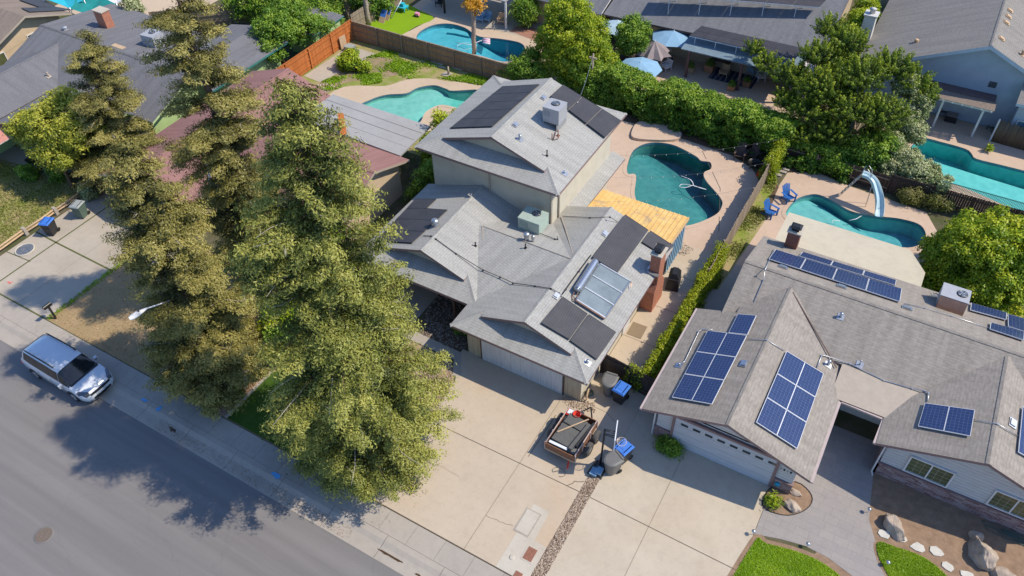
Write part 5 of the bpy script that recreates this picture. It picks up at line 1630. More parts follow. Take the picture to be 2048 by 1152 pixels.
GF = thing('patio_cover', 'large pale grey flat patio roof beside the turquoise pool', 'patio cover', (-33, 34.5, 0))
mb = MB(); plate(mb, [Vector((-36.6, 32.5, 2.75)), Vector((-28.0, 32.5, 2.55)), Vector((-28.2, 36.3, 2.5)), Vector((-36.5, 36.1, 2.7))], .12); mb.build('roof', 'flat_roof_grey', GF)
mb = MB()
for k in range(1, 4): mb.bar((-36.4, 32.6 + k * .9, 2.86), (-28.2, 32.6 + k * .9, 2.66), .015, .012)
mb.build('membrane_seam', 'plastic_grey', GF)
for x in (-36.2, -32.5, -28.6):
    mb = MB(); mb.box(x - .06, 35.9, 0, x + .06, 36.02, 2.5); mb.build('post', 'trim_white', GF)
mb = MB(); a, b, c, d = S(675, 227, lambda x, y: 3.2), S(687, 227, lambda x, y: 3.2), S(694, 268, lambda x, y: 2.9), S(681, 272, lambda x, y: 2.9)
plate(mb, [a, b, c, d], .04); t_ = thing('orange_board', 'short orange board standing at the end of the grey flat roof', 'board', a); mb.build('board', 'fence_red_wood', t_)

# ================================================================== GREEN HOUSE
H4 = thing('house', 'lime green house with dark grey shingle roofs behind the brown conifer', 'house', (-53, 29, 0))
walls(H4, [([(-61.5, 27.9), (-46.4, 27.9), (-46.4, 37.4), (-61.5, 37.4)], 0, 2.5), ([(-61.8, 19.5), (-56.3, 19.5), (-56.3, 28), (-61.8, 28)], 0, 2.5), ([(-50.6, 33), (-45.7, 33), (-45.7, 40.2), (-50.6, 40.2)], 0, 2.45)], 'stucco_lime')
walls(H4, [([(-55.6, 22.9), (-48.6, 22.9), (-48.6, 28.0), (-55.6, 28.0)], 0, 2.5)], 'stucco_sage', label='sage green front wall')
G4 = 'shingle_dark_grey'
zm4 = 2.6 + .35 * 4.2
roof_obj(H4, [[(-62.2, 27.5, 2.6), (-45.6, 27.5, 2.6), (-45.6, 31.7, zm4), (-62.2, 31.7, zm4)], [(-62.2, 31.7, zm4), (-45.6, 31.7, zm4), (-45.6, 33.8, 3.7), (-50.8, 38.2, 3.05), (-62.2, 38.2, 3.05)]], G4, 'trim_lime', label='main dark grey roof')
f, l, g = wing(-62.3, -55.7, 18.6, 31.0, 2.6, .34, 'y', 'gable', 'gable'); roof_obj(H4, f, G4, 'trim_brown', label='front wing roof'); caps(H4, l + [((-62.2, 31.7, zm4), (-45.6, 31.7, zm4))], G4)
f, l, g = wing(-55.6, -48.2, 22.2, 30.5, 2.6, .33, 'y', 'gable', 'gable'); roof_obj(H4, f, G4, 'trim_lime', label='right front wing roof'); caps(H4, l, G4)
f, l, g = wing(-51.2, -45.0, 32.6, 40.9, 2.55, .2, 'y', 'gable', 'gable'); roof_obj(H4, f, G4, 'trim_teal', label='rear wing roof')
gb = MB()
for T in ([(-46.35, 27.9, 2.4), (-46.35, 33.5, 2.4), (-46.35, 33.5, 3.2), (-46.35, 31.7, 3.8)],): gb.face(T)
gb.build('gable_wall', 'stucco_lime', H4)
roof_obj(H4, [[(-55.68, 19.0, 2.5), (-53.6, 19.0, 2.2), (-53.6, 26.4, 2.2), (-55.68, 26.4, 2.5)]], 'awning_pink', 'trim_white', .06, 'awning', 'salmon pink awning along the eave')
window(H4, -50.0, 22.88, 1.0, 1.3, 1.0); window(H4, -53.3, 22.88, 1.2, 1.0, .8)
brick_chimney(H4, -58.6, 34.2, -57.6, 34.9, 3.2, 4.95, cap=False)
zf = plane3((-62, 31.7, zm4), (-50, 31.7, zm4), (-50, 38.2, 3.05))
ac_box('air_conditioner', 'light grey air conditioner on the dark grey roof', (-52.2, 34.2, 3.5), 1.2, 1.1, 1.1, .1, 'ac_grey', (0, .1), .05)
vent_pipe(H4, 131, 60, zf, .2, .16, 'ac_grey'); vent_pipe(H4, 296, 116, zf, .2, .12, 'ac_grey'); vent_pipe(H4, 97, 153, lambda x, y: 2.6 + .34 * (-55.7 - x), .3, .07, 'trim_tan')
mb = MB(); a = S(228, 88, zf, .05); mb.box(a.x, a.y - .3, a.z - .05, a.x + 1.2, a.y + .1, a.z + .02); mb.build('roof_patch', 'wood_raw', H4)

# ================================================================== CREAM HOUSE (top left corner)
H5 = thing('house', 'cream stucco house with brown roof in the far left corner', 'house', (-72, 32, 0))
walls(H5, [([(-90, 24.5), (-65.3, 24.5), (-65.3, 35.0), (-90, 35.0)], 0, 2.5)], 'stucco_tan')
roof_obj(H5, [[(-90, 24.2, 1.4), (-64.6, 24.2, 1.4), (-64.6, 32, 4.1), (-90, 32, 4.1)], [(-90, 32, 4.1), (-64.6, 32, 4.1), (-64.6, 35.8, 2.7), (-90, 35.8, 2.7)]], 'shingle_brown', 'trim_tan', label='brown ridge roof')
mb = MB(); T = [(-65.28, 24.5, 1.4), (-65.28, 35.0, 2.4), (-65.28, 35.0, 2.8), (-65.28, 32, 3.9), (-65.28, 24.5, 1.5)]; mb.face(T); mb.build('gable_wall', 'stucco_tan', H5)
window(H5, 32.4, -65.28, 1.5, 1.2, .8, axis='y', sg=1); window(H5, 28.6, -65.28, .9, 1.6, 1.1, axis='y', sg=1, glass='window_glass_green')
zc = plane3((-70, 32, 4.1), (-65, 32, 4.1), (-65, 35.8, 2.7))
solar_array([(42, 16), (58, 24), (147, 20), (112, 14)], zc, 1, 1, lambda i, j: 'black solar mat nearest the eave corner of the cream house', 'black solar mats on the cream house', 'mat', .08)
solar_array([(38, 0), (78, 14), (112, 14), (82, -4)], zc, 1, 1, lambda i, j: 'black solar mat cut by the top frame edge on the cream house', 'black solar mats on the cream house', 'mat', .08)

# ================================================================== TOP RIGHT HOUSE (pale blue gable)
H6 = thing('house', 'pale blue gabled house with taupe shingles and a white chimney', 'house', (3, 64, 0))
walls(H6, [([(-4.3, 58.4), (10.5, 58.4), (10.5, 76), (-4.3, 76)], 0, 2.5), ([(6.1, 57.0), (13, 57.0), (13, 62), (6.1, 62)], 0, 3.2)], 'stucco_blue')
f, l, g = wing(-4.95, 10.95, 57.85, 77, 2.53, .45, 'y', 'gable', 'gable'); roof_obj(H6, f, 'shingle_taupe', 'trim_blue', .26, label='wide taupe gable roof'); caps(H6, l, 'shingle_taupe')
mb = MB(); T = [(-4.3, 58.38, 2.4), (10.5, 58.38, 2.4), (10.5, 58.38, 2.5), (3, 58.38, 5.75), (-4.3, 58.38, 2.5)]; mb.face(T); mb.build('gable_wall', 'stucco_blue', H6)
roof_obj(H6, [[(5.8, 56.5, 3.25), (13.6, 56.5, 3.25), (13.6, 59.5, 4.5), (5.8, 59.5, 4.5)], [(5.8, 59.5, 4.5), (13.6, 59.5, 4.5), (13.6, 62.5, 3.25), (5.8, 62.5, 3.25)]], 'shingle_taupe', 'trim_blue', .2, label='small right wing roof')
mb = MB()
for k in range(5): mb.box(3.85, 58.34, 3.0 + k * .09, 4.35, 58.375, 3.05 + k * .09)
mb.build('gable_vent', 'metal_dark', H6)
window(H6, 57.0, 6.1, 1.0, .1, .1, axis='y', sg=-1) if False else None
window(H6, 7.3, 56.98, .7, 1.7, 1.1, split=2, glass='window_glass_blue')
mb = MB(); mb.hexa([Vector((-5.9, 61.8, 0)), Vector((-4.75, 61.8, 0)), Vector((-4.75, 63.2, 0)), Vector((-5.9, 63.2, 0))], [Vector((-5.7, 62.1, 4.4)), Vector((-4.9, 62.1, 4.4)), Vector((-4.9, 62.9, 4.4)), Vector((-5.7, 62.9, 4.4))]); c = mb.build('chimney', 'stucco_white', H6)
mb = MB(); mb.box(-5.8, 62.0, 4.4, -4.8, 63.0, 4.5); mb.lathe([(.2, 4.5), (.2, 4.8), (.28, 4.85), (.05, 4.95)], 10, (-5.3, 62.5, 0)); mb.build('flue_cap', 'stucco_white', c)
z6r = lambda x, y: 2.53 + .45 * (10.95 - x); z6l = lambda x, y: 2.53 + .45 * (x + 4.95)
for (px, py) in ((2020, 22), (2017, 34), (2013, 46), (2003, 78)): flat_vent(H6, px, py, z6r, .4, .4, 'wood_raw')
vent_pipe(H6, 1832, 84, z6l, .15, .13, 'wood_raw'); vent_pipe(H6, 2044, 110, z6r, .3, .1, 'wood_raw')
# pergola
PG = thing('pergola', 'white posted pergola with weathered slats against the pale blue wall', 'pergola', (2.7, 57, 0))
for x in (1.55, 4.15):
    mb = MB(); mb.box(x - .07, 56.5, 0, x + .07, 56.64, 2.2); mb.build('post', 'trim_white', PG)
mb = MB(); mb.box(-.5, 56.45, 2.2, 4.7, 56.55, 2.36); mb.build('beam', 'trim_white', PG)
mb = MB()
for k in range(9): mb.box(-.4 + k * .62, 56.1, 2.36, -.33 + k * .62, 58.35, 2.48)
mb.build('rafter', 'trim_white', PG)
mb = MB()
for k in range(11): mb.box(-.5, 56.15 + k * .11, 2.49, 4.75, 56.24 + k * .11, 2.52)
mb.build('slat', 'slat_brown', PG)
mb = MB(); mb.box(-.5, 57.4, 2.49, 4.65, 58.35, 2.53); mb.build('solid_panel', 'zinc_red', PG)

# ================================================================== TOP HOUSE (umbrellas)
H7 = thing('house', 'long slate shingled house behind the shaded umbrella patio', 'house', (-15, 62, 0))
walls(H7, [([(-24, 57.4), (-8.0, 57.4), (-8.0, 72), (-24, 72)], 0, 2.5)], 'stucco_beige')
roof_obj(H7, [[(-24.8, 56.5, 2.6), (-7.4, 57.4, 2.6), (-7.4, 66.0, 4.9), (-24.8, 66.0, 4.9)], [(-24.8, 66, 4.9), (-7.4, 66, 4.9), (-7.4, 74, 2.6), (-24.8, 74, 2.6)]], 'shingle_slate', 'trim_brown', label='long slate grey roof')
z7 = plane3((-24.8, 56.5, 2.6), (-7.4, 57.4, 2.6), (-7.4, 66.0, 4.9))
z7r = lambda x, y: z7(x, y)
def rack(label, quad, zf, off, nu, nv, depthv):
    A, B, C, D = quad
    root = thing('solar_rack', label, 'solar rack', (A + B + C + D) / 4)
    n = nrm([A, B, C, D]); n = n if n.z > 0 else -n
    for j in range(nv):
        for i in range(nu):
            def pt(u, v): return (A * (1 - u) + B * u) * (1 - v) + (D * (1 - u) + C * u) * v
            c = [pt((i + .01) / nu, (j + .01) / nv), pt((i + .99) / nu, (j + .01) / nv), pt((i + .99) / nu, (j + .99) / nv), pt((i + .01) / nu, (j + .99) / nv)]
            mb = MB(); plate(mb, c, .03); mb.build('absorber', 'solar_mat_black', root)
    mb = MB()
    for k in range(5):
        p = A.lerp(B, (k + .3) / 5); q = D.lerp(C, (k + .3) / 5)
        mb.bar(p - Vector((0, 0, .04)), q - Vector((0, 0, .04)), .05)
        for r in (p, q): mb.bar(r - Vector((0, 0, .03)), Vector((r.x, r.y, zf(r.x, r.y))), .045)
    mb.bar(A - Vector((0, 0, .05)), B - Vector((0, 0, .05)), .05); mb.bar(D - Vector((0, 0, .05)), C - Vector((0, 0, .05)), .05)
    mb.build('rack_frame', 'metal_white', root)
    return root
PC2 = thing('patio_cover', 'grey blue flat patio cover on posts in front of the slate roofed house', 'patio cover', (-12.5, 56, 0))
q = [G(1363, 97, 2.35), G(1590, 150, 2.35), G(1617, 100, 2.75), G(1385, 72, 2.75)]
mb = MB(); plate(mb, [Vector((-17.25, 54.55, 2.3)), Vector((-8.35, 54.7, 2.3)), Vector((-8.3, 57.9, 2.56)), Vector((-17.2, 57.6, 2.56))], .08); mb.build('roof', 'cover_blue', PC2)
for x in (-16.6, -12.4, -8.6):
    mb = MB(); mb.box(x - .09, 54.65, 0, x + .09, 54.83, 2.3); mb.build('post', 'deck_wood', PC2)
zpc = lambda x, y: 2.35 + .08 * (y - 54.6)
rack('long tilted rack of black mats above the grey blue patio cover', (G(1379, 71, 3.05), G(1590, 119, 3.05), G(1609, 97, 3.4), G(1403, 52, 3.4)), zpc, .5, 8, 2, .8)
rack('tilted rack of black mats on the slate roof at the top edge', (G(1322, -12, 4.6), G(1640, 14, 4.6), G(1660, -8, 5.1), G(1340, -40, 5.1)), z7, .5, 6, 2, .8)

# ================================================================== PALM POOL HOUSE
H8 = thing('house', 'grey roofed house mostly hidden behind the round lime tree', 'house', (-29, 60, 0))
walls(H8, [([(-33, 57.2), (-25.3, 57.2), (-25.3, 70), (-33, 70)], 0, 2.5)], 'stucco_beige')
roof_obj(H8, [[(-33.4, 56.6, 2.6), (-25.0, 56.6, 2.6), (-25.0, 62, 4.2), (-33.4, 62, 4.2)], [(-33.4, 62, 4.2), (-25, 62, 4.2), (-25, 68, 2.6), (-33.4, 68, 2.6)]], 'shingle_dark_grey' if False else 'shingle_slate', 'trim_white', label='grey shingle roof')
window(H8, -28.6, 57.18, .4, 1.8, 1.8, split=2)
PC3 = thing('patio_cover', 'grey green patio cover with a white corner post by the palm', 'patio cover', (-35, 56, 0))
mb = MB(); plate(mb, [Vector((-41.5, 54.9, 2.5)), Vector((-33.1, 54.75, 2.5)), Vector((-33.1, 60, 2.7)), Vector((-41.5, 60, 2.7))], .12); mb.build('roof', 'flat_roof_grey', PC3)
for x, m_ in ((-33.2, 'trim_white'), (-36.6, 'metal_dark'), (-39.6, 'metal_dark')):
    mb = MB(); mb.box(x - .07, 54.85, 0, x + .07, 54.99, 2.5); mb.build('post', m_, PC3)
# garden shed by the orange fence
SH = thing('garden_shed', 'green shed with dark grey roof behind the orange fence', 'shed', (-45.6, 44.6, 0))
mb = MB(); mb.box(-47.2, 43.2, 0, -44.35, 46.4, 2.3); mb.build('wall', 'stucco_lime', SH)
roof_obj(SH, [[(-47.6, 42.9, 2.45), (-44.15, 42.9, 2.3), (-44.15, 46.8, 2.3), (-47.6, 46.8, 2.45)]], G4, 'trim_teal', .1)
SH2 = thing('garden_shed', 'little maroon roofed shed at the top edge behind the fence', 'shed', (-48.3, 50.5, 0))
mb = MB(); mb.box(-50.0, 50.2, 0, -47.0, 52.4, 2.1); mb.build('wall', 'stucco_beige', SH2)
roof_obj(SH2, [[(-50.3, 49.9, 2.1), (-46.8, 49.9, 2.1), (-46.8, 51.3, 2.6), (-50.3, 51.3, 2.6)], [(-50.3, 51.3, 2.6), (-46.8, 51.3, 2.6), (-46.8, 52.7, 2.1), (-50.3, 52.7, 2.1)]], 'shingle_red', 'trim_brown', .08)
# ================================================================== FENCES
def fence(label, pts, h, mat, post_mat=None, post_every=2.3, side=1, name='wooden_fence', z0=0.0, rails=True, t=.03, cap=None, wave=.02, seed=1):
    rr = random.Random(seed)
    root = thing(name, label, 'fence', (pts[0][0], pts[0][1], 0))
    mb = MB(); pb = MB(); rb = MB()
    for a, b in zip(pts, pts[1:]):
        a, b = Vector((a[0], a[1], 0)), Vector((b[0], b[1], 0)); d = (b - a); L = d.length; d.normalize(); s = Vector((-d.y, d.x, 0))
        n = max(1, int(L / .145)); w = L / n
        for i in range(n):
            hh = h + rr.uniform(-wave, wave); o = s * rr.uniform(-.006, .006)
            p = a + d * (i * w + .004) + o; q = a + d * ((i + 1) * w - .004) + o
            B_ = [p - s * t / 2, q - s * t / 2, q + s * t / 2, p + s * t / 2]
            lo = [Vector((v.x, v.y, z0)) for v in B_]; hi = [Vector((v.x, v.y, hh)) for v in B_]
            k0 = len(mb.f); mb.hexa(lo, hi)
            for k in range(k0, len(mb.f)):
                u0 = rr.uniform(0, 9); mb.uv[k] = [(.02 + .1 * (j % 2) + int(u0 * 40) * .14, z) for j, z in enumerate((lo[0].z, lo[0].z, hh, hh))]
        m = max(1, int(L / post_every))
        for i in range(m + 1):
            p = a + d * (L * i / m) + s * side * (t / 2 + .05)
            pb.box(p.x - .045, p.y - .045, 0, p.x + .045, p.y + .045, h + .03)
        if rails:
            for z in (.35, h - .25) + ((h * .52,) if h > 1.6 else ()):
                rb.bar(a + s * side * (t / 2 + .025) + Vector((0, 0, z)), b + s * side * (t / 2 + .025) + Vector((0, 0, z)), .04, .085)
        if cap: rb.bar(a + Vector((0, 0, h + .04)), b + Vector((0, 0, h + .04)), .10, .035)
    mb.build('boards', mat, root); pb.build('post', post_mat or mat, root)
    if rails or cap: rb.build('rail', post_mat or mat, root)
    return root
fence('weathered tan plank fence below the palm tree pool', [(-43.9, 47.3), (-28.4, 47.3)], 1.62, 'fence_tan_wood', 'fence_grey_wood', 2.35, -1, cap=True, seed=2)
fence('bright orange plank fence beside the maroon house', [(-44.0, 33.5), (-43.95, 47.25)], 1.75, 'fence_red_wood', None, 2.4, -1, cap=True, seed=3)
fence('short orange plank fence between the green and maroon houses', [(-48.4, 22.8), (-44.5, 22.9)], 1.7, 'fence_red_wood', None, 2.0, 1, seed=4)
fence('greying plank fence between the two pools with bare leaning boards', [(-6.95, 33.0), (-7.02, 38.5), (-6.98, 47.0)], 1.72, 'fence_grey_wood', None, 2.4, 1, seed=5, wave=.05)
fence('dark brown plank fence and gate behind the grey and blue bins', [(-9.62, 24.65), (-6.35, 24.3)], 1.6, 'fence_dark_wood', None, 1.3, -1, seed=6)
fence('dark weathered fence under the ivy hedge', [(-22.5, 48.9), (-7.0, 48.3)], 1.7, 'fence_dark_wood', None, 2.4, -1, seed=7)
fence('rough brown plank fence behind the pale blue pool slide', [(-6.9, 47.6), (0.2, 47.3)], 1.25, 'fence_dark_wood', 'fence_grey_wood', 2.3, -1, seed=8, wave=.06)
LF = fence('brown fence topped with blue green lattice below the cyan pool', [(.2, 47.3), (20, 47.3)], 1.45, 'fence_dark_wood', 'fence_dark_wood', 2.3, -1, seed=9)
mb = MB()
x = 3.0
while x < 12:
    mb.bar((x, 47.3, 1.48), (x + .45, 47.3, 1.95), .012, .03, up=(0, 1, 0)); mb.bar((x + .45, 47.3, 1.48), (x, 47.3, 1.95), .012, .03, up=(0, 1, 0)); x += .14
mb.bar((3, 47.3, 1.97), (12, 47.3, 1.97), .05, .04); mb.build('lattice', 'trim_teal', LF)
fence('brown fence behind the tilted game boards', [(-44.5, 47.9), (-44.4, 57.5)], 1.8, 'fence_grey_wood', None, 2.4, -1, seed=10)
fence('brown plank fence at the top left beyond the green house roof', [(-60.5, 40.2), (-55.5, 44.5), (-50, 47.5)], 1.8, 'fence_grey_wood', None, 2.4, -1, seed=11)
fence('pale timber side gate beside the slate roof corner', [(-24.2, 58.2), (-22.0, 57.0)], 1.8, 'fence_grey_wood', None, 1.2, 1, seed=12)
BS = thing('bamboo_screen', 'brown bamboo screen standing beside the pale blue wall', 'screen', (5.4, 57, 0))
mb = MB()
a, b = Vector((5.35, 56.6, 0)), Vector((13, 56.2, 0)); n = 130; rr = random.Random(5)
for i in range(n):
    p = a.lerp(b, i / n); h = 1.7 + rr.uniform(-.08, .08); mb.tube([p, p + Vector((rr.uniform(-.02, .02), 0, h))], .028, 4)
mb.build('canes', 'bamboo', BS)
mb = MB(); mb.box(5.28, 56.55, 0, 5.38, 56.65, 1.8); mb.build('post', 'trim_white', BS)
# dark raised deck/fence piece between umbrella patio and lime tree
# split rail
SR = thing('split_rail_fence', 'low split rail fence of two orange logs on stubby pale posts', 'fence', (-46.7, 17, 0))
for k, (y0, y1) in enumerate(((13.6, 16.9), (16.9, 19.2), (19.2, 21.4))):
    for z in (.22, .42):
        mb = MB(); mb.tube([(-46.72 + z * .05, y0 - .1, z), (-46.70, (y0 + y1) / 2, z - .02), (-46.74, y1 + .1, z + .02)], .065, 7); mb.build('rail', 'wood_raw', SR)
for y in (16.9, 19.2):
    mb = MB(); mb.box(-46.92, y - .11, 0, -46.60, y + .11, .55, taper=.02); mb.build('post', 'sidewalk_concrete', SR)

# ================================================================== BINS
def bin_square(label, c, rz, body, lidm, group=None):
    root = thing('wheelie_bin', label, 'bin', c, rz, group)
    mb = MB(); b = [Vector(p) for p in ((-.25, -.28, .06), (.25, -.28, .06), (.25, .26, .06), (-.25, .26, .06))]; t = [Vector(p) for p in ((-.31, -.36, 1.0), (.31, -.36, 1.0), (.31, .34, 1.0), (-.31, .34, 1.0))]
    mb.hexa(b, t); mb.box(-.33, -.38, .95, .33, .36, 1.01); mb.box(-.2, -.352, .62, .2, -.32, .72); mb.build('body', body, root, bevel=.02, local=True)
    mb = MB(); mb.hexa([Vector(p) for p in ((-.35, -.42, 1.015), (.35, -.42, 1.015), (.35, .38, 1.015), (-.35, .38, 1.015))], [Vector(p) for p in ((-.30, -.36, 1.09), (.30, -.36, 1.09), (.30, .34, 1.09), (-.30, .34, 1.09))]); mb.box(-.14, -.18, 1.088, .14, .12, 1.105)
    for k in (-1, 0, 1): mb.box(-.24, -.30 + k * .0, 1.088, -.20, .28, 1.10); mb.box(.20, -.30, 1.088, .24, .28, 1.10)
    mb.build('lid', lidm, root, bevel=.015, local=True)
    mb = MB(); mb.tube([(-.26, .40, .98), (.26, .40, .98)], .02, 6); mb.build('handle', 'plastic_black', root, local=True)
    for sx in (-1, 1):
        mb = MB(); mb.wheel((sx * .27, .30, .13), (1, 0, 0), .13, .06); mb.build('wheel', 'rubber', root, local=True)
    return root
def bin_round(label, c, rz, body='plastic_grey', lidm='plastic_grey'):
    root = thing('wheelie_bin', label, 'bin', c, rz)
    def ring(z, w, f, bk):
        pts = []
        for k in range(15):
            a = math.pi + math.pi * k / 14; pts.append(Vector((w * math.cos(a), -.05 + f * math.sin(a), z)))
        pts += [Vector((w, bk, z)), Vector((-w, bk, z))]
        return pts
    mb = MB(); mb.hexa(ring(.06, .26, .27, .24), ring(1.0, .36, .40, .33)); mb.hexa(ring(.94, .38, .42, .35), ring(1.01, .38, .42, .35)); mb.build('body', body, root, bevel=.01, local=True)
    mb = MB(); mb.hexa(ring(1.015, .40, .45, .38), ring(1.07, .38, .42, .36)); mb.hexa(ring(1.07, .38, .42, .36), ring(1.11, .30, .32, .28)); mb.box(-.3, .33, 1.06, .3, .42, 1.13); mb.build('lid', lidm, root, bevel=.01, local=True)
    mb = MB(); mb.tube([(-.2, .46, 1.06), (.2, .46, 1.06)], .022, 6)
    for sx in (-.2, .2): mb.bar((sx, .36, 1.06), (sx, .46, 1.06), .03)
    mb.build('handle', 'plastic_black', root, local=True)
    for sx in (-1, 1):
        mb = MB(); mb.wheel((sx * .29, .26, .13), (1, 0, 0), .13, .06); mb.build('wheel', 'rubber', root, local=True)
    return root
bin_round('grey round fronted bin against the dark fence by the garage', (-8.72, 23.6, .012), .1)
bin_square('dark bin with blue lid beside the grey one at the dark fence', (-7.98, 23.45, .012), -.12, 'plastic_black', 'plastic_blue')
bin_round('grey round fronted bin nearest the basketball hoop on the driveway', (-6.6, 19.45, .012), -.5)
bin_square('dark bin with blue lid between the basketball hoop and grey bin', (-6.42, 20.3, .012), -.3, 'plastic_black', 'plastic_blue')
bin_square('green bin with pale grey lid at the end of the split rail fence', (-45.0, 19.9, .012), .3, 'plastic_green', 'plastic_greylid')
bin_square('dark bin with blue lid beside the split rail fence', (-45.3, 17.8, .012), .35, 'plastic_black', 'plastic_blue')

# ================================================================== TRAILER
TR = thing('utility_trailer', 'rusty tandem axle utility trailer loaded with dark foam slabs on the driveway', 'trailer', (-9.0, 19.9, .012), -.02)
mb = MB(); mb.box(-.75, -1.15, .5, .75, 1.15, .56); mb.build('bed', 'rust_wood', TR, local=True)
for sx in (-1, 1):
    mb = MB(); mb.box(sx * .78 - .025, -1.15, .5, sx * .78 + .025, 1.15, 1.0); mb.build('side_panel', 'rust_wood', TR, local=True)
    mb = MB(); mb.tube([(sx * .78, -1.17, 1.02), (sx * .78, 1.17, 1.02)], .028, 6)
    for y in (-1.15, -.4, .4, 1.15): mb.box(sx * .82 - .02, y - .025, .45, sx * .82 + .02, y + .025, 1.02)
    mb.build('top_rail', 'trim_gutter', TR, local=True)
mb = MB(); mb.box(-.78, -1.18, .45, .78, -1.14, .95); mb.build('tailgate', 'wood_raw' if False else 'rust_wood', TR, local=True)
mb = MB(); mb.box(-.78, -1.22, .50, .78, -1.18, .58); mb.build('bumper_board', 'wood_raw', TR, local=True)
mb = MB(); mb.box(-.78, 1.14, .5, .78, 1.18, 1.0); mb.build('headboard', 'rust_wood', TR, local=True)
for y in (-.1, .72):
    for sx in (-1, 1):
        mb = MB(); mb.wheel((sx * 1.0, y, .36), (1, 0, 0), .36, .24, 24, 0, .17); w_ = mb.build('wheel', 'tyre_dusty', TR, local=True)
        mb = MB(); mb.wheel((sx * 1.01, y, .36), (1, 0, 0), .18, .2, 16, 0, 0.001); mb.build('rim', 'metal_galv', w_, local=True)
    mb = MB(); mb.tube([(-1.0, y, .36), (1.0, y, .36)], .035, 6); mb.build('axle', 'metal_dark', TR, local=True)
mb = MB(); mb.tube([(-.6, 1.1, .48), (0, 2.1, .45)], .04, 6); mb.tube([(.6, 1.1, .48), (0, 2.1, .45)], .04, 6); mb.build('drawbar', 'metal_dark', TR, local=True)
mb = MB(); mb.tube([(.5, -1.2, .4), (.62, -1.55, .35)], .04, 6); mb.wheel((-.95, -.9, .5), (1, 0, 0), .09, .08, 12); mb.build('tail_light', 'plastic_red', TR, local=True)
L_ = Vector((-9.0, 19.9, .012))
def cargo(name, label, cat, c, sz, rz, mat, tilt=0.0, bev=.02):
    t = thing(name, label, cat, L_ + Vector(c), rz); mb = MB(); w, d, h = sz
    mb.hexa([Vector((-w / 2, -d / 2, 0)), Vector((w / 2, -d / 2, tilt)), Vector((w / 2, d / 2, tilt)), Vector((-w / 2, d / 2, 0))], [Vector((-w / 2, -d / 2, h)), Vector((w / 2, -d / 2, h + tilt)), Vector((w / 2, d / 2, h + tilt)), Vector((-w / 2, d / 2, h))])
    mb.build('slab', mat, t, bevel=bev, local=True); return t
cargo('foam_slab', 'large dark grey slab on top of the trailer load, near its tailgate', 'slab', (-.12, -.35, .98), (1.0, 1.05, .1), -.06, 'foam_dark', -.04)
cargo('foam_slab', 'dark grey slab on the trailer behind the largest one', 'slab', (-.05, .55, .98), (1.0, .62, .1), -.08, 'foam_dark', -.03)
cargo('foam_slab', 'lower dark slab filling the trailer bed', 'slab', (0, -.1, .62), (1.35, 1.9, .3), .0, 'plastic_grey')
cargo('folded_panel', 'narrow grey folded panel leaning along the wheel side of the trailer', 'panel', (.5, -.15, .95), (.16, 1.7, .22), -.12, 'foam_dark')
cargo('folded_panel', 'second narrow dark panel on the wheel side of the trailer', 'panel', (.68, .1, .9), (.10, 1.6, .2), -.1, 'plastic_black')
cargo('white_board', 'narrow white board lying by the trailer tailgate', 'board', (-.2, -1.02, 1.0), (.95, .13, .05), .0, 'plastic_white')
cargo('plank', 'thin pale plank laid diagonally across the trailer load', 'plank', (-.05, .25, 1.12), (.06, 1.7, .03), -.62, 'wood_raw')
t = thing('bucket', 'bright red bucket in the far corner of the trailer', 'bucket', L_ + Vector((-.2, .97, .8))); mb = MB(); mb.lathe([(.14, 0), (.19, .32), (.21, .33), (.18, .31), (.13, .04)], 18); mb.build('shell', 'plastic_red', t, local=True)
mb = MB(); mb.tube([(.19 * math.cos(a), .19 * math.sin(a), .34 + .02 * math.sin(a)) for a in [k * math.pi / 8 for k in range(9)]], .008, 5); mb.build('handle', 'metal_galv', t, local=True)
t = thing('crate', 'red crate with white packets beside the red bucket', 'crate', L_ + Vector((-.55, .95, .8))); mb = MB(); mb.box(-.18, -.18, 0, .18, .18, .22); mb.build('box', 'plastic_red', t, local=True); mb = MB(); mb.box(-.13, -.12, .2, .12, .16, .27); mb.build('packet', 'plastic_white', t, local=True)
t = thing('cable_loop', 'thin grey cable looped on the driveway behind the trailer', 'cable', (-8.6, 18.2, .02)); mb = MB(); mb.tube([(-8.75 + .33 * math.cos(a), 18.15 + .22 * math.sin(a), .035) for a in [k * math.pi / 10 - 1.2 for k in range(17)]] + [(-8.35, 18.5, .3)], .012, 5); mb.build('cable', 'plastic_grey', t)

# ================================================================== BASKETBALL HOOP
BH = thing('basketball_hoop', 'portable basketball hoop with edge on white backboard and weighted base', 'basketball hoop', (-7.2, 19.3, .012))
mb = MB(); mb.hexa([Vector((-.38, -.55, 0)), Vector((.38, -.55, 0)), Vector((.32, .35, 0)), Vector((-.32, .35, 0))], [Vector((-.26, -.42, .17)), Vector((.26, -.42, .17)), Vector((.22, .25, .2)), Vector((-.22, .25, .2))]); mb.build('base', 'plastic_black', BH, bevel=.03, local=True)
mb = MB(); mb.box(-.22, -.62, .16, .12, -.2, .26); mb.box(-.05, -.5, .26, .3, -.1, .34); mb.build('sandbag', 'fabric_blue', BH, bevel=.04, local=True)
mb = MB(); mb.tube([(0, .15, .1), (.02, .22, 2.95)], .05, 8); mb.tube([(0, -.35, .15), (0, .18, .9)], .025, 6); mb.build('pole', 'metal_dark', BH, local=True)
mb = MB()
for z in (2.6, 2.95): mb.tube([(.02, .22, z), (.5, .42, z - .1)], .022, 5); mb.tube([(.02, .16, z), (.5, .30, z - .1)], .022, 5)
mb.build('arm', 'metal_dark', BH, local=True)
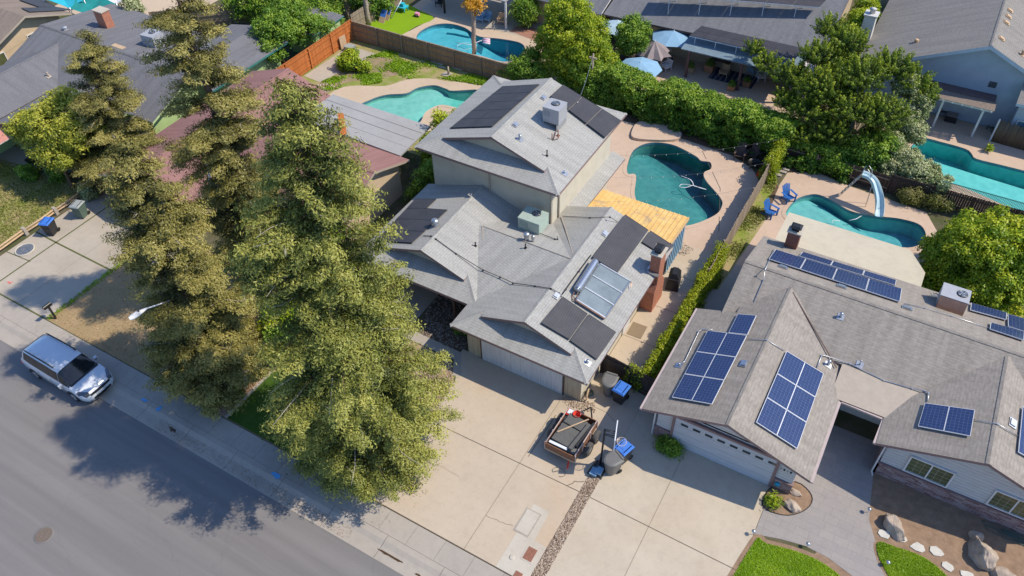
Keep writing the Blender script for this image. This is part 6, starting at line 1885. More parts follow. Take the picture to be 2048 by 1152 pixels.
mb = MB(); Q = [Vector((.66, -.15, 2.15)), Vector((.30, .92, 2.15)), Vector((.30, .92, 3.0)), Vector((.66, -.15, 3.0))]; o = Vector((.045, .012, 0)); mb.hexa([Q[0], Q[1], Q[1] + o, Q[0] + o], [Q[3], Q[2], Q[2] + o, Q[3] + o]); mb.build('backboard', 'plastic_white', BH, bevel=.008, local=True)
mb = MB(); mb.tube([(.82 + .225 * math.cos(a), .42 + .225 * math.sin(a), 2.3) for a in [k * math.pi / 10 for k in range(20)]], .011, 6, closed=True); mb.box(.58, .36, 2.22, .64, .48, 2.32); rim = mb.build('rim', 'trim_gutter', BH, local=True)
mb = MB()
for k in range(10):
    a = k * math.pi / 5; b = a + .31; mb.tube([(.82 + .22 * math.cos(a), .42 + .22 * math.sin(a), 2.29), (.82 + .15 * math.cos(b), .42 + .15 * math.sin(b), 2.05), (.82 + .13 * math.cos(a), .42 + .13 * math.sin(a), 1.85)], .005, 3)
    mb.tube([(.82 + .22 * math.cos(a), .42 + .22 * math.sin(a), 2.29), (.82 + .15 * math.cos(a - .31), .42 + .15 * math.sin(a - .31), 2.05)], .005, 3)
mb.build('net', 'plastic_white', rim, local=True)

# ================================================================== MINIVAN (front towards +x)
VAN = thing('parked_minivan', 'white minivan with black roof rails parked against the kerb', 'minivan', (-34.35, 10.62, -.10), 0.0)
ST = [ # x, half width, sill z, belt z, shoulder half width, roof half width, roof z, bulge
 (-2.58, .80, .48, .92, .70, .62, 1.02), (-2.52, .93, .34, .98, .86, .72, 1.25), (-2.40, .97, .30, 1.12, .89, .66, 1.50), (-2.15, .99, .28, 1.16, .92, .69, 1.63), (-1.75, 1.0, .28, 1.12, .95, .72, 1.71), (-1.3, 1.01, .27, 1.09, .96, .74, 1.76), (-.5, 1.01, .26, 1.06, .96, .755, 1.775),
 (.25, 1.01, .26, 1.0, .96, .76, 1.75), (.62, 1.01, .26, .99, .96, .745, 1.70), (.70, 1.01, .26, .99, .96, .74, 1.68), (1.52, 1.0, .26, 1.02, .955, .86, 1.08), (1.62, 1.0, .26, 1.00, .95, .84, 1.055), (2.0, .985, .27, .93, .93, .78, .99), (2.3, .94, .28, .84, .86, .66, .90), (2.48, .84, .30, .72, .72, .50, .76), (2.58, .68, .34, .60, .55, .36, .62)]
def ringof(s):
    x, w, zs, zb, sw, rw, zr = s
    return [(0, zs - .06), (w * .86, zs - .06), (w * .985, zs + .10), (w, (zs + zb) / 2), (w * .985, zb - .10), (sw, zb), (sw - (sw - rw) * .12, zb + (zr - zb) * .10), (rw + (sw - rw) * .10, zr - (zr - zb) * .12), (rw, zr - .035 * (zr - zb) / .7 - .005), (rw * .8, zr), (0, zr + .012)]
rings = [[(s[0], y, z) for y, z in ringof(s)] for s in ST]
NB = len(rings[0])
body, wind, sideg, rearg, cowl = MB(), MB(), [], MB(), MB()
def sidefaces(i, j, sg):
    q = [rings[i][j], rings[i + 1][j], rings[i + 1][j + 1], rings[i][j + 1]]
    q = [Vector((x, y * sg, z)) for x, y, z in q]
    return q if sg < 0 else q[::-1]
vv, ff = [], []
glass_faces = {'windshield': [], 'rear_window': [], 'side_window': {-1: {}, 1: {}}}
for sg in (-1, 1):
    base = len(vv)
    for r in rings:
        for (x, y, z) in r: vv.append(Vector((x, y * sg, z)))
    for i in range(len(rings) - 1):
        for j in range(NB - 1):
            ix = [base + i * NB + j, base + (i + 1) * NB + j, base + (i + 1) * NB + j + 1, base + i * NB + j + 1]
            if sg > 0: ix = ix[::-1]
            if 8 <= i < 9 and j >= 8: glass_faces['windshield'].append([vv[k] for k in ix]); 
            ff.append(ix)
    for r_i, rev in ((0, False), (len(rings) - 1, True)):
        ix = [base + r_i * NB + j for j in range(NB)]
        if (sg > 0) != rev: ix = ix[::-1]
        ff.append(ix)
body.shared(vv, ff)
bo = body.build('body', 'car_paint_white', VAN, local=True)
def shell(mbb, pts, off):
    n = nrm(pts); mbb.face([p + n * off for p in pts])
# windshield: one sheet between stations 8 and 9
def lerp(a, b, t): return tuple(a[k] + (b[k] - a[k]) * t for k in range(len(a)))
def st_at(x):
    for a, b in zip(ST, ST[1:]):
        if a[0] <= x <= b[0]: return lerp(a, b, (x - a[0]) / (b[0] - a[0]))
def strip(name, x0, x1, j0, j1, mat, nx=6, off=.012, sides=(-1, 1), t0=0.0, t1=1.0, one=True):
    out = []
    mbx = MB()
    mbx.weld = True
    for sg in sides:
        if not one:
            mbx = MB()
            mbx.weld = True
        for a in range(nx):
            xa, xb = x0 + (x1 - x0) * a / nx, x0 + (x1 - x0) * (a + 1) / nx
            ra, rb = ringof(st_at(xa)), ringof(st_at(xb))
            for j in range(j0, j1):
                ya0, za0 = ra[j]; ya1, za1 = ra[j + 1]; yb0, zb0 = rb[j]; yb1, zb1 = rb[j + 1]
                q = [Vector((xa, ya0 * sg, za0)), Vector((xb, yb0 * sg, zb0)), Vector((xb, yb1 * sg, zb1)), Vector((xa, ya1 * sg, za1))]
                if sg > 0: q = q[::-1]
                n = nrm(q); mbx.face([p + n * off for p in q], smooth=False)
        if not one: out.append(mbx.build(name, mat, VAN, local=True))
    if one: out.append(mbx.build(name, mat, VAN, local=True))
    return out
strip('windshield', .74, 1.50, 6, 10, 'car_glass', 8, .010)
strip('cowl', 1.50, 1.60, 8, 10, 'plastic_black', 2, .012)
strip('side_window', -2.12, -1.04, 6, 7, 'car_glass', 6, .010, one=False)
strip('side_window', -1.00, -.03, 6, 7, 'car_glass', 6, .010, one=False)
strip('side_window', .01, .66, 6, 7, 'car_glass', 4, .010, one=False)
strip('quarter_glass', .70, 1.22, 6, 7, 'car_glass', 4, .010, one=False)
strip('pillar_trim', -1.04, -1.00, 6, 7, 'metal_black', 1, .008, one=False)
strip('pillar_trim', -.03, .01, 6, 7, 'metal_black', 1, .008, one=False)
strip('rear_window', -2.50, -2.30, 6, 10, 'car_glass', 3, .010)
for sg in (-1, 1):
    mb = MB(); pts = [(-1.95, sg * .68, 1.775), (-1.8, sg * .69, 1.82), (-.5, sg * .70, 1.845), (.25, sg * .70, 1.82), (.42, sg * .69, 1.765)]; mb.tube(pts, .036, 6); mb.build('roof_rail', 'metal_black', VAN, local=True)
    mb = MB(); mb.box(.98, sg * 1.0 - .02, .98, 1.10, sg * 1.14 + .02, 1.04) ; mb.box(.96, sg * 1.10 - .09, .96, 1.10, sg * 1.10 + .09, 1.13); mb.build('wing_mirror', 'car_paint_white', VAN, bevel=.03, local=True)
    for x in (-1.58, 1.52):
        mb = MB(); mb.wheel((x, sg * .90, .34), (0, 1, 0), .34, .23, 28, 0, .22); w_ = mb.build('wheel', 'rubber', VAN, local=True)
        mb = MB(); mb.wheel((x, sg * .955, .34), (0, 1, 0), .225, .13, 20, 0, .06)
        for k in range(7):
            a = k * 2 * math.pi / 7; mb.bar((x, sg * 1.012, .34), (x + .2 * math.cos(a), sg * 1.012, .34 + .2 * math.sin(a)), .05, .02)
        mb.build('rim', 'metal_galv', w_, local=True)
        mb = MB(); arc = [(x + .41 * math.cos(a), sg * 1.006, .34 + .41 * math.sin(a)) for a in [math.pi * k / 12 for k in range(13)]]; mb.tube(arc, .03, 5)
        for k in range(12):
            mb.face([(x, sg * 1.009, .28), arc[k], arc[k + 1]][::sg]); 
        mb.build('wheel_arch', 'plastic_black', VAN, local=True)
    mb = MB(); mb.hexa([Vector((2.12, sg * .965, .76)), Vector((2.50, sg * .80, .68)), Vector((2.52, sg * .60, .69)), Vector((2.10, sg * .80, .80))][::sg], [Vector((2.04, sg * .975, .94)), Vector((2.45, sg * .80, .85)), Vector((2.44, sg * .58, .87)), Vector((2.02, sg * .86, .97))][::sg]); mb.build('headlight', 'headlamp', VAN, bevel=.01, local=True)
    mb = MB(); mb.hexa([Vector((-2.56, sg * .80, .80)), Vector((-2.40, sg * .99, .80)), Vector((-2.3, sg * .96, .80)), Vector((-2.45, sg * .7, .80))][::-sg], [Vector((-2.54, sg * .76, .98)), Vector((-2.38, sg * .975, .98)), Vector((-2.3, sg * .93, 1.0)), Vector((-2.42, sg * .7, 1.0))][::-sg]); mb.build('tail_light', 'plastic_red', VAN, local=True)
    for x in (-.98, .02, .98):
        mb = MB(); mb.box(x - .006, sg * 1.004 - .006, .42, x + .006, sg * 1.004 + .006, .96); mb.build('door_seam', 'metal_dark', VAN, local=True)
    for x in (-.75, .25):
        mb = MB(); mb.box(x - .1, sg * 1.0 - .02, .84, x + .1, sg * 1.0 + .02, .87); mb.build('door_handle', 'car_paint_white', VAN, bevel=.008, local=True)
mb = MB()
for k in range(6):
    y0, y1 = -.60 + k * .2, -.60 + (k + 1) * .2
    f = lambda y: 2.60 - .15 * (abs(y)) ** 2
    mb.hexa([Vector((f(y0) - .06, y0, .655)), Vector((f(y0) + .02, y0, .645)), Vector((f(y1) + .02, y1, .645)), Vector((f(y1) - .06, y1, .655))][::-1], [Vector((f(y0) - .1, y0, .73)), Vector((f(y0) - .005, y0, .71)), Vector((f(y1) - .005, y1, .71)), Vector((f(y1) - .1, y1, .73))][::-1])
mb.build('grille', 'metal_black', VAN, local=True)
mb = MB()
for k in range(8):
    y0, y1 = -.72 + k * .18, -.72 + (k + 1) * .18; f = lambda y: 2.625 - .16 * abs(y) ** 2
    mb.hexa([Vector((f(y0) - .1, y0, .32)), Vector((f(y0), y0, .32)), Vector((f(y1), y1, .32)), Vector((f(y1) - .1, y1, .32))][::-1], [Vector((f(y0) - .1, y0, .45)), Vector((f(y0), y0, .45)), Vector((f(y1), y1, .45)), Vector((f(y1) - .1, y1, .45))][::-1])
mb.build('lower_intake', 'metal_black', VAN, local=True)
mb = MB(); mb.box(2.58, -.16, .47, 2.615, .16, .58); mb.build('number_plate', 'plastic_white', VAN, local=True)
mb = MB(); mb.tube([(1.5, -.6, 1.09), (1.15, -.1, 1.30)], .012, 4); mb.tube([(1.5, .1, 1.10), (1.15, .55, 1.29)], .012, 4); mb.build('wiper', 'metal_black', VAN, local=True)

# ================================================================== STREETLIGHT, MAILBOX, POLE, LIGHTS
SL = thing('street_lamp', 'pale cobra head street lamp reaching out of the brown conifer', 'street lamp', (-24.6, 12.9, 0))
h0 = G(268, 632, 7.0); dr = Vector((1, 0.35, 0)).normalized()
hb = G(293, 617, 7.05)
dv = (hb - h0).normalized(); pole_top = hb + Vector((dv.x, dv.y, 0)).normalized() * 1.5 + Vector((0, 0, -.45))
mb = MB(); mb.tube([(pole_top.x, pole_top.y, 0), (pole_top.x, pole_top.y, 4), (pole_top.x, pole_top.y, 6.5)], .09, 8, r1=.055); mb.build('pole', 'metal_galv', SL)
mb = MB(); mb.tube([(pole_top.x, pole_top.y, 6.4), pole_top + Vector((0, 0, .1)), hb], .035, 6); mb.build('arm', 'metal_white', SL)
a_ = hb; s_ = Vector((-dv.y, dv.x, 0)).normalized()
mb = MB(); secs = [(0, .05, .05), (.2, .10, .08), (.45, .17, .10), (.7, .17, .10), (.85, .10, .07)]
V = []; 
for d_, w_, t_ in secs:
    c = a_ - dv * d_
    for k in range(10):
        an = 2 * math.pi * k / 10; V.append(c + s_ * w_ * math.cos(an) + Vector((0, 0, t_ * math.sin(an))))
F = [[i * 10 + k, i * 10 + (k + 1) % 10, (i + 1) * 10 + (k + 1) % 10, (i + 1) * 10 + k] for i in range(4) for k in range(10)] + [list(range(10)), list(reversed(range(40, 50)))]
mb.shared(V, F); mb.build('lamp_head', 'metal_white', SL)
mb = MB(); c = a_ - dv * .35; mb.lathe([(.04, .09), (.04, .16)], 8, c); mb.build('photocell', 'metal_dark', SL)
MX = thing('mailbox', 'black mailbox on a dark post beside the driveway edge', 'mailbox', (-38.75, 12.95, 0))
mb = MB(); mb.box(-38.8, 12.9, 0, -38.7, 13.0, 1.0); mb.build('post', 'metal_dark', MX)
mb = MB(); prof = [(-.09, 0), (.09, 0), (.09, .12)] + [(.09 * math.cos(a), .12 + .09 * math.sin(a)) for a in [k * math.pi / 6 for k in range(1, 6)]] + [(-.09, .12)]
L0 = [Vector((-38.75 + a, 12.66, 1.0 + b)) for a, b in prof]; L1 = [p + Vector((0, .5, 0)) for p in L0]
mb.face(L0); mb.face(L1[::-1])
for k in range(len(L0)):
    l = (k + 1) % len(L0); mb.face([L0[k], L1[k], L1[l], L0[l]])
mb.build('box', 'metal_black', MX)
UP = thing('utility_pole', 'weathered timber pole rising behind the upper roof with one wire', 'utility pole', (-21.76, 48.2, 0))
mb = MB(); mb.tube([(-21.76, 48.2, 0), (-21.74, 48.2, 3.9)], .08, 8, r1=.06); mb.build('pole', 'bark_pale', UP)
mb = MB(); mb.box(-22.05, 48.15, 3.5, -21.45, 48.25, 3.6); mb.build('crossarm', 'bark_pale', UP)
mb = MB(); e = S(1155, 205, zr2, .3); a = Vector((-21.75, 48.2, 3.85)); mb.tube([a.lerp(e, t) - Vector((0, 0, .35 * math.sin(math.pi * t))) for t in [k / 8 for k in range(9)]], .015, 4); mb.build('wire', 'metal_galv', UP)
# string lights over the main pool
def string(a, b, sag, n, label):
    t = thing('string_lights', label, 'string lights', a); mb = MB(); bb = MB()
    a, b = Vector(a), Vector(b); P_ = []
    for k in range(25):
        u = k / 24; P_.append(a.lerp(b, u) - Vector((0, 0, sag * 4 * u * (1 - u))))
    mb.tube(P_, .005, 3); mb.build('wire', 'plastic_grey', t)
    for k in range(1, n):
        u = k / n; p = a.lerp(b, u) - Vector((0, 0, sag * 4 * u * (1 - u) + .05)); bb.lathe([(.01, .04), (.02, 0), (.02, -.02), (.006, -.045)], 6, p)
    bb.build('bulb', 'bulb', t)
string((-15.3, 39.0, 2.9), (-7.0, 46.0, 2.6), .35, 14, 'string of clear bulbs from the upper house corner to the far fence')
string((-15.2, 36.5, 2.9), (-7.0, 43.2, 2.5), .4, 14, 'string of clear bulbs crossing the middle of the teal pool')
string((-15.2, 34.0, 2.8), (-7.0, 40.3, 2.5), .4, 14, 'string of clear bulbs low over the near end of the teal pool')
t = thing('pool_vacuum', 'white vacuum hose curling over the teal pool', 'pool cleaner', G(1385, 372, -.1))
mb = MB(); mb.tube([G(*p, -.09) for p in smooth_loop([(1362, 352), (1378, 358), (1385, 365), (1388, 372), (1400, 375), (1412, 379), (1400, 376), (1386, 371), (1372, 375), (1360, 374), (1362, 369), (1375, 369), (1386, 371), (1382, 360)], 4)], .022, 5); mb.build('hose', 'plastic_white', t)
t = thing('pool_vacuum', 'white telescopic pole and hose in the blue slide pool', 'pool cleaner', G(1700, 440, -.1))
mb = MB(); mb.tube([G(1724, 431, -.08), G(1712, 438, -.08), G(1698, 441, -.09)], .025, 5); mb.tube([G(1664, 446, -.1), G(1666, 440, -.1), G(1680, 442, -.1)], .02, 5); mb.build('hose', 'plastic_white', t)
t = thing('pool_vacuum', 'white net pole floating in the bright blue palm pool', 'pool cleaner', G(925, 88, -.1))
mb = MB(); mb.tube([G(912, 85, -.09), G(940, 90, -.09), G(965, 80, -.09)], .03, 5); mb.tube([G(*p, -.09) for p in smooth_loop([(920, 88), (938, 86), (945, 94), (930, 99), (915, 95)], 4)], .015, 4, closed=True); mb.build('hose', 'plastic_white', t)
t = thing('pool_float', 'pink and white striped float on the palm pool', 'pool float', G(974, 81, -.05))
mb = MB()
for k in range(5): mb.tube([G(966, 77 + k * 2.2, -.04), G(980, 79 + k * 2.2, -.04)], .07, 6, mi=k % 2)
mb.build('float', ['plastic_white', 'toy_pink'], t)

# ================================================================== CHAIRS, SLIDE, GRILL
def adirondack(label, c, rz, mat, group=None):
    root = thing('adirondack_chair', label, 'chair', c, rz, group)
    mb = MB()
    for k in range(6): mb.hexa([Vector((-.27, -.28 + k * .1, .36 - k * .02)), Vector((.27, -.28 + k * .1, .36 - k * .02)), Vector((.27, -.20 + k * .1, .345 - k * .02)), Vector((-.27, -.20 + k * .1, .345 - k * .02))], [Vector((-.27, -.28 + k * .1, .385 - k * .02)), Vector((.27, -.28 + k * .1, .385 - k * .02)), Vector((.27, -.20 + k * .1, .37 - k * .02)), Vector((-.27, -.20 + k * .1, .37 - k * .02))])
    mb.build('seat', mat, root, local=True)
    mb = MB()
    for k in range(5):
        x = -.24 + k * .12; h = .98 + .08 * (1 - abs(k - 2) / 2)
        mb.bar((x * .85, .25, .28), (x * 1.05, .25 + (h - .28) * .42, h), .095, .02, up=(0, 1, .4))
    mb.build('backrest', mat, root, local=True)
    for sx in (-1, 1):
        mb = MB(); mb.box(sx * .33 - .065, -.32, .56, sx * .33 + .065, .38, .585); mb.build('armrest', mat, root, local=True)
        mb = MB(); mb.box(sx * .33 - .02, -.28, 0, sx * .33 + .02, -.18, .56); mb.build('leg', mat, root, local=True)
        mb = MB(); mb.bar((sx * .28, -.25, .33), (sx * .28, .55, .03), .025, .1); mb.build('leg', mat, root, local=True)
    return root
adirondack('blue adirondack chair facing away at the pool deck corner by the fence', (-5.1, 43.35, .012), -2.2 + math.pi, 'chair_blue')
adirondack('blue adirondack chair nearest the dark brick chimney', (-5.65, 41.35, .012), -1.9 + math.pi, 'chair_blue')
for k, (px, py, rz, lb) in enumerate(((1478, 318, .1, 'brown adirondack chair farthest left in the shaded row under the hedge'), (1503, 318, -.1, 'brown adirondack chair in the middle of the shaded row under the hedge'), (1528, 325, -.7, 'brown adirondack chair tilted toward the fire pit at the fence end'), (1532, 340, -1.5, 'brown adirondack chair against the plank fence beside the fire pit'))):
    p = G(px, py); adirondack(lb, (p.x, p.y, .012), rz, 'chair_brown', 'brown chairs around the fire pit')
p = G(1507, 334); FPt = thing('fire_pit', 'round black fire pit among the brown chairs', 'fire pit', (p.x, p.y, .012))
mb = MB(); mb.lathe([(.30, .25), (.42, .42), (.46, .43), (.46, .40), (.40, .37), (.25, .3), (.02, .28)], 18); mb.build('bowl', 'metal_black', FPt, local=True)
for k in range(3):
    a = k * 2.1; mb = MB(); mb.tube([(.3 * math.cos(a), .3 * math.sin(a), .3), (.38 * math.cos(a), .38 * math.sin(a), 0)], .02, 5); mb.build('leg', 'metal_black', FPt, local=True)
p = G(1521, 352); t = thing('cushion', 'bright red cushion on the ground beside the plank fence', 'cushion', (p.x, p.y, .012)); mb = MB(); mb.box(-.25, -.2, 0, .25, .2, .25); mb.build('pad', 'plastic_red', t, bevel=.06, local=True)
SLD = thing('pool_slide', 'pale blue curved pool slide with a steel ladder', 'slide', (-.8, 45.3, 0))
path_ = [Vector(p) for p in ((-1.45, 45.55, 1.98), (-1.1, 45.55, 1.95), (-.7, 45.45, 1.78), (-.35, 45.25, 1.42), (-.05, 45.0, 1.02), (.15, 44.75, .66), (.28, 44.45, .42), (.34, 44.1, .34))]
SP = []
for i in range(len(path_) - 1):
    a = path_[max(i - 1, 0)]; b = path_[i]; c = path_[i + 1]; d = path_[min(i + 2, len(path_) - 1)]
    for k in range(5):
        u = k / 5; SP.append(.5 * ((2 * b) + (c - a) * u + (2 * a - 5 * b + 4 * c - d) * u * u + (3 * b - a - 3 * c + d) * u ** 3))
SP.append(path_[-1])
V = []; prof = [(-.27, .17), (-.24, .19), (-.21, .03), (-.1, -.01), (.1, -.01), (.21, .03), (.24, .19), (.27, .17), (.25, -.02), (.1, -.05), (-.1, -.05), (-.25, -.02)]
for i, p in enumerate(SP):
    d = (SP[min(i + 1, len(SP) - 1)] - SP[max(i - 1, 0)]).normalized(); s_ = d.cross(Vector((0, 0, 1))).normalized(); u_ = s_.cross(d)
    for a, b in prof: V.append(p + s_ * a + u_ * b)
m = len(prof); F = [[i * m + k, i * m + (k + 1) % m, (i + 1) * m + (k + 1) % m, (i + 1) * m + k] for i in range(len(SP) - 1) for k in range(m)] + [list(range(m)), list(reversed(range((len(SP) - 1) * m, len(SP) * m)))]
mb = MB(); mb.shared(V, F); mb.build('chute', 'slide_blue', SLD)
mb = MB()
for s_ in (-.2, .2):
    mb.tube([(-2.35, 45.55 + s_, .02), (-1.5, 45.55 + s_, 1.95), (-1.45, 45.55 + s_, 2.5), (-1.25, 45.55 + s_, 2.62), (-1.0, 45.52 + s_, 2.4), (-.9, 45.5 + s_, 2.0)], .022, 6)
    mb.tube([(.25, 44.7 + s_ * .5, 0), (.2, 44.75 + s_ * .5, .62)], .02, 5); mb.tube([(-.6, 45.3 + s_, 0), (-.7, 45.4 + s_, 1.7)], .02, 5)
for k in range(1, 7):
    u = k / 7; mb.box(-2.35 + .85 * u - .05, 45.36, .02 + 1.93 * u - .015, -2.35 + .85 * u + .05, 45.74, .02 + 1.93 * u + .015)
mb.build('ladder', 'metal_galv', SLD)
GR = thing('covered_grill', 'covered black barbecue grill behind the brick chimney base', 'barbecue', (-8.75, 32.55, .012), .2)
mb = MB(); mb.hexa([Vector((-.38, -.55, .05)), Vector((.38, -.55, .05)), Vector((.38, .55, .05)), Vector((-.38, .55, .05))], [Vector((-.3, -.5, .85)), Vector((.3, -.5, .85)), Vector((.3, .5, .85)), Vector((-.3, .5, .85))])
mb.hexa([Vector((-.32, -.42, .85)), Vector((.32, -.42, .85)), Vector((.32, .42, .85)), Vector((-.32, .42, .85))], [Vector((-.12, -.3, 1.15)), Vector((.14, -.3, 1.15)), Vector((.14, .3, 1.15)), Vector((-.12, .3, 1.15))]); mb.build('cover', 'metal_dark', GR, bevel=.06, local=True)
c = G(1270, 660); t = thing('doormat', 'brown rectangular mat on the sunny side path', 'mat', (-9.15, 28.25, .015), .03); mb = MB(); mb.box(-.42, -.5, 0, .42, .5, .02); mb.build('mat', 'doormat', t, local=True)
# garden box / planter and junk in the turquoise pool yard
t = thing('grey_tub', 'grey tub with a tilted board in the orange fence corner', 'tub', (-43.0, 45.6, .016)); mb = MB(); mb.box(-.35, -.3, 0, .35, .3, .42, taper=-.04); mb.build('tub', 'plastic_greylid', t, bevel=.04, local=True); mb = MB(); mb.hexa([Vector((-.75, -.3, 0)), Vector((-.7, -.3, 0)), Vector((-.6, .35, 0)), Vector((-.65, .35, 0))], [Vector((-.8, -.3, 1.1)), Vector((-.75, -.3, 1.1)), Vector((-.65, .35, 1.1)), Vector((-.7, .35, 1.1))]); mb.build('board', 'wood_raw', t, local=True)
t = thing('tree_stump_post', 'short grey timber stump on a slab by the weathered fence', 'stump', G(897, 150)); mb = MB(); mb.tube([Vector((0, 0, 0)), Vector((.02, 0, .75))], .09, 8, r1=.07); mb.build('stump', 'bark_pale', t, local=True); mb = MB(); mb.box(-.5, -.35, 0, .2, .3, .06); mb.build('slab', 'sidewalk_concrete', t, local=True)
for k, (a, b) in enumerate((((842, 123), (890, 137)), ((862, 125), (885, 131)), ((905, 135), (925, 141)))):
    A, B = G(*a), G(*b); t = thing('timber_board', ['long weathered board', 'short pale board', 'small grey board'][k] + ' lying along the foot of the weathered fence', 'board', A); mb = MB(); mb.bar(A + Vector((0, 0, .04)), B + Vector((0, 0, .06)), .2, .05); mb.build('board', 'lumber_grey', t)
pebble_bed('rubble', [(p.x, p.y) for p in GP([(631, 180), (645, 176), (658, 182), (650, 190), (634, 188)])], 60, .22, 'pebbles', 12, 'small pile of pale rubble by the pool deck')
pebble_bed('rubble', [(p.x, p.y) for p in GP([(628, 171), (650, 168), (672, 174), (672, 177), (650, 171), (630, 174)])], 40, .22, 'pebbles', 13, 'curved row of pinkish edging rocks near the pool deck')
# top pool yard: cornhole boards, toys
for k, px in enumerate(((762, 38), (771, 33))):
    c = G(px[0], px[1] + 8); t = thing('game_board', ['left of two blue and tan tilted game boards at the fence', 'right of two blue and tan tilted game boards at the fence'][k], 'game board', c)
    mb = MB(); q = [Vector((-.3, 0, .02)), Vector((.3, 0, .02)), Vector((.3, .75, .95)), Vector((-.3, .75, .95))]; md = [Vector((-.3, .33, .43)), Vector((.3, .33, .43))]
    mb.face([q[0], q[1], md[1], md[0]], 0); mb.face([md[0], md[1], q[2], q[3]], 1); o = Vector((0, .05, -.04))
    mb.face([p + o for p in q[::-1]], 0)
    for i in range(4):
        j = (i + 1) % 4; mb.face([q[i], q[i] + o, q[j] + o, q[j]], 0)
    mb.build('board', ['wood_raw', 'plastic_blue'], t, local=True)
    mb = MB(); mb.tube([(.09 * math.cos(a), .58 + .06 * math.sin(a), .75 + .075 * math.sin(a)) for a in [i * math.pi / 6 for i in range(12)]], .02, 4, closed=True); mb.build('hole', 'metal_black', t, local=True)
c = G(806, 22); t = thing('toy_table', 'turquoise plastic toy table on the lawn by the fence', 'toy', c)
mb = MB(); mb.box(-.45, -.35, .38, .45, .35, .48); mb.box(-.25, -.15, .48, .2, .2, .75); mb.build('top', 'fabric_cyan', t, bevel=.03, local=True)
for sx in (-.38, .38):
    for sy in (-.28, .28):
        mb = MB(); mb.tube([(sx, sy, 0), (sx * .9, sy * .9, .4)], .05, 8); mb.build('leg', 'fabric_cyan', t, local=True)
c = G(835, 33); t = thing('toy_cart', 'small pink toy cart on the bright lawn', 'toy', c); mb = MB(); mb.box(-.2, -.15, .1, .2, .15, .35); mb.build('body', 'toy_pink', t, bevel=.03, local=True)
for sx in (-.16, .16):
    mb = MB(); mb.wheel((sx, -.16, .1), (0, 1, 0), .1, .04, 12); mb.build('wheel', 'plastic_black', t, local=True)
t = thing('pole', 'long white pole leaning on the fence behind the toys', 'pole', G(795, 30)); mb = MB(); a, b = G(782, 38), G(803, 0, 1.6); mb.tube([a, b], .04, 6); mb.build('shaft', 'plastic_white', t)

# patio umbrellas
def umbrella(label, c, r, h, mat, seg=8, drop=.35, folded=False, rz=0):
    root = thing('patio_umbrella', label, 'umbrella', c, rz)
    mb = MB(); n = seg if not folded else seg * 2
    for k in range(n):
        a, b = 2 * math.pi * k / n, 2 * math.pi * (k + 1) / n
        ra = r * (1 if not folded or k % 2 == 0 else .72); rb = r * (1 if not folded or (k + 1) % 2 == 0 else .72)
        A_, B_ = Vector((ra * math.cos(a), ra * math.sin(a), h - drop)), Vector((rb * math.cos(b), rb * math.sin(b), h - drop)); T_ = Vector((0, 0, h))
        Am, Bm = A_ * .5 + T_ * .5 + Vector((0, 0, .05)), B_ * .5 + T_ * .5 + Vector((0, 0, .05))
        for q in ([A_, B_, Bm, Am], [Am, Bm, T_]): mb.face(q); mb.face([p - Vector((0, 0, .012)) for p in q[::-1]])
    mb.build('canopy', mat, root, local=True)
    mb = MB(); mb.tube([(0, 0, .05), (0, 0, h + .1)], .025, 6); mb.build('pole', 'metal_white', root, local=True)
    mb = MB()
    for k in range(seg):
        a = 2 * math.pi * k / seg; mb.tube([(0, 0, h - .02), (r * .99 * math.cos(a), r * .99 * math.sin(a), h - drop - .01)], .01, 4)
    mb.build('rib', 'metal_white', root, local=True)
    mb = MB(); mb.lathe([(.25, 0), (.25, .06), (.05, .12)], 14); mb.build('base', 'metal_dark', root, local=True)
def ub(px, py, z): p = G(px, py, z); return (p.x, p.y, 0)
umbrella('pale blue open umbrella at the corner of the solar covered patio', ub(1348, 62, 2.5), 1.75, 2.5, 'fabric_blue', 8, .5)
umbrella('taupe pleated umbrella beside the dark raised deck', ub(1310, 82, 2.6), 1.5, 2.6, 'fabric_taupe', 8, .95, True)
umbrella('pale blue umbrella half behind the top of the ivy hedge', ub(1281, 124, 2.4), 1.7, 2.4, 'fabric_blue', 8, .5, rz=.3)
umbrella('pale teal umbrella between the two round trees', ub(1236, 42, 2.5), 1.6, 2.5, 'fabric_pale', 6, .5)
umbrella('white umbrella beside the slate roof behind the dark cypress', ub(1612, 125, 2.3), 1.2, 2.3, 'fabric_white', 6, .4)
umbrella('white umbrella on the terrace right of the solar rack', ub(1622, 138, 2.1), 1.0, 2.1, 'fabric_white', 6, .4, rz=.5)
t = thing('raised_deck', 'dark brown raised deck with a rail between the round tree and umbrella', 'deck', G(1240, 100)); mb = MB(); a = G(1245, 105, .6); mb.box(a.x - 1.4, a.y - .9, .0, a.x + 1.0, a.y + 1.6, .6); mb.build('platform', 'deck_wood', t)
mb = MB(); mb.tube([(a.x + 1.0, a.y - .9, 1.0), (a.x + 1.0, a.y + 1.6, 1.0)], .035, 6)
for y in (-.85, .4, 1.55): mb.box(a.x + .96, a.y + y - .04, .6, a.x + 1.04, a.y + y + .04, 1.02)
mb.tube([(a.x - 1.4, a.y - .9, 1.0), (a.x + 1.0, a.y - .9, 1.0)], .035, 6); mb.build('railing', 'lumber_grey', t)

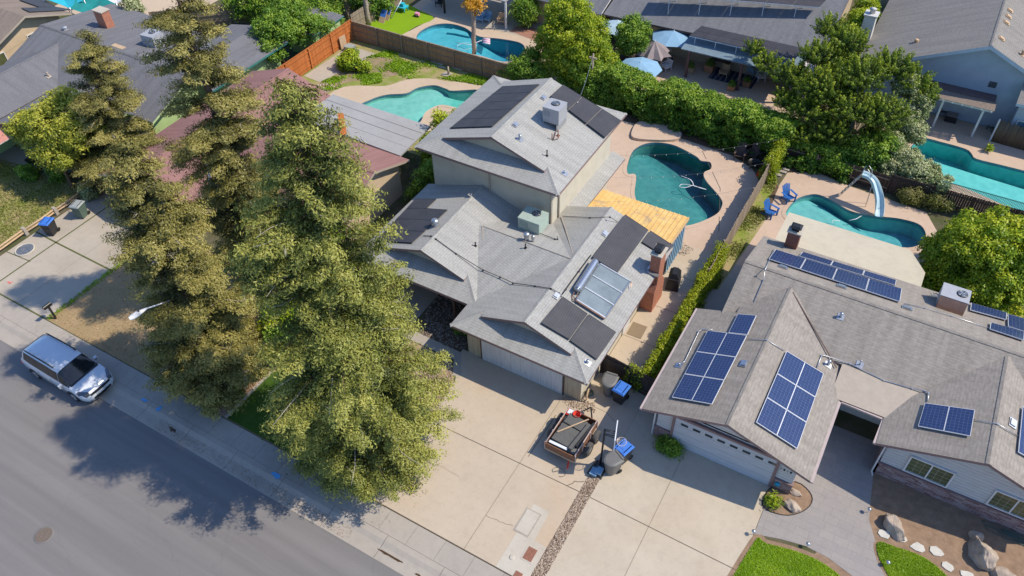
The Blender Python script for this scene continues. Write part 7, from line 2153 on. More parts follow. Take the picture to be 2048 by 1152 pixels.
def armchair(label, c, rz, mat, cat='chair', w=.62):
    root = thing('patio_chair', label, cat, c, rz)
    mb = MB(); mb.box(-w / 2, -.3, .30, w / 2, .3, .42); mb.build('seat', mat, root, bevel=.03, local=True)
    mb = MB(); mb.hexa([Vector((-w / 2, .24, .3)), Vector((w / 2, .24, .3)), Vector((w / 2, .32, .3)), Vector((-w / 2, .32, .3))], [Vector((-w / 2, .34, .85)), Vector((w / 2, .34, .85)), Vector((w / 2, .42, .85)), Vector((-w / 2, .42, .85))]); mb.build('backrest', mat, root, bevel=.02, local=True)
    for sx in (-1, 1):
        mb = MB(); mb.box(sx * w / 2 - .03, -.28, .55, sx * w / 2 + .03, .32, .60); mb.build('armrest', mat, root, local=True)
        for sy in (-.26, .3):
            mb = MB(); mb.box(sx * w / 2 - .025, sy - .025, 0, sx * w / 2 + .025, sy + .025, .56 if sy < 0 else .5); mb.build('leg', mat, root, local=True)
    return root
def planter(label, c, s, leafs, seed, mat='planter_terracotta', plant_mat='leaf_green'):
    root = thing('potted_plant', label, 'potted plant', c)
    mb = MB(); mb.box(-s / 2, -s / 2, 0, s / 2, s / 2, s * .9, taper=-.03); mb.build('pot', mat, root, bevel=.02, local=True)
    rg = np.random.default_rng(seed); q = rg.normal(0, 1, (leafs, 3)); q /= np.linalg.norm(q, axis=1)[:, None]; q[:, 2] = abs(q[:, 2])
    C = q * (rg.uniform(.3, 1, leafs)[:, None]) * np.array([s * .7, s * .7, s * .9]) + np.array([c[0], c[1], c[2] + s * .85])
    leaf_mesh('foliage', C, q, .12, rg.normal(.45, .2, leafs), plant_mat, root, .5, seed)
    return root
armchair('white slatted chair with a striped towel beside the half hidden umbrella', ub(1331, 140, 0), -.5, 'plastic_white')
for k, (px, py, m_, lb) in enumerate(((1447, 152, 'wood_raw', 'small wooden chair beside the central planter under the solar patio'), (1478, 130, 'plastic_white', 'white chair in the shade under the solar patio'), (1505, 150, 'fabric_blue', 'blue grey armchair in the shade behind the patio post'), (1405, 118, 'plastic_white', 'pale chair deep under the left side of the solar patio'), (1520, 160, 'plastic_white', 'pale armchair near the cypress branch'))):
    armchair(lb, ub(px, py, 0), k * 1.3, m_)
planter('square tan planter with leafy shrub at the left patio post', ub(1380, 144, 0), .55, 420, 1, 'wood_raw'); planter('large orange wooden planter in the middle of the shaded patio', ub(1418, 142, 0), .65, 380, 2); planter('small orange planter beside the right patio post', ub(1492, 172, 0), .5, 260, 3)
planter('leafy round planter on the open terrace by the hedge', ub(1462, 180, 0), .5, 700, 4)
t = thing('picnic_table', 'dark table deep in the shade of the solar patio', 'table', ub(1440, 135, 0)); mb = MB(); mb.box(-.8, -.45, .7, .8, .45, .75); mb.build('tabletop', 'deck_wood', t, local=True)
for sx in (-.7, .7):
    for sy in (-.35, .35):
        mb = MB(); mb.box(sx - .03, sy - .03, 0, sx + .03, sy + .03, .7); mb.build('leg', 'deck_wood', t, local=True)
armchair('brown wooden armchair under the grey green patio cover', ub(1003, 48, 0), .3, 'wood_raw'); armchair('blue padded chair under the patio cover by the palm', ub(962, 44, 0), .1, 'fabric_blue'); armchair('second blue padded chair nearer the palm trunk', ub(975, 44, 0), .1, 'fabric_blue')
armchair('dark chair under the cover near the black posts', ub(880, 12, 0), .1, 'metal_dark'); armchair('white lounge chair beside the sago plant', ub(1037, 22, 0), .8, 'plastic_white')
armchair('dark wicker chair under the pergola', ub(1885, 228, 0), .4, 'chair_brown'); t = thing('storage_bench', 'black low bench under the pergola', 'bench', ub(1902, 236, 0)); mb = MB(); mb.box(-.4, -.7, 0, .4, .7, .45, taper=.03); mb.build('box', 'metal_dark', t, bevel=.03, local=True); mb = MB(); mb.box(-.36, -.62, .45, .36, .62, .5); mb.build('cushion', 'fabric_taupe', t, bevel=.02, local=True)
planter('reddish potted plant under the pergola', ub(1930, 238, 0), .45, 380, 6, 'planter_terracotta', 'leaf_redwood_brown')
pebble_bed('lava_rocks', [(p.x, p.y) for p in GP([(1960, 245), (1990, 240), (2002, 260), (1992, 272), (1968, 255)])], 150, .28, 'pebbles_dark', 15, 'dark red lava rocks at the foot of the pale blue wall')
# green house porch: bbq + chair
t = thing('garden_bench', 'dark garden bench in the shade of the sage green wall', 'bench', (-52.6, 22.0, .012)); mb = MB(); mb.box(-.7, -.25, .4, .7, .25, .46); mb.build('seat', 'metal_black', t, local=True); mb = MB(); mb.box(-.7, .22, .46, .7, .27, .95); mb.build('backrest', 'metal_black', t, local=True)
for sx in (-.62, .62):
    mb = MB(); mb.box(sx - .03, -.22, 0, sx + .03, .25, .4); mb.build('leg', 'metal_black', t, local=True)
# shade sails
def sail(label, px, mat, zs):
    P_ = [G(x, y, z) for (x, y), z in zip(px, zs)]; t = thing('shade_sail', label, 'shade sail', P_[0]); mb = MB(); c = sum(P_, Vector((0, 0, 0))) / len(P_) - Vector((0, 0, .25)); n = len(P_)
    for i in range(n):
        a, b = P_[i], P_[(i + 1) % n]; K = 6
        for k in range(K):
            u, v = k / K, (k + 1) / K
            e1, e2 = a.lerp(b, u).lerp(c, .10 * math.sin(math.pi * u)), a.lerp(b, v).lerp(c, .10 * math.sin(math.pi * v)); f = [e1, e2, c]; mb.face(f); mb.face([p - Vector((0, 0, .01)) for p in f[::-1]])
    mb.build('cloth', mat, t)
    for p in P_:
        pb = MB(); pb.tube([(p.x, p.y, 0), (p.x, p.y, p.z + .1)], .04, 6); pb.build('pole', 'metal_galv', t)
sail('teal shade sail beyond the green house chimney', [(140, 17), (190, 38), (233, 8), (205, -12), (150, -8)], 'fabric_teal', [2.8, 2.4, 2.8, 3, 3])
sail('pale cyan patterned shade sail at the top left edge', [(84, -4), (140, 17), (168, 0), (120, -20)], 'fabric_cyan', [3, 2.6, 3, 3])
sail('pale pink white canopy at the top edge beyond the teal sail', [(200, -4), (232, 8), (262, -3), (232, -16)], 'fabric_white', [2.8, 2.6, 2.8, 2.8])
flat('pool_deck', [(-73, 39), (-60, 39), (-60, 50), (-73, 50)], .01, 'deck_tan')

# ================================================================== BOULDERS, STONES, PATH LIGHTS, HOSE
def boulder(label, c, s, rz, seed, flatz=1.0):
    rg = np.random.default_rng(seed); me = bpy.data.meshes.new('rock')
    import bmesh
    bm = bmesh.new(); bmesh.ops.create_icosphere(bm, subdivisions=5, radius=1)
    ph = rg.uniform(0, 6, 12)
    pl = [(Vector(rg.normal(0, 1, 3)).normalized(), rg.uniform(.55, .86)) for _ in range(16)]
    for v in bm.verts:
        p = v.co.copy(); r = 1
        for n, d in pl:
            q = p.dot(n)
            if q > d: p -= n * (q - d) * .92
        f = .07 * math.sin(p.x * 5 + ph[0]) * math.sin(p.y * 6 + ph[1]) - .06 * max(0, 1 - abs(math.sin(p.x * 3.1 + p.y * 2.3 + p.z * 2 + ph[5])) * 9) - .04 * max(0, 1 - abs(math.sin(p.y * 4.3 - p.x * 2.1 + ph[6])) * 11) + .035 * math.sin(p.x * 13 + ph[2]) * math.sin(p.z * 12 + ph[3]) + .02 * math.sin(p.y * 27 + ph[4]) * math.sin(p.x * 23 + p.z * 19)
        p *= 1 + f
        v.co = Vector((p.x * s[0], p.y * s[1], max(-.15, p.z) * s[2] * flatz))
    bm.to_mesh(me); bm.free(); me.materials.append(MATS['boulder'])
    for p in me.polygons: p.use_smooth = True
    o = bpy.data.objects.new('boulder', me); col.objects.link(o); o.location = c; o.rotation_euler = (0, 0, rz); LOC[o.name] = (Vector(c), rz)
    return props(o, label, 'boulder')
boulder('tan boulder with flat shelf nearest the siding wall and stamped path', (5.6, 23.0, .0), (.75, .50, .62), -.75, 1)
boulder('largest smooth boulder in the right front bed', (9.2, 23.35, 0), (1.0, .58, .8), -1.15, 2)
boulder('small rough reddish boulder touching the largest one', (8.85, 24.2, 0), (.42, .34, .5), .3, 3)
boulder('rounded boulder cut by the lower right frame corner', (10.1, 22.7, 0), (.72, .55, .55), -.6, 4)
boulder('low boulder in the little curved bed by the garage corner', (1.35, 21.75, .02), (.52, .28, .32), -.35, 5)
boulder('broken tan stone behind the low boulder at the brick corner', (1.25, 22.55, .02), (.42, .2, .22), -.2, 6)
for k, (px, py) in enumerate(((1767, 1068), (1802, 1077), (1835, 1096), (1872, 1103), (1894, 1133), (1936, 1152))):
    c = G(px, py); rr = random.Random(k + 3); R_ = [(c.x + math.cos(a) * .33 * rr.uniform(.7, 1.1), c.y + math.sin(a) * .24 * rr.uniform(.7, 1.15)) for a in [i * 2 * math.pi / 7 for i in range(7)]]
    t = thing('stepping_stone', '%s pale flagstone from the boulder end in the line beside the lawn' % ORD[k], 'stepping stone', c); mb = MB(); mb.prism(R_, .0, .045); mb.build('stone', 'flagstone', t, bevel=.008)
for k, (px, py, lb) in enumerate(((1505, 1069, 'at the driveway corner of the curved lawn'), (1735, 1025, 'at the soil edge beside the large boulder'), (1772, 1131, 'at the tip of the right lawn'), (1613, 1094, 'on the curved edge of the left lawn'))):
    c = G(px, py); t = thing('path_light', 'small metal path light ' + lb, 'path light', c)
    mb = MB(); mb.tube([(0, 0, 0), (0, 0, .32)], .012, 5); mb.build('stem', 'metal_galv', t, local=True); mb = MB(); mb.lathe([(.10, .32), (.09, .34), (.02, .39)], 12); mb.build('cap', 'metal_galv', t, local=True)
c = G(2005, 1065); t = thing('garden_hose', 'pale green garden hose coiled under the right window', 'hose', c); mb = MB(); P_ = []
for k in range(70):
    a = k * .5; r = .45 + .15 * math.sin(k * .37); P_.append((c.x + r * 1.5 * math.cos(a) * (1 + .2 * math.sin(k * .11)) + k * .012, c.y + .3 * r * math.sin(a) + .1 * math.sin(k * .2) , .03 + .012 * (k % 4)))
mb.tube(P_, .016, 5); mb.tube([P_[-1], (c.x + 1.6, c.y - .5, .03), (c.x + 2.4, c.y - 1.1, .03), (c.x + 2.2, c.y - 1.4, .03)], .016, 5); mb.build('hose', 'plastic_green', t)
c = G(1403, 1) if False else None
t = thing('garden_hose', 'dark green hose heaped beside the garage corner downspout', 'hose', (-9.55, 23.0, .02)); mb = MB(); mb.tube([(-9.5 + .2 * math.cos(k * .7), 23.0 + .16 * math.sin(k * .7), .04 + .006 * k) for k in range(40)], .016, 5); mb.build('hose', 'plastic_green', t)
t = thing('wagon_wheel', 'pale old wagon wheel leaning on the garage corner', 'wheel', (-9.5, 22.75, .3), .2); mb = MB(); mb.tube([(0, .28 * math.cos(a), .3 * math.sin(a) + .02) for a in [k * math.pi / 9 for k in range(18)]], .03, 5, closed=True)
for k in range(4):
    a = k * math.pi / 4; mb.bar((0, -.27 * math.cos(a), -.29 * math.sin(a) + .02), (0, .27 * math.cos(a), .29 * math.sin(a) + .02), .03)
mb.build('rim', 'wood_raw', t, local=True)
t = thing('stone_blocks', 'few loose grey blocks in the dirt behind the fence end', 'blocks', G(1565, 345)); mb = MB()
for k, (px, py) in enumerate(((1556, 351), (1566, 345), (1572, 340), (1552, 338))):
    c = G(px, py); mb.box(c.x - .22, c.y - .12, 0, c.x + .22, c.y + .12, .09)
mb.build('block', 'sidewalk_concrete', t)
flat('bare_soil', [(-6.9, 46.4), (-5.9, 46.5), (-4.2, 47.35), (.2, 46.9), (.2, 47.25), (-6.9, 47.55)], .008, 'soil_dark')
flat('bare_soil', [(-5.9, 41), (-6.05, 44.5), (-6.3, 44.8), (-6.2, 40.8)], .02, 'soil_dark')

# ================================================================== PALM
c = G(948, 104); PT = thing('palm_tree', 'slender palm with rough trunk and dead yellow fronds over the pool fence', 'palm tree', (-33.45, 50.05, 0))
mb = MB(); trunk(mb, (-33.45, 50.05, 0), (-33.3, 50.2, 6.2), .19, .16, .03, 10, random.Random(2)); mb.build('trunk', 'bark_pale', PT)
rr = random.Random(9); rg = np.random.default_rng(9)
mb = MB()
for k in range(98):
    z = .2 + k * .055; a = k * 2.4; c = Vector((-33.45 + .03 * z, 50.05 + .03 * z, z)); d = Vector((math.cos(a), math.sin(a), .5)).normalized()
    mb.bar(c + d * .14, c + d * .24, .07, .02)
mb.build('boot', 'bark_pale', PT)
Cs, Ns, Ts = [], [], []
top = Vector((-33.3, 50.2, 5.35))
for k in range(30):
    a = k * 2.399; L = rr.uniform(1.0, 1.6); e = rr.uniform(-2.4, -.1); d = Vector((math.cos(a), math.sin(a), e)).normalized(); tip = top + d * L
    P0 = top; m = 90; u = rg.uniform(.35, 1, m); fan = rg.normal(0, .28, m)[:, None] * np.array([-d.y, d.x, 0]) * u[:, None] * 1.2
    pts = np.array(P0)[None] + np.array(d)[None] * (L * u)[:, None] + fan; pts[:, 2] -= .35 * u ** 2
    Cs.append(pts); Ns.append(np.tile(np.array([d.x * .3, d.y * .3, 1.0]), (m, 1))); Ts.append(rg.normal(.5, .25, m))
leaf_mesh('frond', np.concatenate(Cs), np.concatenate(Ns), .30, np.concatenate(Ts), 'leaf_dead', PT, .22, 9, 1.5)
c = (-44.35, 49.95, 0); PT2 = thing('palm_tree', 'rough palm trunk rising past the top edge by the orange fence corner', 'palm tree', c)
mb = MB(); trunk(mb, c, (c[0] + .1, c[1], 6.5), .2, .18, .03, 8, random.Random(4)); mb.build('trunk', 'bark_pale', PT2)
mb = MB()
for k in range(98):
    z = .2 + k * .062; a = k * 2.4; cc = Vector((c[0], c[1], z)); d = Vector((math.cos(a), math.sin(a), .5)).normalized(); mb.bar(cc + d * .16, cc + d * .27, .07, .02)
mb.build('boot', 'bark_pale', PT2)
Cs = []; Ns = []
for k in range(18):
    a = k * 2.399; d = np.array([math.cos(a), math.sin(a), .1]); u = rg.uniform(.2, 1, 60); Cs.append(np.array([c[0], c[1], 6.6]) + d * (u * 1.5)[:, None] + rg.normal(0, .12, (60, 3))); Ns.append(np.tile([0, 0, 1.0], (60, 1)))
leaf_mesh('frond', np.concatenate(Cs), np.concatenate(Ns), .3, rg.normal(.5, .2, 18 * 60), 'leaf_green', PT2, .2, 3, 1.0)
# ================================================================== TREES AND SHRUBS
def conifer(label, base, apex_px, H, R, mat, seed, nb, per, z0, power, jit, brown, bias=None):
    a = G(apex_px[0], apex_px[1], H)
    redwood('conifer_tree', label, (base[0], base[1], 0), H, R, mat, seed, nb, per, z0, power, jit, .135, lean=(a.x - base[0], a.y - base[1]), brown=brown, bias=bias)
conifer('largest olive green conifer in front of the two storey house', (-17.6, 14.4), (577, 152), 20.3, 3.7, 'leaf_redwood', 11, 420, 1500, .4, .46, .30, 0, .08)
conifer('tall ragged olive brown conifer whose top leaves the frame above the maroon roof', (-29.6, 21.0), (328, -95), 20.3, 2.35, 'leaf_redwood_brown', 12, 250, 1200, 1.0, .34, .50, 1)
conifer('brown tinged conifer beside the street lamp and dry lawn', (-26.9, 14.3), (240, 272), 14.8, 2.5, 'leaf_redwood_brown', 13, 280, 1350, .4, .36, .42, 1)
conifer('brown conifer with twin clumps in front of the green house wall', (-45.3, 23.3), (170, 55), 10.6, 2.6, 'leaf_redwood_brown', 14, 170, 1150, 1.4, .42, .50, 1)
g_ = G(118, 252, 4.4)
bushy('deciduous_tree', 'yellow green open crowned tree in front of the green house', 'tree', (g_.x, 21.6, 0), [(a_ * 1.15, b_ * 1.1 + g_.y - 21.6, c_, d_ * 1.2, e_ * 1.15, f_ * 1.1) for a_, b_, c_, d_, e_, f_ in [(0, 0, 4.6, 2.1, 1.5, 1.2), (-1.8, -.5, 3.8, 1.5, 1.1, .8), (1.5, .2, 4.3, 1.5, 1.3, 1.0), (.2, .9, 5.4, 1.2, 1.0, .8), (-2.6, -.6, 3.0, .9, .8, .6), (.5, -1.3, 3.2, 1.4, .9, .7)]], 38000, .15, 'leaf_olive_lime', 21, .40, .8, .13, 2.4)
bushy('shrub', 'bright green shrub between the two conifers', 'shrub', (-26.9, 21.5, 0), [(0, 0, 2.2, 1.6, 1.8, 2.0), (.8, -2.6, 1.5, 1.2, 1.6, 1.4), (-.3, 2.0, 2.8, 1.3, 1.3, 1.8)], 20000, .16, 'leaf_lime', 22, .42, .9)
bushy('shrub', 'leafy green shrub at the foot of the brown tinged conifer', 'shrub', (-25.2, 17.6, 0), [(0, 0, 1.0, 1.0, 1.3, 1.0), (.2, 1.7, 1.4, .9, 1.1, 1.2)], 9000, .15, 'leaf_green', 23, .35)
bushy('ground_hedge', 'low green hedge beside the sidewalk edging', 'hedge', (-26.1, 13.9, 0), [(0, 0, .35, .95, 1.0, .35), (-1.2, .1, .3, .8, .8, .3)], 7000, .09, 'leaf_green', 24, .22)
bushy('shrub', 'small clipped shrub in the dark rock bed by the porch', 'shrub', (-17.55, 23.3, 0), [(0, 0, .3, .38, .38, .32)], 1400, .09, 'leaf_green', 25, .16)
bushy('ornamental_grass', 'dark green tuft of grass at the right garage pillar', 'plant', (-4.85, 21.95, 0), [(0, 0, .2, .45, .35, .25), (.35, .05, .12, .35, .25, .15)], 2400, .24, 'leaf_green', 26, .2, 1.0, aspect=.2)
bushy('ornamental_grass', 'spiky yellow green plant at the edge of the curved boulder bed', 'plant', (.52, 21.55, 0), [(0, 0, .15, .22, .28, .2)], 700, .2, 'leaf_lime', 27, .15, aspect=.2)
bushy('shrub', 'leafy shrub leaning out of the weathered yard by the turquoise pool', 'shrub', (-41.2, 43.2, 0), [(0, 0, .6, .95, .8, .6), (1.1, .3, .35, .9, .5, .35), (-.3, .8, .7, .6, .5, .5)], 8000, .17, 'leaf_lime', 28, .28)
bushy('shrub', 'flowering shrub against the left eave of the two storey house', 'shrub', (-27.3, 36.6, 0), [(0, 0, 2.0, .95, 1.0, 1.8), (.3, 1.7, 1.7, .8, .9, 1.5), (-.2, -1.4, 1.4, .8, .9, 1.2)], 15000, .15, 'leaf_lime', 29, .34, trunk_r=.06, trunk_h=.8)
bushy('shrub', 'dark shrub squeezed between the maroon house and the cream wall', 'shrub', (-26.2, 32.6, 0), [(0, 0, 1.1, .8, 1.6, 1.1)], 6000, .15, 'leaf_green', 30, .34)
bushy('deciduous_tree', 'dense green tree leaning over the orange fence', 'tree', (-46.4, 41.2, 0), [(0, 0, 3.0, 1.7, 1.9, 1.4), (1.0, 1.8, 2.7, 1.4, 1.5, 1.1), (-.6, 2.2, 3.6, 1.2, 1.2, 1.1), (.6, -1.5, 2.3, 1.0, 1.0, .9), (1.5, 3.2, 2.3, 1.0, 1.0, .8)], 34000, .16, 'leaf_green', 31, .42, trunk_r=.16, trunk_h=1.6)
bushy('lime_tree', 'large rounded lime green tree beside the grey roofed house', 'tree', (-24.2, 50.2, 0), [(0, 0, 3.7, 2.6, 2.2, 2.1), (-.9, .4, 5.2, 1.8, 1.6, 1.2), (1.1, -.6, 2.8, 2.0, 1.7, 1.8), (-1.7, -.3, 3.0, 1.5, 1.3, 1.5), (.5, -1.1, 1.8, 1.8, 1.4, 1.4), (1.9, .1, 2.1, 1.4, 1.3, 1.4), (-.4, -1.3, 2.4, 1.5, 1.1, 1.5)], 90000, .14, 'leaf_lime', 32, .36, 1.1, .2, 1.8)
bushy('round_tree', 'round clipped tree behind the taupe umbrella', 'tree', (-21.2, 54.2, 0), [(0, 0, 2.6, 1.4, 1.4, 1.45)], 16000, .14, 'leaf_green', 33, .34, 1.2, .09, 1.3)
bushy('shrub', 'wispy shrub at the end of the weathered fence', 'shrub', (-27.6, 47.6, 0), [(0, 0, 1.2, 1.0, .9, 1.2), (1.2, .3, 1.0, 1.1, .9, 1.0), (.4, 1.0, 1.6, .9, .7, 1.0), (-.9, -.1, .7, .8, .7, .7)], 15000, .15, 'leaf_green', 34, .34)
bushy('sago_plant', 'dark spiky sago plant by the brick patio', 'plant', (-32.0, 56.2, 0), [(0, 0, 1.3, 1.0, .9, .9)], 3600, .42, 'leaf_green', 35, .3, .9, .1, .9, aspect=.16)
# ivy hedge along the back of the teal pool
def hedge(name, label, pts, hgt, half, n, leaf, mat, seed, cl=.34, dens=1.0, bump=.25, cat='hedge', group=None):
    rg = np.random.default_rng(seed); cen, rad, tn = [], [], []
    root = thing(name, label, cat, (pts[0][0], pts[0][1], 0), 0, group)
    for i, ((x0, y0), (x1, y1)) in enumerate(zip(pts, pts[1:])):
        a, b = np.array([x0, y0]), np.array([x1, y1]); L = np.linalg.norm(b - a); d = (b - a) / L; s = np.array([-d[1], d[0]])
        m = int(dens * L * (2 * half + 2 * hgt) / cl ** 2 * 1.3)
        u = rg.uniform(0, L, m); th = rg.uniform(0, math.pi, m)
        per = rg.uniform(0, 2 * hgt + 2 * half, m)
        w = np.where(per < hgt, -half, np.where(per < hgt + 2 * half, per - hgt - half, half)); z = np.where(per < hgt, per, np.where(per < hgt + 2 * half, hgt, 2 * hgt + 2 * half - per))
        H = 1 + bump * np.sin(u * 1.1 + i) * .5 + bump * np.sin(u * 2.7 + 1) * .4
        z = z * H; w = w * (1 + .25 * np.sin(u * 1.9 + z * 2)) * (1 - .35 * (z / (hgt + .01)) ** 3)
        P_ = a + d * u[:, None] + s * (w + rg.normal(0, .08, m))[:, None]
        cen.append(np.column_stack([P_, np.maximum(z, .1)])); rad.append(cl * rg.uniform(.6, 1.3, m)); tn.append(rg.normal(.20, .12, m) + .42 * np.clip(z / (hgt + .01), 0, 1) ** 1.5)  # tint falls toward the ground: shadow on the lower hedge, painted in
    cen = np.concatenate(cen); rad = np.concatenate(rad); tn = np.concatenate(tn)
    C, N, idx = clumps(cen, rad, n, rg, .9)
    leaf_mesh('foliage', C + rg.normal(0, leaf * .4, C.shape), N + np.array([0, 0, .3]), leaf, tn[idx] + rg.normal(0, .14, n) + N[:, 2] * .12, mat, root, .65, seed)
    return root
hedge('ivy_hedge', 'tall thick ivy hedge behind the teal pool and the umbrellas', [(-24.5, 48.9), (-20.5, 48.8), (-15, 48.6), (-10, 48.3), (-6.6, 48.0)], 2.55, 1.1, 150000, .14, 'leaf_ivy', 41, .26, bump=.13)
hedge('clipped_hedge', 'narrow bright yellow green hedge along the sunny side path', [(-7.12, 24.6), (-7.02, 30), (-7.0, 35.6)], 1.55, .24, 42000, .085, 'leaf_hedge', 42, .16, bump=.07)
hedge('creeper', 'green creeper over the top of the plank fence under the hedge', [(-6.98, 44.4), (-6.96, 47.4)], 1.75, .22, 7000, .12, 'leaf_hedge', 43, .2, bump=.1)
hedge('creeper', 'green creeper spilling over the dark fence behind the bins', [(-8.2, 24.55), (-7.2, 24.45)], 1.62, .08, 1500, .09, 'leaf_hedge', 44, .12, bump=.05)
hedge('shrub_row', 'dark green shrubs in shadow behind the fire pit', [(-6.4, 48.0), (-2.6, 48.3)], 1.3, .9, 22000, .15, 'leaf_ivy', 45, .34)
hedge('shrub_row', 'grey green shrubs trailing from the cypress to the lattice fence', [(-1.6, 51.0), (-.3, 49.6), (1.2, 48.5), (3.4, 48.0)], 1.5, .7, 34000, .13, 'leaf_grey', 46, .3)
bushy('shrub', 'bright green shrub under the cypress beside the trunk', 'shrub', (-1.9, 48.5, 0), [(0, 0, 1.4, 1.2, .8, 1.3), (.8, .4, 2.0, .9, .8, 1.0)], 14000, .16, 'leaf_green', 47, .35)
bushy('dry_grass_clump', 'straw coloured dry shrub at the start of the lattice fence', 'plant', (3.3, 47.0, 0), [(0, 0, .5, .8, .45, .5), (-1.4, -.1, .5, .8, .4, .5)], 5000, .2, 'leaf_weeds', 48, .25, aspect=.2)
# cypress (big dark spreading tree)
def cypress(name, label, base, seed):
    rg = np.random.default_rng(seed); rr = random.Random(seed); base = Vector(base); root = thing(name, label, 'tree', base)
    tb = MB(); Cs, Ns, Ts = [], [], []
    for k in range(4): trunk(tb, base + Vector((rr.uniform(-.4, .4), rr.uniform(-.3, .3), 0)), base + Vector((rr.uniform(-1.4, 1.4), rr.uniform(-1, 1), 4.2)), .24, .07, .12, 6, rr)
    blobs = []
    for px, py, z, r in ((1505, 100, 3.3, .6), (1535, 132, 3.5, .9), (1585, 160, 3.8, 1.25), (1640, 118, 5.0, 1.4), (1695, 92, 5.6, 1.3), (1650, 178, 4.3, 1.7), (1722, 155, 5.1, 1.6), (1782, 135, 5.2, 1.35), (1826, 165, 4.6, 1.1),
                         (1700, 222, 3.6, 1.6), (1618, 228, 3.0, 1.3), (1765, 232, 3.8, 1.5), (1570, 205, 2.9, .9), (1848, 195, 4.0, .8), (1662, 265, 2.3, 1.2), (1745, 285, 2.0, 1.2), (1610, 275, 1.8, .9), (1660, 60, 5.6, 1.0)):
        q = G(px, py, z)
        blobs.append((q.x - base.x, q.y - base.y, z, r))
    for (bx, by, bz, r) in blobs:
        c = base + Vector((bx, by, bz))
        tb.tube([base + Vector((0, 0, 1.6)), base.lerp(c, .6) + Vector((0, 0, .3)), c], .09, 5, r1=.03, caps=False)
        for j in range(int(20 + 48 * r * r)):
            q = rg.normal(0, 1, 3); q /= np.linalg.norm(q); q[2] = abs(q[2]) * .9 - .25
            p0 = np.array(c) + q * np.array([r, r, r * .75]) * rg.uniform(.45, .85)
            d = q * .8 + np.array([0, 0, .75]) + rg.normal(0, .25, 3); d /= np.linalg.norm(d); L = rg.uniform(.5, 1.05) * (.7 + .25 * r)
            m = int(105 * L); u = rg.uniform(0, 1, m); w = .20 * (1.08 - u) * L + .03
            o = rg.normal(0, 1, (m, 3)); o /= np.linalg.norm(o, axis=1)[:, None]
            Cs.append(p0 + d * (u * L)[:, None] + o * w[:, None]); Ns.append(o * .8 + d * .5); Ts.append(.12 + .45 * u + .28 * q[2] + rg.normal(0, .10) + rg.normal(0, .10, m))  # inner and lower sprays tinted darker as painted shade, tips yellow green
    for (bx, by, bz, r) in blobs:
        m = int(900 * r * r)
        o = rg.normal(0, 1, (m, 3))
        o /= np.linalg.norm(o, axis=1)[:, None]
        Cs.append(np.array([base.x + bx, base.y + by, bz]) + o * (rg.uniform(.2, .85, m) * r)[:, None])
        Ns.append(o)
        Ts.append(rg.uniform(.0, .25, m))  # dark tinted core leaves stand in for the shaded crown interior
    leaf_mesh('crown', np.concatenate(Cs), np.concatenate(Ns), .12, np.concatenate(Ts), 'leaf_cypress', root, .45, seed, spread=.6)
    tb.build('trunk', 'bark_pale', root); return root
cypress('cypress_tree', 'big dark spreading cypress between the ivy hedge and the blue gabled house', (-3.0, 50.4, 0), 51)
vb = []
for px, py, z, r in ((1812, 175, 4.4, .8), (1835, 215, 3.6, .9), (1800, 240, 3.0, .9), (1825, 265, 2.3, .8), (1780, 290, 1.8, .9), (1810, 320, 1.3, .9), (1850, 345, 1.0, .8), (1775, 340, .9, .7)):
    q = G(px, py, z); vb.append((q.x - .1, q.y - 51.2, z, r, r * .8, r))
bushy('climbing_vine', 'pale grey green vine hanging down the right side of the cypress', 'creeper', (.1, 51.2, 0), vb, 60000, .12, 'leaf_grey', 52, .28)
bushy('shrub', 'yellow green shrubs between the slate roof and taupe roof', 'shrub', (-6.3, 58.0, 0), [(0, 0, 2.0, .8, 1.6, 1.6), (.1, 2.6, 2.2, .8, 1.6, 1.6), (.1, 5.4, 2.6, .8, 1.7, 1.6), (.2, 8.0, 2.6, .8, 1.6, 1.5), (.0, -1.8, 1.8, .8, 1.2, 1.4)], 32000, .17, 'leaf_lime', 53, .38)
bushy('broad_bush', 'huge round glossy green bush behind the rooftop cooler', 'bush', (6.4, 40.0, 0), [(0, 0, 2.7, 2.9, 2.2, 2.2), (-1.6, .3, 1.9, 1.6, 1.7, 1.6), (1.8, .4, 2.5, 2.0, 1.9, 1.9), (.2, 1.6, 2.6, 2.4, 1.7, 2.1), (-2.2, -1.3, 1.0, 1.0, .9, .9), (.4, -1.5, 1.6, 2.0, 1.2, 1.4)], 120000, .16, 'leaf_lime', 54, .42, 1.1, .2, 1.0)
scatter_leaves('ground_cover', [(4.8, 36.2), (16, 36.2), (16, 38), (4.8, 37.8)], 6000, .2, 'leaf_lime', 55, .02, .15, .5, 'green ground cover behind the right end of the roof', 'ground cover')
flat('lawn', [(4.7, 36.0), (20, 36.0), (20, 47.2), (4.7, 47.2)], .01, 'lawn_weedy')
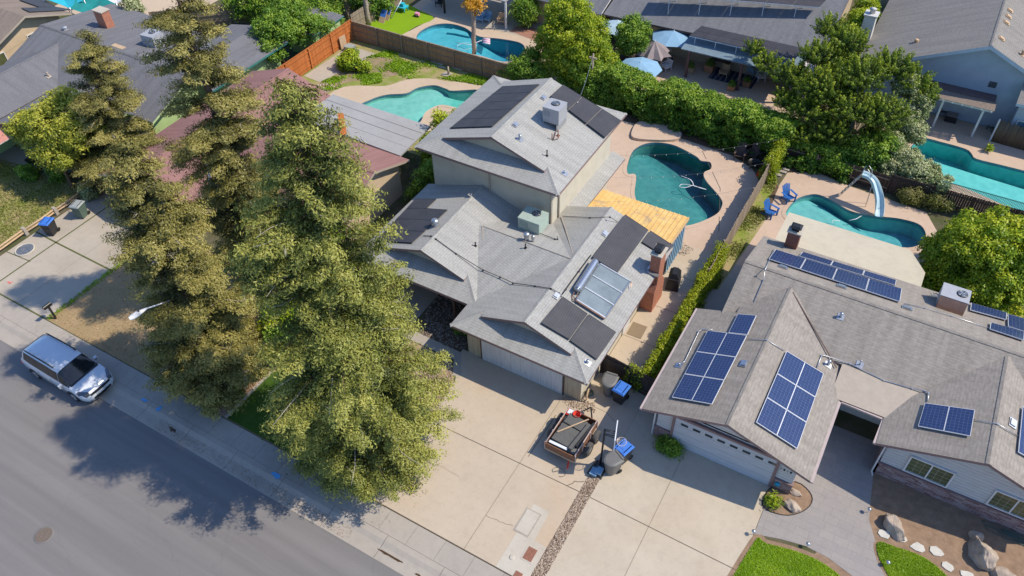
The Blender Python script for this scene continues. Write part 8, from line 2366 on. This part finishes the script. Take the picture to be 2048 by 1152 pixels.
# background vegetation, top left to top middle
bgs = [(-51.5, 46.5, 1.6, 'leaf_ivy', 'dark green bush behind the rear wing of the green house'), (-49.2, 48.4, 1.7, 'leaf_green', 'glossy green tree at the top edge left of the maroon shed'), (-54.6, 46.2, 1.8, 'leaf_ivy', 'dark bush at the top edge right of the tallest brown conifer'), (-47.4, 46.6, 1.5, 'leaf_ivy', 'dark leafy shrub between the small sheds'), (-45.5, 51.5, 1.5, 'leaf_green', 'leafy shrub behind the palm trunk at the top edge')]
for k, (x, y, r, m_, lb) in enumerate(bgs):
    bushy('shrub', lb, 'shrub', (x, y, 0), [(0, 0, r * .9, r * 1.25, r * 1.1, r * .95), (r * .6, r * .5, r * .8, r * .8, r * .8, r * .7)], 13000, .17, m_, 60 + k, .42, .9)
bushy('shrub', 'pink flowering shrub at the near end of the turquoise pool deck', 'shrub', (-46.9, 30.0, 0), [(0, 0, .8, .6, .9, .8)], 3000, .14, 'leaf_green', 67, .28) if False else None
bushy('grey_green_sapling', 'thin grey green sapling beyond the chimney of the green house', 'tree', (-60.2, 38.5, 0), [(0, 0, 2.8, .8, .8, 1.0)], 3500, .15, 'leaf_grey', 68, .3, trunk_r=.05, trunk_h=2)
bushy('shrub', 'silver grey shrub beside the pale green bin', 'shrub', (-46.2, 21.5, 0), [(0, 0, .45, .7, .5, .45)], 2200, .14, 'leaf_grey', 69, .22)
bushy('shrub', 'green shrubs along the shaded sage green wall', 'shrub', (-49.8, 21.7, 0), [(0, 0, .5, .7, .4, .5), (-2.0, -.8, .4, .9, .5, .4)], 4500, .14, 'leaf_green', 70, .25)
bushy('tall_weed', 'lone bright green weed on the pink deck by the bamboo screen', 'plant', (5.4, 55.2, 0), [(0, 0, .3, .15, .15, .3)], 220, .14, 'leaf_lime', 71, .12)
bushy('evergreen_tree', 'tall evergreen beyond the taupe roof casting its shadow over it', 'tree', (8.5, 73.5, 0), [(0, 0, 9, 2.0, 2.0, 3.4), (0, 0, 5, 2.4, 2.4, 2.6), (4.5, 1.5, 8.5, 1.8, 1.8, 3.2)], 9000, .35, 'leaf_green', 72, .6, trunk_r=.25, trunk_h=4)
scatter_leaves('fallen_leaves', [(-28, 10.45), (-15.5, 10.45), (-15.5, 11.3), (-28, 11.2)], 1500, .05, 'leaf_litter_brown', 81, -.09, .02, .45, 'brown fallen needles and leaves collected along the kerb gutter', 'leaf litter')
scatter_leaves('fallen_leaves', [(-28, 11.5), (-14.5, 11.5), (-13.5, 13.6), (-15.6, 15.5), (-28, 12.7)], 900, .045, 'leaf_litter_brown', 82, .022, .01, .4, 'sparse brown needles scattered over the sidewalk under the largest conifer', 'leaf litter')
scatter_leaves('fallen_leaves', [(-27.0, 13.0), (-25.2, 13.0), (-25.2, 21.0), (-27.0, 21.0)], 5000, .09, 'leaf_litter_brown', 83, .01, .03, .55, 'tan bark and leaf mulch between the two nearer conifers', 'mulch')
scatter_leaves('fallen_leaves', [(-17.2, 12.8), (-15.8, 12.8), (-16.0, 19.8), (-18.2, 20.6)], 3500, .09, 'leaf_litter_brown', 84, .01, .03, .6, 'tan bark and leaf mulch beside the driveway edge', 'mulch')
